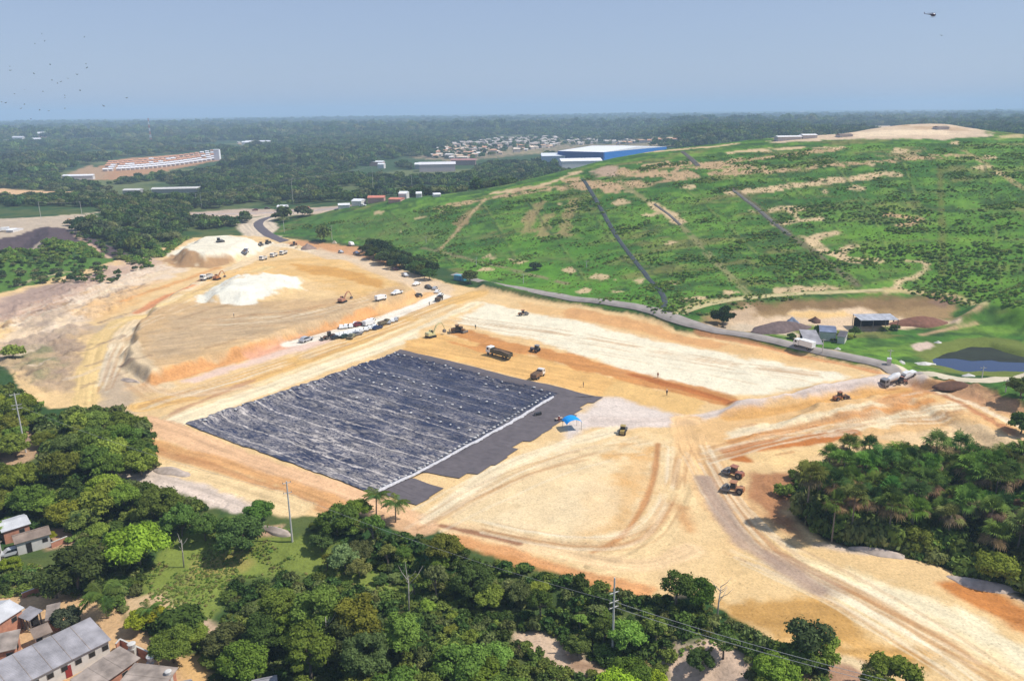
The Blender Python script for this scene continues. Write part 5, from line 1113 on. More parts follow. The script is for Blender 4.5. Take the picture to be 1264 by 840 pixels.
def mk_loader(col):
    e = empty('wheel_loader')
    b = MB(); b.prism([(-3.0, .8), (-.4, .8), (-.4, 1.9), (-2.8, 1.8)], -.85, .85, .08); b.box(-.4, 1.6, -.5, .5, .75, 1.4); part('body', b, pnt, e, col)
    b = MB(); b.prism([(-.9, 1.9), (.4, 1.4), (.3, 3.1), (-.8, 3.15)], -.75, .75, .05); part('cab', b, glass, e)
    b = MB(); b.box(-1.0, .5, -.82, .82, 3.1, 3.25); part('cab_roof', b, pnt, e, col)
    b = MB(); b.tube([(.8, -.5, 1.5), (2.2, -.5, 1.3), (3.1, -.5, .7)], .16, 4); b.tube([(.8, .5, 1.5), (2.2, .5, 1.3), (3.1, .5, .7)], .16, 4); part('lift_arm', b, pnt, e, col)
    b = MB(); b.prism([(3.0, .1), (4.2, .1), (4.25, .2), (3.3, .35), (3.4, 1.3), (3.1, 1.2)], -1.4, 1.4); part('bucket', b, stl, e)
    for x in (-1.8, 1.4):
        for y in (-1.0, 1.0): wheel(e, x, y, .75, .5)
    return e
def mk_tractor(col):
    e = empty('tractor')
    b = MB(); b.prism([(-.6, .8), (2.2, .8), (2.3, 1.2), (2.1, 1.6), (-.6, 1.6)], -.4, .4, .05); part('body', b, pnt, e, col)
    b = MB(); b.prism([(-1.4, 1.2), (.2, 1.5), (.1, 2.6), (-1.2, 2.6)], -.7, .7, .06); part('cab', b, glass, e)
    b = MB(); b.box(-1.5, .3, -.8, .8, 2.6, 2.75); part('cab_roof', b, pnt, e, col)
    for y in (-.9, .9): wheel(e, -.8, y, .85, .5); wheel(e, 1.7, y * .85, .5, .35)
    return e
PRO = {}; DEF = {}
def put(key, mk, px, py, qx, qy, label, cat, group=None, s=1.0, col=None, dz=.03):
    """stand a machine at photo pixel (px,py) facing (qx,qy)"""
    if key not in PRO:
        e = mk(); PRO[key] = e; DEF[key] = {c.name.split('.')[0]: tuple(c.color) for c in CHD[e.name]}
    else: e = copy_tree(PRO[key])
    for ch in CHD[e.name]: ch.color = DEF[key][ch.name.split('.')[0]]
    p = U(px, py); q = U(qx, qy); hh = hd(p, q); L_ = 1.4
    zf = float(zat(p[0] + L_ * math.cos(hh), p[1] + L_ * math.sin(hh))[0]); zb = float(zat(p[0] - L_ * math.cos(hh), p[1] - L_ * math.sin(hh))[0])
    e.location = (p[0], p[1], (zf + zb) / 2 + dz); e.rotation_euler = (0, -math.atan2(zf - zb, 2 * L_), hh); e.scale = (s, s, s)
    if col:
        for ch in CHD.get(e.name, []):
            if ch.name.split('.')[0] in ('body', 'cab', 'cab_roof'): ch.color = col
    return tag(e, label, cat, group)
car = lambda: mk_car('car', WHITE); pk = lambda: mk_car('pickup', WHITE); van = lambda: mk_car('van', WHITE)
# upper left, on the mounds
put('dozer', lambda: mk_dozer(GREY), 271, 299, 290, 297, 'small dark bulldozer on top of the white mound at upper left', 'bulldozer')
put('dump', lambda: mk_truck('dump', WHITE, (.15, .18, .26, 1)), 303, 313, 320, 305, 'dump truck with blue grey bed on the right edge of the white mound', 'dump truck')
for i, (x, y, w_) in enumerate(((325, 321, 'left'), (338, 317, 'middle'), (350, 314, 'right'))):
    put('dump2', lambda: mk_truck('dump', WHITE, (.55, .55, .54, 1)), x, y, x - 20, y + 6, w_ + ' one of three light dump trucks queued behind the white sand patch', 'dump truck', 'dump trucks queued on the upper road', s=.9)
put('roller', lambda: mk_roller(GREY), 322, 303, 330, 302, 'dark small roller left of two machines on the upper road bend', 'roller')
put('tractor', lambda: mk_tractor(BLACK), 331, 301, 340, 299, 'dark tractor standing beside the small roller at the upper road bend', 'tractor')
put('loader', lambda: mk_loader((.25, .12, .06, 1)), 363, 303, 352, 306, 'brown wheel loader beside the grey gravel pile near the green hill', 'loader', s=.8)
put('dump2', None, 255, 345, 240, 350, 'dump truck with a pale cab on the orange haul road, behind an excavator', 'dump truck')
put('exc_o', lambda: mk_excavator((.42, .17, .06, 1), .8), 268, 345, 290, 338, 'orange excavator behind the dump truck on the orange haul road', 'excavator', s=.85)
put('exc_p', lambda: mk_excavator((.42, .20, .12, 1), .5), 423, 373, 440, 366, 'reddish excavator digging in the hollow of the spoil plateau', 'excavator', s=.85)
# along the upper road
put('car', car, 421, 312, 440, 317, 'silver car at the left end of the row by the hill', 'car', col=SILVER, s=1.1)
put('van', van, 434, 303, 452, 309, 'white van parked under the first trees below the green hill', 'van', s=1.1)
put('pickup', pk, 440, 314, 456, 319, 'dark blue pickup at the left end of the dark tree row', 'pickup', col=(.08, .10, .17, 1), s=1.1)
put('car', None, 488, 333, 500, 338, 'dark red car under the dark tree row', 'car', col=(.25, .10, .10, 1))
put('pickup', None, 500, 341, 515, 346, 'grey pickup parked under the right half of the dark tree row', 'pickup', col=SILVER)
put('pickup', None, 514, 352, 496, 348, 'white pickup with a dark bed, right below the grey pickup', 'pickup')
put('car', None, 529, 356, 540, 360, 'black car facing the parked white cars at the road bend', 'car', col=BLACK, s=1.15)
put('car', None, 516, 365, 506, 369, 'black car alone on the brown dirt inside the road bend', 'car', col=BLACK, s=1.15)
for i, (x, y, c) in enumerate(((537, 357, SILVER), (540, 361, WHITE), (544, 365, WHITE))):
    put('car', None, x, y, x + 10, y - 8, ('silver car at the far end', 'white car in the middle', 'white car at the near end')[i] + ' of the three parked at the road bend', 'car', col=c)
put('dump_b', lambda: mk_truck('dump', BLACK, (.05, .045, .04, 1)), 542, 371, 555, 364, 'dark dump truck at the road bend below three parked cars', 'dump truck', s=.75)
put('pickup', None, 490, 363, 475, 367, 'white pickup alone on the inner side of the road bend', 'pickup', s=1.1)
put('box', lambda: mk_truck('box', WHITE, WHITE), 470, 371, 490, 366, 'white box truck on the bare ground inside the road bend', 'truck', s=.75)
# parking row above the liner
put('car', None, 378, 421, 400, 414, 'silver long car at the left end of the pale strip above the cutting', 'car', col=SILVER, s=1.3)
put('loader', None, 406, 418, 392, 421, 'dark brown wheel loader left of the parked white cars', 'loader', s=.85, col=(.10, .05, .03, 1))
FRC = [(417, 413.5), (422, 412), (427, 411), (432, 410), (437, 409), (442, 408), (447, 407), (452, 405.5), (457, 404), (462, 402.5)]
for i, (x, y) in enumerate(FRC):
    put('car', None, x + random.uniform(-.6, .6), y + 2.2 + random.uniform(-.5, .5), x + random.uniform(-1, 7), y - 6, 'white car parked %s from the left in the near row above the liner' % ORD[i], 'car', 'white cars in the near parking row', s=1.05, col=WHITE)
BRC = [(421, 405), (427, 404), (433, 403), (439, 401.5), (450, 399.5), (455, 397.5), (460, 396)]
for i, (x, y) in enumerate(BRC):
    put('car', None, x + random.uniform(-.8, .8), y + random.uniform(-.6, .6), x + random.uniform(-1, 8), y - 6, 'white car parked %s from the left in the far row above the liner' % ORD[i], 'car', 'white cars in the far parking row', s=1.0, col=WHITE)
for i, (x, y) in enumerate(((415, 418), (427, 416.5), (441, 413.5), (466, 406))):
    put('car', None, x, y, x + 12, y - 3, ('black', 'dark green', 'grey', 'dark blue')[i] + ' car parked along the near side of the white rows', 'car', col=(BLACK, (.04, .07, .05, 1), GREY, (.03, .05, .12, 1))[i])
put('car', None, 443, 402, 452, 399, 'dark red car between the two rows of parked white cars', 'car', col=RED, s=1.15)
put('van', None, 456, 401, 466, 398, 'white van among the right half of the parked cars', 'van', s=1.05)
put('pickup', None, 434, 417, 440, 412, 'olive pickup parked below the near row of white cars', 'pickup', col=(.20, .20, .13, 1))
put('dump_o', lambda: mk_truck('dump', (.16, .14, .08, 1), (.14, .13, .09, 1)), 474, 401, 484, 398, 'olive dump truck right of the rows of parked cars', 'dump truck', s=.72)
for i, (x, y, c) in enumerate(((480, 399, SILVER), (485, 397, WHITE), (489, 395.5, SILVER))):
    put('car', None, x, y, x + 3, y - 6, ORD[i] + ' car right of the olive dump truck, end of the parking strip', 'car', col=c)
# the pad above the liner
put('exc_w', lambda: mk_excavator((.55, .50, .25, 1), -.4), 532, 416, 560, 409, 'yellow and white excavator with a long raised arm above the liner corner', 'excavator', s=.9)
put('dozer', None, 563, 410, 550, 411, 'brown bulldozer right of the white armed excavator', 'bulldozer', col=(.20, .11, .05, 1)); put('dozer', None, 570, 410, 584, 413, 'second brown bulldozer, start of the dark orange band', 'bulldozer', col=(.26, .13, .05, 1), s=.8)
put('roller', None, 646, 389, 655, 388, 'orange brown roller on the pale pad, farthest machine there', 'roller', col=(.34, .14, .05, 1), s=.85)
put('long', lambda: mk_truck('long', WHITE, (.055, .06, .045, 1)), 616, 440, 598, 436, 'long dark dump truck with a white cab on the orange band', 'dump truck')
put('tractor', None, 661, 434, 650, 432, 'dark tractor right of the long truck', 'tractor', col=GREY, s=.9)
put('tip', lambda: mk_truck('dump', (.72, .68, .62, 1), (.20, .12, .08, 1)), 664, 466, 677, 458, 'tipping truck with brown bed stopped at the far rim of the liner', 'dump truck', s=.85)
put('roller', None, 769, 534, 772, 526, 'small yellow brown roller on the pale sand right of the blue canopy', 'roller', s=.8, col=(.36, .26, .08, 1))
put('roller', None, 905, 587, 893, 583, 'upper one of the two brown rollers by the palm grove', 'roller', s=.95, col=(.32, .12, .07, 1))
put('roller', None, 905, 607, 890, 604, 'lower one of the two brown rollers by the palm grove', 'roller', s=.95, col=(.40, .18, .08, 1))
put('loader', None, 1037, 493, 1050, 491, 'brown loader on the grey haul road at right', 'loader', s=.75, col=(.30, .12, .05, 1))
put('mixer', lambda: mk_truck('mixer', GREY, (.62, .62, .62, 1)), 1100, 474, 1085, 477, 'grey mixer truck at the junction of haul road and asphalt', 'mixer truck', s=.9)
put('tractor', None, 1112, 473, 1126, 470, 'brown tractor behind the grey mixer truck', 'tractor', s=.8, col=(.30, .14, .10, 1))
put('pickup', None, 1120, 466, 1134, 461, 'white pickup right of the mixer truck at the junction', 'pickup', s=1.1)
put('box', None, 992, 430, 972, 424, 'white truck parked on the asphalt road beside the low sheds', 'truck', s=.95)
put('car', None, 12, 685, -5, 690, 'silver car parked beside the white house at the left edge', 'car', col=SILVER)
put('box', None, 5, 286, -15, 287, 'white truck on the gravel yard at the left edge', 'truck', s=.9)
put('exc_o', None, 90, 276, 80, 275, 'orange excavator standing on the gravel yard rim', 'excavator', s=.8)
put('loader', None, 106, 277, 120, 277, 'dark loader at the end of the gravel yard rim', 'loader', s=1.1, col=(.14, .08, .04, 1))
put('car', None, 448, 254.5, 460, 253, 'white car on the far road beside the forest', 'car', s=1.2); put('car', None, 330, 258, 345, 257, 'dark car on the far road left of the winding asphalt', 'car', s=1.2, col=(.10, .06, .05, 1))
put('car', None, 315, 260, 300, 261, 'red car on the far road at its left end', 'car', s=1.2, col=RED)
# ------------------------------------------------------------------ people
def mk_person(col, leg):
    e = empty('person'); me = bpy.data.meshes.new('body')
    J = [(0, 0, .95), (0, 0, 1.2), (0, 0, 1.42), (0, 0, 1.54), (0, 0, 1.68), (0, .12, .9), (.02, .14, .48), (0, .14, .06), (.14, .15, .03), (0, -.12, .9), (-.02, -.14, .48), (0, -.14, .06), (.14, -.15, .03), (0, .2, 1.4), (0, .27, 1.12), (.08, .29, .88), (0, -.2, 1.4), (0, -.27, 1.12), (.08, -.29, .88)]
    Ed = [(0, 1), (1, 2), (2, 3), (3, 4), (0, 5), (5, 6), (6, 7), (7, 8), (0, 9), (9, 10), (10, 11), (11, 12), (2, 13), (13, 14), (14, 15), (2, 16), (16, 17), (17, 18)]
    R_ = [.15, .15, .17, .06, .11, .1, .065, .045, .04, .1, .065, .045, .04, .07, .05, .04, .07, .05, .04]
    me.from_pydata(J, Ed, []); o = bpy.data.objects.new('body', me); COL.objects.link(o); setpar(o, e)
    md = o.modifiers.new('skin', 'SKIN')
    if not me.skin_vertices: me.attributes  # layer comes with the modifier
    bpy.context.view_layer.objects.active = o
    sv = me.skin_vertices[0].data if me.skin_vertices else None
    if sv is not None:
        for i, r in enumerate(R_): sv[i].radius = (r, r); sv[i].use_root = i == 0
    o.modifiers.new('sub', 'SUBSURF').levels = 1; me.materials.append(mat('work_clothes', rough=.9, objcol=True)); o.color = col
    b = MB(); b.ball((0, 0, 1.76), .13, .12, .08); b.cyl((0.02, 0, 1.72), (0.02, 0, 1.735), .17); part('hard_hat', b, pnt, e, leg)
    return e
for i, (x, y, c, h_, l) in enumerate(((720, 478, (.05, .05, .08, 1), YEL, 'worker in dark clothes standing at the far rim of the liner'), (587, 406, (.04, .06, .05, 1), WHITE, 'worker in dark clothes on the pale pad right of the bulldozers'),
        (530, 377, (.06, .05, .05, 1), WHITE, 'worker standing beside the haul road below the black cars'), (812, 466, (.35, .12, .05, 1), YEL, 'worker in orange on the pale pad above the dark orange band'), (823, 488, (.05, .05, .06, 1), WHITE, 'worker in dark clothes on the orange sand left of the grey road'),
        (289, 392, (.04, .04, .05, 1), WHITE, 'worker on the spoil plateau below the white sand patch'), (690, 521, (.30, .06, .05, 1), WHITE, 'worker in red left of the blue canopy'))):
    e = mk_person(c, h_); p = U(x, y); e.location = p; e.rotation_euler = (0, 0, i * 1.3); e.scale = (1.05,) * 3; tag(e, l, 'person')
# ------------------------------------------------------------------ blue canopy
p = U(706, 529); e = empty('canopy', p, .3); ps = [(-2, -1.6), (2, -1.6), (2, 1.6), (-2, 1.6)]
for x, y in ps: b = MB(); b.cyl((x, y, 0), (x, y, 2.3), .05); part('pole', b, stl, e)
b = MB(); n = 9; V = []
for i in range(n):
    for j in range(n):
        u, v = i / 8 * 2 - 1, j / 8 * 2 - 1; V.append((u * 2.2, v * 1.8, 2.25 + .95 * (1 - u * u) ** .7 + .1 * (1 - abs(v)) - .1 * abs(u * v)))
b.add(V, [(i * n + j, (i + 1) * n + j, (i + 1) * n + j + 1, i * n + j + 1) for i in range(n - 1) for j in range(n - 1)])
o = part('cloth', b, mat('blue_cloth', (.0, .28, .72), .7, var=.08), e); o.modifiers.new('t', 'SOLIDIFY').thickness = .04
tag(e, 'bright blue canopy tent beside the grey mat', 'canopy')
p = U(690, 519); e = empty('work_table', p, .5); b = MB(); b.box(-1.1, 1.1, -.5, .5, .72, .78); part('table_top', b, mat('table_board', A(190, 170, 150), .8), e)
for x in (-1, 1):
    for y in (-.4, .4): b = MB(); b.box(x - .04, x + .04, y - .04, y + .04, 0, .72); part('leg', b, stl, e)
tag(e, 'work table left of the blue canopy', 'table')
p = U(664, 513); e = empty('generator', p, .4); b = MB(); b.box(-.9, .9, -.45, .45, .3, 1.0); part('housing', b, pnt, e, BLACK)
b = MB(); b.box(-1.0, 1.0, -.5, -.42, .15, .3); b.box(-1.0, 1.0, .42, .5, .15, .3); b.box(-.95, -.9, -.45, .45, .15, 1.1); b.box(.9, .95, -.45, .45, .15, 1.1); part('frame', b, stl, e); tag(e, 'dark generator on the grey mat near the upper corner of the liner', 'generator')
# blue container at the tree row
p = U(568, 346); e = empty('container', p, hd(U(560, 346), U(577, 348)))
b = MB(); b.box(-3, 3, -1.2, 1.2, .1, 2.6)
for k in range(14): b.box(-2.9 + k * .44, -2.7 + k * .44, -1.25, -1.2, .2, 2.5)
part('wall', b, pnt, e, (.04, .24, .34, 1)); b = MB(); b.box(-3.05, 3.05, -1.3, 1.3, 2.6, 2.7); part('roof', b, pnt, e, (.10, .35, .45, 1)); b = MB(); b.box(.6, 1.4, -1.29, -1.252, .3, 2.2); part('door', b, pnt, e, (.03, .12, .30, 1)); tag(e, 'blue site container under the tree at the bend of the haul road', 'container')
# ------------------------------------------------------------------ poles and lines
def pole(px, py, ptop, label, r=.17, arms=(0.3,), nm='utility_pole', cat='utility pole', tw=1.1, dirn=0.0, metal=False, col=None):
    p = U(px, py); sc = pxm(p); hgt = (py - ptop) / sc / .955
    e = empty(nm, p, dirn); b = MB(); b.cyl((0, 0, -.3), (0, 0, hgt), r, r * .62, 10); part('shaft', b, concr, e)
    for a_ in arms:
        b = MB(); b.box(-tw, tw, -.07, .07, hgt - a_ - .1, hgt - a_); c = part('crossarm', b, concr if not metal else stl, e)
        for x in (-tw * .9, 0, tw * .9): b = MB(); b.cyl((x, 0, hgt - a_), (x, 0, hgt - a_ + .28), .07, .05, 6); part('insulator', b, stl, c)
    tag(e, label, cat); return Vector((p[0], p[1], p[2] + hgt))
T1 = pole(32, 558, 484, 'white concrete utility pole at the left edge beside the clump of trees', .2, (.3, 3.0, 3.9), dirn=.5)
T2 = pole(361, 668, 590, 'white concrete utility pole in the grassy clearing, below the bench road', .2, (.3, 2.4), dirn=.5, tw=.8)
T3 = pole(756, 806, 704, 'tall white concrete utility pole standing in front of the forest belt', .2, (2.6, 4.2, 5.2), dirn=.5, tw=.9)
def wire(a, c, sag, label, r=.02):
    b = MB(); a, c = Vector(a), Vector(c); P = [a.lerp(c, t / 14) - Vector((0, 0, sag * 4 * (t / 14) * (1 - t / 14))) for t in range(15)]; b.tube(P, r, 5); o = b.build('power_line', mat('cable', (.35, .34, .33), .5)); tag(o, label, 'power line')
D3 = Vector((PZ(1090, 870, 4)[0], PZ(1090, 870, 4)[1], 8.0))
for k, (dz, w_) in enumerate(((-4.2, 'upper'), (-5.2, 'lower'))):
    wire(T3 + Vector((0, 0, dz)), D3 + Vector((.6 * k, 0, -.9 * k)), .5, '%s cable running right from the front pole over the forest' % w_, .035)
wire(T2 + Vector((0, 0, -2.4)), T3 + Vector((0, 0, -4.2)), 1.2, 'cable between the two poles at the bottom middle'); wire(T1 + Vector((0, 0, -3)), T2 + Vector((0, 0, -2.4)), 1.5, 'cable between the left pole and the clearing pole')
FP_ = [(51, 271, 250, 'pale pole on the gravel yard rim, left one'), (102, 270, 250, 'grey pole on the gravel yard rim, right one'), (362, 252, 223, 'tall pole behind the far road, beside the forest'), (461, 240, 208, 'tall pole in the forest above the white far car'), (509, 240, 218, 'pole in the forest left of the hill foot'),
       (243, 256, 240, 'pole above the left end of the far road'), (249, 256, 241, 'second pole above the left end of the far road'), (351, 287, 272, 'thin pole at the winding asphalt road'), (410, 297, 279, 'pale pole beside the boulder at the hill foot'), (588, 328, 318, 'short pole on the lower green hill above the asphalt'),
       (646, 350, 338, 'thin pole at the edge of the asphalt below the lone dark bush'), (1098, 446, 431, 'thin pole next to the small white hut'), (1212, 467, 452, 'white pole in front of the pond'), (1241, 484, 468, 'dark wooden pole beside the dirt road right of the pond'), (1015, 436, 418, 'thin pole right of the white truck by the sheds'),
       (724, 330, 322, 'marker pole beside the dark channel on the hill'), (526, 300, 292, 'thin pole low on the left slope of the hill')]
TT = []
for x, y, t, l in FP_: TT.append(pole(x, y, t, l, .16, (.4,), tw=1.0))
for a, c, l in ((0, 1, 'cable between the two poles of the gravel yard'), (5, 2, 'long cable across the forest edge, left span'), (2, 3, 'long cable across the forest edge, middle span'), (3, 4, 'long cable across the forest edge, right span')): wire(TT[a], TT[c], 1.0, l, .06)
# lattice mast far away and thin antennas
def mast(px, py, ptop, label, w_=2.2, cols=((.75, .75, .75, 1), (.5, .12, .08, 1))):
    p = U(px, py); hgt = (py - ptop) / pxm(p); e = empty('radio_mast', p); n = 8
    for i in range(n):
        z0, z1 = hgt * i / n, hgt * (i + 1) / n; a = w_ * (1 - i / n * .75); c = w_ * (1 - (i + 1) / n * .75); b = MB()
        q0 = [(-a, -a), (a, -a), (a, a), (-a, a)]; q1 = [(-c, -c), (c, -c), (c, c), (-c, c)]
        for j in range(4):
            b.cyl((*q0[j], z0), (*q1[j], z1), .28, n=4); b.cyl((*q0[j], z0), (*q1[(j + 1) % 4], z1), .2, n=4)
        part('lattice_section', b, pnt, e, cols[i % 2])
    tag(e, label, 'radio mast')
mast(187, 178, 147, 'tall red and white radio mast far away over the forest at left'); mast(584, 158, 145, 'thin far radio mast over the forest at middle'); mast(284, 161, 150, 'small far radio mast right of the white mast', 1.5)
# ------------------------------------------------------------------ helicopter and birds
p = PD(1151, 18.5, 330); e = empty('helicopter', p, math.pi + .15)
b = MB(); b.ball((-.6, 0, 0), 2.0, .95, 1.0, 14, 9); b.tube([(1.0, 0, .35), (3.0, 0, .45), (6.2, 0, .65)], [.5, .26, .13], 8); e.scale = (.5,) * 3; part('fuselage', b, pnt, e, (.06, .02, .04, 1))
b = MB(); b.prism([(5.7, .6), (6.2, .55), (6.8, 1.7), (6.4, 1.7)], -.06, .06); b.box(5.2, 5.7, -.8, .8, .5, .56); part('tail_fin', b, pnt, e, (.10, .03, .05, 1))
b = MB(); b.cyl((0, 0, .9), (0, 0, 1.4), .12); part('rotor_mast', b, stl, e)
for k in range(3): b = MB(); a = k * 2.09 + .2; b.prism([(0, 1.38), (5.2, 1.42), (5.2, 1.46), (0, 1.44)], -.13, .13); o = part('rotor_blade', b, stl, e); o.rotation_euler = (0, 0, a)
for s in (-1, 1): b = MB(); b.tube([(-2.2, s, -1.3), (-1.9, s, -1.45), (1.2, s, -1.45)], .07, 6); b.cyl((-1.2, s * .5, -.7), (-1.2, s, -1.45), .05); b.cyl((.4, s * .5, -.7), (.4, s, -1.45), .05); part('skid', b, stl, e)
tag(e, 'small dark helicopter flying at the upper right', 'helicopter')
bm = mat('feathers', (.03, .028, .03), .9)
def mk_bird():
    e = empty('vulture'); b = MB(); b.ball((0, 0, 0), .38, .13, .12, 10, 6); b.ball((.42, 0, .02), .1, .06, .06, 8, 5); b.add([(-.3, -.06, 0), (-.3, .06, 0), (-.72, .15, .02), (-.72, -.15, .02)], [(0, 1, 2, 3)]); part('body', b, bm, e)
    for s in (-1, 1): b = MB(); b.add([(.2, s * .08, .03), (.28, s * .6, .22), (.12, s * 1.0, .30), (-.1, s * .95, .28), (-.16, s * .5, .16), (-.18, s * .08, .03), (.2, s * .08, -.01), (.12, s * 1.0, .28), (-.18, s * .08, -.01)], [(0, 1, 2, 3, 4, 5), (6, 8, 7)]); part('wing', b, bm, e)
    return e
BB = [(52, 42), (55, 51), (43, 54), (12, 82), (12, 87), (42, 91), (106, 79), (107, 84), (62, 80), (64, 99), (71, 103), (75, 101), (84, 97), (99, 112), (53, 113), (18, 116), (80, 118), (80, 121), (156, 121), (30, 111), (7, 127), (2, 126), (30, 129), (26, 134), (80, 134), (128, 131), (104, 46), (49, 136), (1162, 44), (925, 48), (60, 137), (38, 147), (95, 92)]
b0 = None
for i, (x, y) in enumerate(BB):
    e = mk_bird() if b0 is None else copy_tree(b0); b0 = b0 or e; dd = random.uniform(230, 420); pp = PD(x, y, dd); e.location = pp; e.rotation_euler = (random.uniform(-.5, .5), random.uniform(-.3, .3), random.uniform(0, 6)); e.scale = (.55,) * 3
    if x < 200: tag(e, 'tiny black vulture soaring in the scattered flock at the upper left', 'bird', 'vultures soaring in the flock at upper left')
    else: tag(e, 'tiny black bird alone under the helicopter' if x > 1000 else 'tiny black bird alone high over the blue hall', 'bird')
# ------------------------------------------------------------------ houses near the camera
def ribbed(name, col, pitch=.9, var=.18):
    m = mat(name, col, .75, var=var + .12, scale=.45, spec=.25)
    nt = m.node_tree; N = nt.nodes; L = nt.links; tc = [n for n in N if n.type == 'TEX_COORD'][0]; w_ = N.new('ShaderNodeTexWave'); w_.inputs['Scale'].default_value = 2.2 / pitch; w_.bands_direction = 'X'
    b = N.new('ShaderNodeBump'); b.inputs['Strength'].default_value = .8; b.inputs['Distance'].default_value = .06; L.new(tc.outputs['Object'], w_.inputs['Vector']); L.new(w_.outputs['Fac'], b.inputs['Height']); L.new(b.outputs['Normal'], N['Principled BSDF'].inputs['Normal']); return m
RG = ribbed('grey_fibre_sheet', A(186, 182, 184)); RB = ribbed('brown_fibre_sheet', A(172, 152, 136)); RW = ribbed('white_metal_sheet', A(236, 236, 236), var=.06); RD = ribbed('weathered_sheet', A(190, 174, 160), var=.3)
BRK = mat('brick_wall', A(206, 146, 118), .95, var=.22, scale=1.3, bump=.4); PLA = mat('white_plaster', A(226, 222, 214), .9, var=.1, scale=.9); DKM = mat('dark_opening', (.02, .018, .016), .9); REDD = mat('red_door', (.25, .03, .03), .6)
def house(q, h, label, roof=RG, wall=PLA, kind='mono', rise=.7, wins=0, door=None, open_=False, nm='house', cat='house', over=.35, seams=0):
    P = [U(a, b_, h) for a, b_ in q]; FL, FR, BR, BL = [Vector((p[0], p[1])) for p in P]
    c = (FL + FR + BR + BL) / 4; ax = ((FR - FL).normalized() + (BR - BL).normalized()).normalized(); ay = Vector((-ax.y, ax.x)); w_ = ((FR - FL).length + (BR - BL).length) / 2 - 2 * over; d = (abs((BL - FL).dot(ay)) + abs((BR - FR).dot(ay))) / 2 - 2 * over
    z0 = float(zat(c.x, c.y)[0]); e = empty(nm, (c.x, c.y, z0), math.atan2(ax.y, ax.x)); X0, X1, Y0, Y1 = -w_ / 2, w_ / 2, -d / 2, d / 2; t = .14
    def zr(y): return h + (rise * (y - Y0) / d if kind == 'mono' else rise * (1 - abs(y) / (d / 2)))
    if not open_:
        b = MB()
        if kind == 'mono': b.add([(X0, Y0, -.5), (X1, Y0, -.5), (X1, Y1, -.5), (X0, Y1, -.5), (X0, Y0, h), (X1, Y0, h), (X1, Y1, h + rise), (X0, Y1, h + rise)], [(0, 3, 2, 1), (4, 5, 6, 7), (0, 1, 5, 4), (1, 2, 6, 5), (2, 3, 7, 6), (3, 0, 4, 7)])
        else: b.add([(X0, Y0, -.5), (X1, Y0, -.5), (X1, Y1, -.5), (X0, Y1, -.5), (X0, Y0, h), (X1, Y0, h), (X1, Y1, h), (X0, Y1, h), (X0, 0, h + rise), (X1, 0, h + rise)], [(0, 3, 2, 1), (0, 1, 5, 4), (1, 2, 6, 9, 5), (2, 3, 7, 6), (3, 0, 4, 8, 7), (4, 5, 9, 8), (6, 7, 8, 9)])
        b.build('wall', wall, e)
    else:
        for x in np.linspace(X0, X1, 4):
            for y in (Y0, Y1): b = MB(); b.box(x - .09, x + .09, y - .09, y + .09, -.3, zr(y)); b.build('post', stl, e)
        b = MB(); b.box(X0 + .2, X1 - .2, Y1 - .6, Y1 - .5, -.3, h * .9); b.build('wall', DKM, e)  # near-black back panel, paints the shade inside the open shed
    def slab(y0, y1, z0_, z1_): return MB().add([(X0 - over, y0, z0_ + .03), (X1 + over, y0, z0_ + .03), (X1 + over, y1, z1_ + .03), (X0 - over, y1, z1_ + .03), (X0 - over, y0, z0_ + t), (X1 + over, y0, z0_ + t), (X1 + over, y1, z1_ + t), (X0 - over, y1, z1_ + t)], [(0, 3, 2, 1), (4, 5, 6, 7), (0, 1, 5, 4), (1, 2, 6, 5), (2, 3, 7, 6), (3, 0, 4, 7)])
    k = rise / (d if kind == 'mono' else d / 2)
    if kind == 'mono':
        r = slab(Y0 - over, Y1 + over, h - over * k, h + rise + over * k).build('roof', roof, e)
    else:
        r = slab(Y0 - over, 0, h - over * k, h + rise).build('roof', roof, e); slab(Y1 + over, 0.0, h - over * k, h + rise).build('roof', roof, e)
        b = MB(); b.cyl((X0 - over, 0, h + rise + t), (X1 + over, 0, h + rise + t), .12, n=6); b.build('ridge_cap', roof, r)
    for i in range(seams):
        x = X0 + (X1 - X0) * (i + 1) / (seams + 1); y0, y1 = Y0 - over, (Y1 + over if kind == 'mono' else -.1)
        b = MB(); z0_, z1_ = h - over * k + t, (h + rise + over * k + t if kind == 'mono' else h + rise + t); b.tube([(x, y0, z0_), (x, y1, z1_)], .06, 4); b.build('sheet_joint', RD, r)
    for i in range(wins):
        x = X0 + (X1 - X0) * (i + .7) / wins; b = MB(); b.box(x - .5, x + .5, Y0 - .05, Y0 - .003, h - 1.5, h - .6); f = b.build('window', stl, e); b = MB(); b.box(x - .42, x + .42, Y0 - .08, Y0 - .052, h - 1.42, h - .68); b.build('pane', DKM, f)
    if door is not None:
        x = X0 + (X1 - X0) * door; b = MB(); b.box(x - .45, x + .45, Y0 - .06, Y0 - .003, 0, 2.05); b.build('door', REDD if roof is RG else DKM, e)
    b = MB(); b.box(X1 + .003, X1 + .05, -.5, .5, h - 1.5, h - .6); b.build('window', DKM, e)
    tag(e, label, cat); return e
house([(-75, 897), (138, 788), (112, 770), (-92, 866)], 2.9, 'long row house with a grey sheet roof and white front wall at the bottom left', RG, PLA, 'mono', 1.0, 11, .72, seams=7)
house([(88, 842), (150, 802), (172, 812), (112, 858)], 2.9, 'house with a flat brownish grey roof right of the long grey roof', RD, BRK, 'mono', .5, 1, seams=2)
house([(128, 868), (174, 813), (214, 832), (172, 890)], 2.8, 'house with a weathered roof at the bottom edge beside the white water tank', RD, BRK, 'mono', .4, 1, seams=3)
house([(-50, 801), (27, 752), (0, 739), (-76, 786)], 3.6, 'tall brick house with a bright white roof at the left edge', RW, BRK, 'gable', .8, 2)
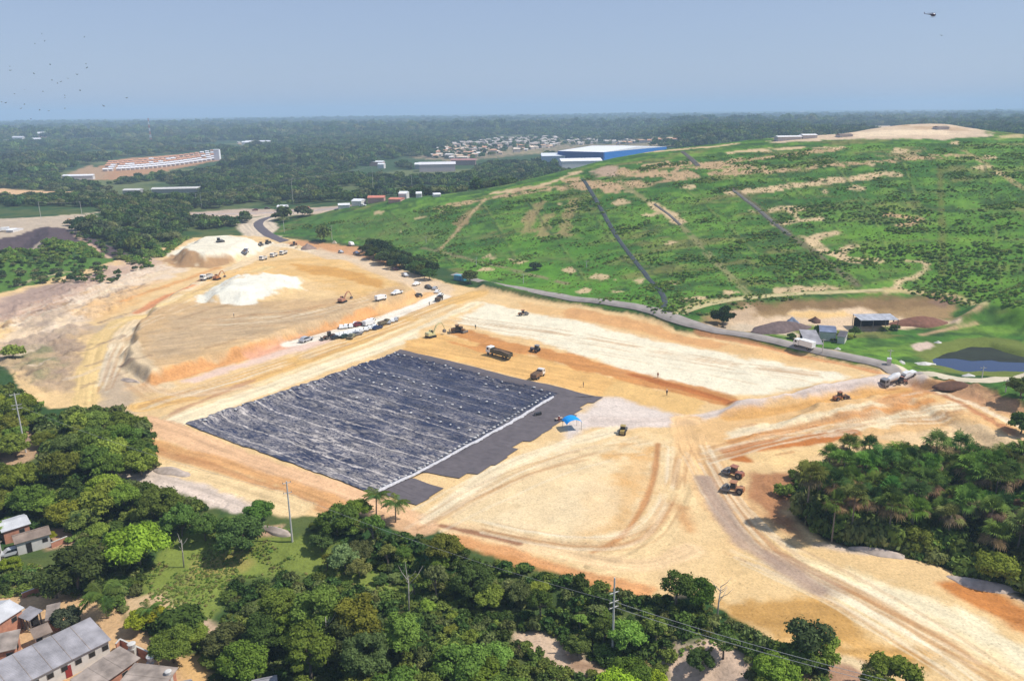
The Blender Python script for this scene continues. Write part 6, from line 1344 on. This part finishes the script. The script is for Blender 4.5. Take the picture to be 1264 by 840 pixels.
house([(20, 762), (36, 765), (52, 757), (38, 748)], 2.5, 'open carport with a grey roof right of the bright white roof', RG, PLA, 'mono', .3, open_=True, nm='carport', cat='carport')
house([(52, 768), (68, 762), (79, 746), (62, 747)], 2.6, 'small brick house with a grey roof left of the olive tree', RD, BRK, 'mono', .4, 1)
house([(44, 788), (67, 778), (58, 772), (35, 781)], 2.4, 'small shed with a white wall and brown roof above the long grey roof', RB, PLA, 'mono', .4, 0, .2, nm='shed', cat='shed')
house([(-20, 814), (22, 796), (20, 786), (-30, 786)], 2.6, 'low brick house with a weathered roof at the left edge', RD, BRK, 'mono', .4, 2)
house([(6, 657), (40, 644), (27, 635), (-10, 644)], 3.0, 'house with a pale grey roof behind the white house at the left edge', RW, BRK, 'gable', .6, 1)
house([(17, 671), (62, 659), (60, 648), (14, 660)], 2.8, 'small white house with a brownish roof above the parked silver car', RB, PLA, 'gable', .7, 2, .35)
house([(-40, 690), (2, 680), (0, 668), (-44, 676)], 2.8, 'house with a brown roof cut by the left edge beside the silver car', RB, PLA, 'gable', .6, 1)
house([(312, 852), (345, 843), (340, 832), (310, 838)], 2.8, 'grey roof house at the bottom edge under the tall tree stand', RG, PLA, 'gable', .5, 1)
house([(216, 850), (238, 846), (236, 838), (216, 842)], 2.3, 'little shed with a grey roof at the bottom edge left of the tall stand', RG, PLA, 'gable', .4, 0, nm='shed', cat='shed')
def wallrun(a, c, h, label, m=BRK, nm='brick_wall'):
    p, q = U(*a), U(*c); L_ = math.hypot(q[0] - p[0], q[1] - p[1]); e = empty(nm, ((p[0] + q[0]) / 2, (p[1] + q[1]) / 2, min(p[2], q[2])), hd(p, q)); b = MB(); b.box(-L_ / 2, L_ / 2, -.09, .09, -.4, h); b.build('wall', m, e)
    b = MB(); b.box(-L_ / 2 - .03, L_ / 2 + .03, -.13, .13, h + .002, h + .1); b.build('coping', concr, e); tag(e, label, 'wall')
wallrun((150, 800), (190, 818), 1.8, 'low brick garden wall behind the two weathered roofs'); wallrun((145, 806), (150, 800), 1.8, 'short brick wall at the right end of the long row house')
wallrun((64, 676), (84, 668), 1.2, 'broken brick wall right of the small white house'); wallrun((28, 738), (48, 730), 1.0, 'ruined brick wall behind the bright white roof')
def tank(px, py, label, dz=0, s=1.0):
    p = U(px, py, dz); e = empty('water_tank', (p[0], p[1], p[2] + dz)); e.scale = (s,) * 3; b = MB(); b.cyl((0, 0, 0), (0, 0, .9), .55, .7, 14); part('tank', b, PLA, e); b = MB(); b.cyl((0, 0, .9), (0, 0, 1.05), .74, .5, 14); part('lid', b, PLA, e)
    b = MB(); b.box(-.6, .6, -.6, .6, -dz, -.002); part('stand', b, concr, e); tag(e, label, 'water tank')
tank(187, 815, 'white round water tank at the corner of the weathered roof', 2.4); tank(163, 799, 'white water tank on the brick garden wall', 1.9, .9); tank(208, 832, 'small white water tank at the bottom edge of the weathered roof', 2.9, .7)
p = U(87, 790); e = empty('paddling_pool', p, .3); b = MB(); b.box(-1.3, 1.3, -.6, .6, .0, .5); part('tub', b, mat('yellow_plastic', (.70, .55, .02), .5), e); b = MB(); b.box(-1.1, 1.1, -.45, .45, .502, .53); part('cover', b, mat('yellow_cover', (.75, .62, .05), .6), e); tag(e, 'bright yellow tub behind the long grey roof', 'tub')
# ------------------------------------------------------------------ sheds and heaps of the dirt yard
house([(989, 415), (1011, 416), (1013, 409), (992, 408)], 3.0, 'open shed with a pale grey roof beside the asphalt road', RG, PLA, 'mono', .4, open_=True, nm='shed', cat='shed', over=.2)
house([(1012, 410), (1034, 412), (1030, 402), (1010, 401)], 3.0, 'low shed with a blue grey roof behind the open shed', ribbed('blue_grey_sheet', A(140, 150, 176)), PLA, 'gable', .6, nm='shed', cat='shed', over=.2)
house([(1034, 415), (1045, 416), (1046, 410), (1036, 409)], 2.6, 'small dark grey shed at the right of the blue grey roof', ribbed('dark_sheet', A(120, 116, 120)), PLA, 'mono', .4, nm='shed', cat='shed', over=.2)
house([(1053, 397), (1102, 396), (1106, 388), (1062, 389)], 4.0, 'long open shed with a light metal roof and dark inside', ribbed('light_sheet', A(206, 208, 214)), PLA, 'mono', .6, open_=True, nm='shed', cat='shed', over=.2)
house([(1094, 444), (1100, 445), (1101, 442), (1096, 441)], 2.2, 'tiny white hut between the asphalt road and the grass', RW, PLA, 'mono', .2, nm='hut', cat='hut', over=.05)
def heap(px, py, wx, wy, h, col, label, nm='gravel_heap', cat='heap', az=0, seed=1, ridge=.0, z=None):
    p = U(px, py); n, m_ = 26, 9; V = [(0, 0, h)]; rr_ = random.Random(seed)
    for j in range(1, m_ + 1):
        for i in range(n):
            a = 2 * math.pi * i / n; t = j / m_; k = 1 + .14 * math.sin(3 * a + seed) + .08 * math.sin(5 * a + 2 * seed) + rr_.uniform(-.03, .03)
            x = math.cos(a) * (wx * t * k + ridge * min(1, t * 3)); y = math.sin(a) * wy * t * k; zz = h * (1 - t) ** 1.05 * (1 + rr_.uniform(-.06, .06)); V.append((x, y, zz - (.5 if j == m_ else 0)))
    Fc = [(0, 1 + i, 1 + (i + 1) % n) for i in range(n)] + [(1 + j * n + i, 1 + (j + 1) * n + i, 1 + (j + 1) * n + (i + 1) % n, 1 + j * n + (i + 1) % n) for j in range(m_ - 1) for i in range(n)]
    b = MB(); b.add(V, Fc); o = b.build(nm, mat('heap_%d%d%d' % col, A(*col), .95, var=.25, scale=.8, bump=.8), None, True); o.location = p; o.rotation_euler = (0, 0, az); return tag(o, label, cat)
heap(962, 406, 9, 5, 3.2, (122, 104, 100), 'elongated dark gravel heap in the dirt yard beside the shed', az=.25, seed=2, ridge=4); heap(977, 402, 4.5, 4, 3.6, (130, 140, 158), 'blue grey gravel heap at the right end of the dark one', seed=3)
heap(1136, 398, 9, 5, 2.6, (140, 96, 76), 'reddish brown heap at the right end of the dirt yard', 'earth_heap', az=.1, seed=5, ridge=3); heap(1006, 396, 2.5, 2.2, 1.8, (110, 80, 66), 'small dark brown heap behind the sheds', 'earth_heap', seed=6)
heap(380, 307, 5.2, 4, 3.6, (160, 138, 126), 'grey pointed gravel heap at the bend of the upper road', seed=7); heap(369, 306, 3, 2.2, 2.2, (238, 210, 160), 'small pale sand heap leaning on the grey pointed one', 'sand_heap', seed=8)
heap(1176, 476, 4, 2.5, 1.6, (110, 78, 60), 'dark brush and earth heap at the road junction near the pond', 'brush_heap', seed=9, ridge=2); heap(413, 300, 1.8, 1.5, 2.0, (200, 186, 160), 'pale rounded boulder at the foot of the green hill', 'boulder', 'boulder', seed=10)
for i, (x, y, w_, l) in enumerate(((1141, 449, 3.4, 'long white rubble pile on the grass left of the pond'), (1157, 451, 1.6, 'small white rock on the grass below the pond'), (1195, 464, 2.2, 'flat white rock on the grass under the pond'), (1034, 431, 1.2, 'white rock on the grass beside the long shed'), (1112, 447, 1.5, 'low pale rock right of the tiny white hut'), (1158, 423, 1.5, 'pale slab on the upper left shore of the pond'))):
    heap(x, y, w_, w_ * .5, .8, (226, 222, 212), l, 'rubble_pile', 'rubble', seed=20 + i)
for i, (x, y, w_, l) in enumerate(((212, 582, 4, 'grey brown rubble mound left end of the bench road'), (168, 570, 3.5, 'grey rubble mound between the tree clump and the bench road'), (340, 655, 2.2, 'flat pinkish slab by the white pole in the clearing'), (1085, 682, 3, 'pale rubble at the front foot of the palm grove'), (1215, 722, 4, 'grey rubble bank at the lower right foot of the palm grove'), (160, 470, 2.2, 'dark earth heap at the left tip of the orange cutting'))):
    heap(x, y, w_, w_ * .5, 1.0, (198, 180, 164), l, 'rubble_mound', 'rubble', seed=40 + i, az=-.4, ridge=2)
# ------------------------------------------------------------------ far buildings
def far(px, py, wpx, hpx, label, roofc=(.6, .6, .6, 1), wallc=(.6, .58, .55, 1), depth=14, az=0.0, rise=None, nm='building', cat='building', dist=None):
    p = U(px, py) if dist is None else PD(px, py, dist)
    if dist: p[2] = float(zat(p[0], p[1])[0])
    s_ = pxm(p); w_ = wpx / s_; h = hpx / s_; rise = h * .25 if rise is None else rise; e = empty(nm, p, az); X0, X1, Y0, Y1 = -w_ / 2, w_ / 2, 0, depth
    b = MB(); b.box(X0, X1, Y0, Y1, -4, h); part('wall', b, wall_, e, wallc)
    b = MB(); o = .02 * w_; b.add([(X0 - o, Y0 - .6, h), (X1 + o, Y0 - .6, h), (X1 + o, Y1 + .6, h), (X0 - o, Y1 + .6, h), (X0 - o, depth / 2, h + rise + .3), (X1 + o, depth / 2, h + rise + .3)], [(0, 3, 2, 1), (0, 1, 5, 4), (2, 3, 4, 5), (0, 4, 3), (1, 2, 5)]); part('roof', b, roof_, e, roofc)
    tag(e, label, cat); return e
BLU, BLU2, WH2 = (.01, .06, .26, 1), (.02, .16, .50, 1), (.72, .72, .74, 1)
# the blue hall: a corner building, its two long sides in different blues
a_, c_, d_ = PD(688, 210, 1270)[:2], PD(745, 213, 1220)[:2], PD(822, 205, 1400)[:2]
z0 = float(zat(*c_)[0]); zt = PD(745, 188, 1220)[2]; e = empty('warehouse', (c_[0], c_[1], z0)); ww = []
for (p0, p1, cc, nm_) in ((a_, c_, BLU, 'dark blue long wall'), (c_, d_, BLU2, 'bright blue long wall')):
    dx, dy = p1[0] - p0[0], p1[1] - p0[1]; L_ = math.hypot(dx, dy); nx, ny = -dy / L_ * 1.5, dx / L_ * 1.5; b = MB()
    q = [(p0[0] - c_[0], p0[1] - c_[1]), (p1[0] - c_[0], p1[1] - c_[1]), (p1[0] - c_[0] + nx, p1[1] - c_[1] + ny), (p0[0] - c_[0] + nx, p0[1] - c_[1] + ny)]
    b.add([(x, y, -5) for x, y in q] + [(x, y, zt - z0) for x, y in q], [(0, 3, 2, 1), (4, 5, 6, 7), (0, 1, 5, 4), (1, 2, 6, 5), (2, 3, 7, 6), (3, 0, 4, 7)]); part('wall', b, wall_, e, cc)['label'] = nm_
f_ = a_ + (d_ - c_); q = [(a_ - c_), (0, 0), (d_ - c_), (f_ - c_)]; b = MB(); cx_ = (q[0][0] + q[2][0]) / 2; cy_ = (q[0][1] + q[2][1]) / 2; H_ = zt - z0
b.add([(q[0][0], q[0][1], H_ + .1), (0, 0, H_ + .1), (q[2][0], q[2][1], H_ + .1), (q[3][0], q[3][1], H_ + .1), (q[0][0] * .5 + q[3][0] * .5, q[0][1] * .5 + q[3][1] * .5, H_ + 4), (q[2][0] * .5, q[2][1] * .5, H_ + 4)], [(0, 1, 5, 4), (1, 2, 5), (2, 3, 4, 5), (3, 0, 4)]); part('roof', b, roof_, e, WH2)
b = MB(); b.add([(q[3][0], q[3][1], -5), (q[2][0], q[2][1], -5), (q[2][0], q[2][1], H_), (q[3][0], q[3][1], H_), (q[0][0], q[0][1], -5), (q[0][0], q[0][1], H_)], [(0, 1, 2, 3), (4, 0, 3, 5)]); part('wall', b, wall_, e, WH2)
tag(e, 'huge blue hall with a white roof behind the green hill', 'warehouse')
far(684, 207, 30, 11, 'white hall left of the huge blue hall', (.66, .68, .72, 1), (.42, .50, .60, 1), 40, dist=1260); far(718, 214, 50, 11, 'long white hall in front of the huge blue hall', (.74, .73, .76, 1), (.62, .60, .62, 1), 25, .12, dist=1150)
far(540, 212, 44, 9, 'white and pinkish factory building in the forest at centre', (.66, .64, .66, 1), (.50, .42, .42, 1), 22, .1); far(525, 209, 26, 6, 'flat white hall left behind the pinkish factory', (.7, .7, .72, 1), (.3, .3, .32, 1), 20); far(572, 204, 30, 6, 'brownish low building right of the pinkish factory', (.35, .18, .16, 1), (.35, .25, .22, 1), 18)
far(162, 240, 20, 5, 'short grey shed roof in the forest above the upper left mound', (.50, .48, .46, 1), (.3, .29, .28, 1), 12, .05); far(217, 238, 56, 5, 'long grey shed roof in the forest above the upper left mound', (.52, .50, .48, 1), (.3, .29, .28, 1), 13, .12)
far(268, 198, 6.5, 13, 'white square water tower right of the housing estate', (.75, .75, .77, 1), (.78, .78, .80, 1), 8, 0, .2, 'water_tower', 'water tower')
for i, (x, y, w_, h, l) in enumerate(((8, 178, 12, 4, 'white roof at the far left edge of the forest'), (22, 176, 16, 6, 'white domed hall near the far left edge'), (36, 179, 9, 4, 'small white block right of the white domed hall'), (45, 178, 10, 6, 'white block in the middle of the far left town'), (54, 172, 12, 7, 'tall pinkish block of the far left town'), (64, 169, 8, 5, 'white hall at the right end of the far left town'),
        (130, 169, 18, 3, 'thin white roof alone in the far forest'), (170, 175, 6, 4, 'small white building left of the far mast'), (318, 180, 30, 5, 'wide white hall beyond the forest, left of centre'), (303, 181, 8, 5, 'small white block left of the wide white hall'), (326, 230, 10, 3, 'small pale roof in the forest above the far road'), (262, 226, 9, 3, 'small shed under the white water tower'),
        (464, 205, 18, 5, 'pale house group in the forest left of the pinkish factory'), (470, 208, 8, 5, 'white house beside the pale house group'), (433, 228 - 40, 10, 4, 'pale roof in the clearing above centre left'), (500, 160, 12, 3, 'thin pale roof on the far horizon'), (245, 156, 9, 3, 'thin pale roof near the horizon at left'), (990, 141, 6, 3, 'tiny white tower on the horizon above the hill'),
        (100, 222, 28, 5, 'row of low white sheds left of the housing estate'), (82, 221, 10, 4, 'white shed at the left end of the estate clearing'), (440, 254, 13, 6, 'white pointed tent beside the far road'), (425, 257, 14, 4, 'long pale building on the far road'), (464, 250, 20, 6, 'red walled yard building by the far road'), (487, 250, 16, 4, 'small red roof by the hill foot'), (497, 246, 10, 7, 'white house with a tower by the hill foot'), (517, 244, 7, 5, 'white house alone at the hill foot'), (540, 243, 9, 3, 'flat white roof at the hill foot'),
        (372, 260, 14, 3, 'reddish stall on the far road'), (348, 259, 12, 4, 'pale stall on the far road by its left part'), (12, 287, 10, 3, 'low white shed on the gravel yard at the left edge'))):
    pk_ = ('pink' in l) or ('red' in l); far(x, y, w_, h, l, (.55, .20, .14, 1) if 'red' in l else (.70, .70, .72, 1), (.50, .30, .26, 1) if pk_ else (.60, .58, .56, 1), 9, random.uniform(-.3, .3))
for i, (x, y, w_, h, l) in enumerate(((975, 173, 30, 4, 'long low white building on top of the green hill'), (1000, 171, 18, 4, 'second low white building on the hill top'), (1045, 169, 16, 2.5, 'dark low shed on the hill top'), (1165, 160, 14, 3, 'low brown shed on the bare hill top'))):
    far(x, y, w_, h, l, (.72, .70, .70, 1) if 'white' in l else (.2, .16, .14, 1), (.55, .50, .48, 1), 8, .05, .5)
fw_ = mat('far_wall', (.50, .44, .39), .9, var=.15, scale=.2)
def tinymesh(w_, d, h, r):
    b = MB(); b.box(-w_ / 2, w_ / 2, -d / 2, d / 2, -3, h); b.cur = 1; w2, d2 = w_ / 2 + .4, d / 2 + .4
    b.add([(-w2, -d2, h + .01), (w2, -d2, h + .01), (w2, d2, h + .01), (-w2, d2, h + .01), (-w2, 0, h + r), (w2, 0, h + r)], [(0, 3, 2, 1), (0, 1, 5, 4), (2, 3, 4, 5), (0, 4, 3), (1, 2, 5)])
    me = bpy.data.meshes.new('tiny_house'); me.from_pydata(b.v, [], b.f); me.materials.append(fw_); me.materials.append(roof_); me.polygons.foreach_set('material_index', np.array(b.m, np.int32)); return me
TM = [tinymesh(7, 7, 3.2, 1.5), tinymesh(9, 8, 4.5, 1.2), tinymesh(6, 9, 3.0, 1.8), tinymesh(12, 9, 3.6, 1.2)]
def tiny(px, py, m_, col, label, grp, az=0.0, s=1.0, nm='house'):
    p = U(px, py); o = bpy.data.objects.new(nm, m_); COL.objects.link(o); o.location = p; o.rotation_euler = (0, 0, az); o.scale = (s,) * 3; o.color = col; tag(o, label, 'house', grp)
rg = random.Random(9); rown = ('front', 'second', 'middle', 'fourth', 'back')
for r_ in range(5):
    n = 25 - r_
    for i in range(n):
        t = i / (n - 1); x = 131 + r_ * 1.5 + (264 - 131 - r_ * 2) * t; y = 211.5 - 14.0 * t + 2.2 * math.sin(t * 3.1) - r_ * 2.5
        if rg.random() < .04: continue
        near_ = r_ < 2; tiny(x, y, TM[0], (.74, .74, .76, 1) if r_ <= 1 or rg.random() < .25 else (.60, .30, .17, 1), 'small white house in the %s row of the far housing estate' % rown[r_], 'houses of the %s row of the far estate' % rown[r_], .1 + rg.uniform(-.05, .05), 1.0)
town = [(512, 192), (560, 179), (640, 170), (700, 169), (835, 171), (835, 176), (740, 178), (690, 181), (640, 188), (600, 194), (590, 198), (540, 197)]
TW = UP(town)
cs = [(.66, .62, .58, 1), (.52, .27, .16, 1), (.60, .42, .28, 1), (.55, .34, .22, 1), (.70, .58, .46, 1), (.34, .26, .22, 1)]
pts = poisson(TW, 15, .42); np.random.default_rng(3).shuffle(pts); pts = pts[:260]
nn_ = 105; o_ = np.argsort(np.hypot(pts[:, 0], pts[:, 1])); tn = pts[o_[:nn_]]; tf = pts[o_[nn_:]]
tcl = bpy.data.collections.new('town_sources')
for i, c in enumerate(cs):
    m_ = TM[i % 4].copy(); m_.materials.clear(); m_.materials.append(fw_); m_.materials.append(mat('town_roof_%d' % i, c[:3], .8, var=.15, scale=.2)); tcl.objects.link(bpy.data.objects.new('town_source_%d' % i, m_))
scatter('far_town', tf, RNG.uniform(.9, 1.5, len(tf)), tcl, 'dense roofs of the far half of the town above the blue hall', len(cs), zs=RNG.uniform(.9, 1.2, len(tf)))
for x, y in tn:
    o = bpy.data.objects.new('house', rg.choice(TM)); COL.objects.link(o); o.location = (x, y, float(zat(x, y)[0])); o.rotation_euler = (0, 0, rg.uniform(-.6, .6)); o.color = rg.choice(cs); s_ = rg.uniform(.9, 1.5); o.scale = (s_,) * 3
    tag(o, 'tiny pale house in the far town left above the huge blue hall', 'house', 'houses of the far town above the blue hall')
for (cx0, cy0, nn_) in ((318, 194, 8), (335, 203, 8), (400, 186, 8), (415, 192, 5), (490, 188, 7), (350, 176, 6), (60, 170, 8), (440, 176, 6), (305, 178, 5)):
    for i in range(nn_): tiny(cx0 + rg.uniform(-13, 13), cy0 + rg.uniform(-3, 3), rg.choice(TM), rg.choice(cs), 'tiny house scattered alone among the far forest trees, left of centre', 'houses scattered in the far forest', rg.uniform(-1, 1))
# trees standing inside the far town and estate
xy = poisson(TW, 26, .5); scatter('town_trees', xy, RNG.uniform(.7, 1.4, len(xy)), fcol, 'green trees among the roofs of the far town', 7)
# ------------------------------------------------------------------ camera, sun, sky, air
cam = bpy.data.cameras.new('camera'); co = bpy.data.objects.new('camera', cam); COL.objects.link(co); S.camera = co
cam.sensor_fit = 'HORIZONTAL'; cam.sensor_width = 36; cam.lens = 36 * F / PW; cam.clip_start = 1; cam.clip_end = 60000
M = Matrix([[rt[i], up[i], -fw[i], 0] for i in range(3)] + [[0, 0, 0, 1]]); M = Matrix.Translation((0, 0, CAMZ)) @ M; co.matrix_world = M
AZ, EL = rad(94), rad(54)
sd_ = Vector((math.sin(AZ) * math.cos(EL), math.cos(AZ) * math.cos(EL), math.sin(EL)))
sl = bpy.data.lights.new('sun', 'SUN'); sl.energy = 4.2; sl.angle = rad(.53); sl.color = (1, .95, .87); so = bpy.data.objects.new('sun', sl); COL.objects.link(so)
so.rotation_mode = 'QUATERNION'; so.rotation_quaternion = (-sd_).to_track_quat('-Z', 'Y')
w = bpy.data.worlds.new('World'); S.world = w; w.use_nodes = True; N = w.node_tree.nodes; L = w.node_tree.links; bg = N['Background']
sk = N.new('ShaderNodeTexSky'); sk.sky_type = 'NISHITA'; sk.sun_disc = False; sk.sun_elevation = EL; sk.sun_rotation = AZ; sk.altitude = 80
sk.air_density = 1.0; sk.dust_density = SKY[1]; sk.ozone_density = SKY[2]
hs = N.new('ShaderNodeHueSaturation'); hs.inputs['Saturation'].default_value = SKY[3]; L.new(sk.outputs[0], hs.inputs['Color']); 
mxw = N.new('ShaderNodeMix'); mxw.data_type = 'RGBA'; mxw.inputs['Factor'].default_value = .65; mxw.inputs['B'].default_value = (*SKYC, 1); L.new(hs.outputs[0], mxw.inputs['A']); L.new(mxw.outputs['Result'], bg.inputs['Color'])
bg.inputs['Strength'].default_value = SKY[0]
if HAZE:
    b = MB(); b.box(-17000, 17000, -600, 17000, -60, 190)
    hm = bpy.data.materials.new('haze_air'); hm.use_nodes = True; N = hm.node_tree.nodes; L = hm.node_tree.links
    N.remove(N['Principled BSDF']); pv = N.new('ShaderNodeVolumePrincipled'); pv.inputs['Density'].default_value = HAZE; pv.inputs['Color'].default_value = (*HAZEC, 1); pv.inputs['Anisotropy'].default_value = .0
    L.new(pv.outputs[0], N['Material Output'].inputs['Volume'])
    ho = b.build('haze', hm); ho['kind'] = 'stuff'; tag(ho, 'thin bluish air fading the far forest and the horizon')
S.render.engine = 'CYCLES'; S.view_settings.view_transform = 'Standard'; S.view_settings.look = 'None'; S.view_settings.gamma = 1; S.view_settings.exposure = EXPO
S.cycles.max_bounces = 6; S.cycles.diffuse_bounces = 3; S.cycles.transparent_max_bounces = 8; S.cycles.volume_bounces = 1
print('objects', len(S.objects))
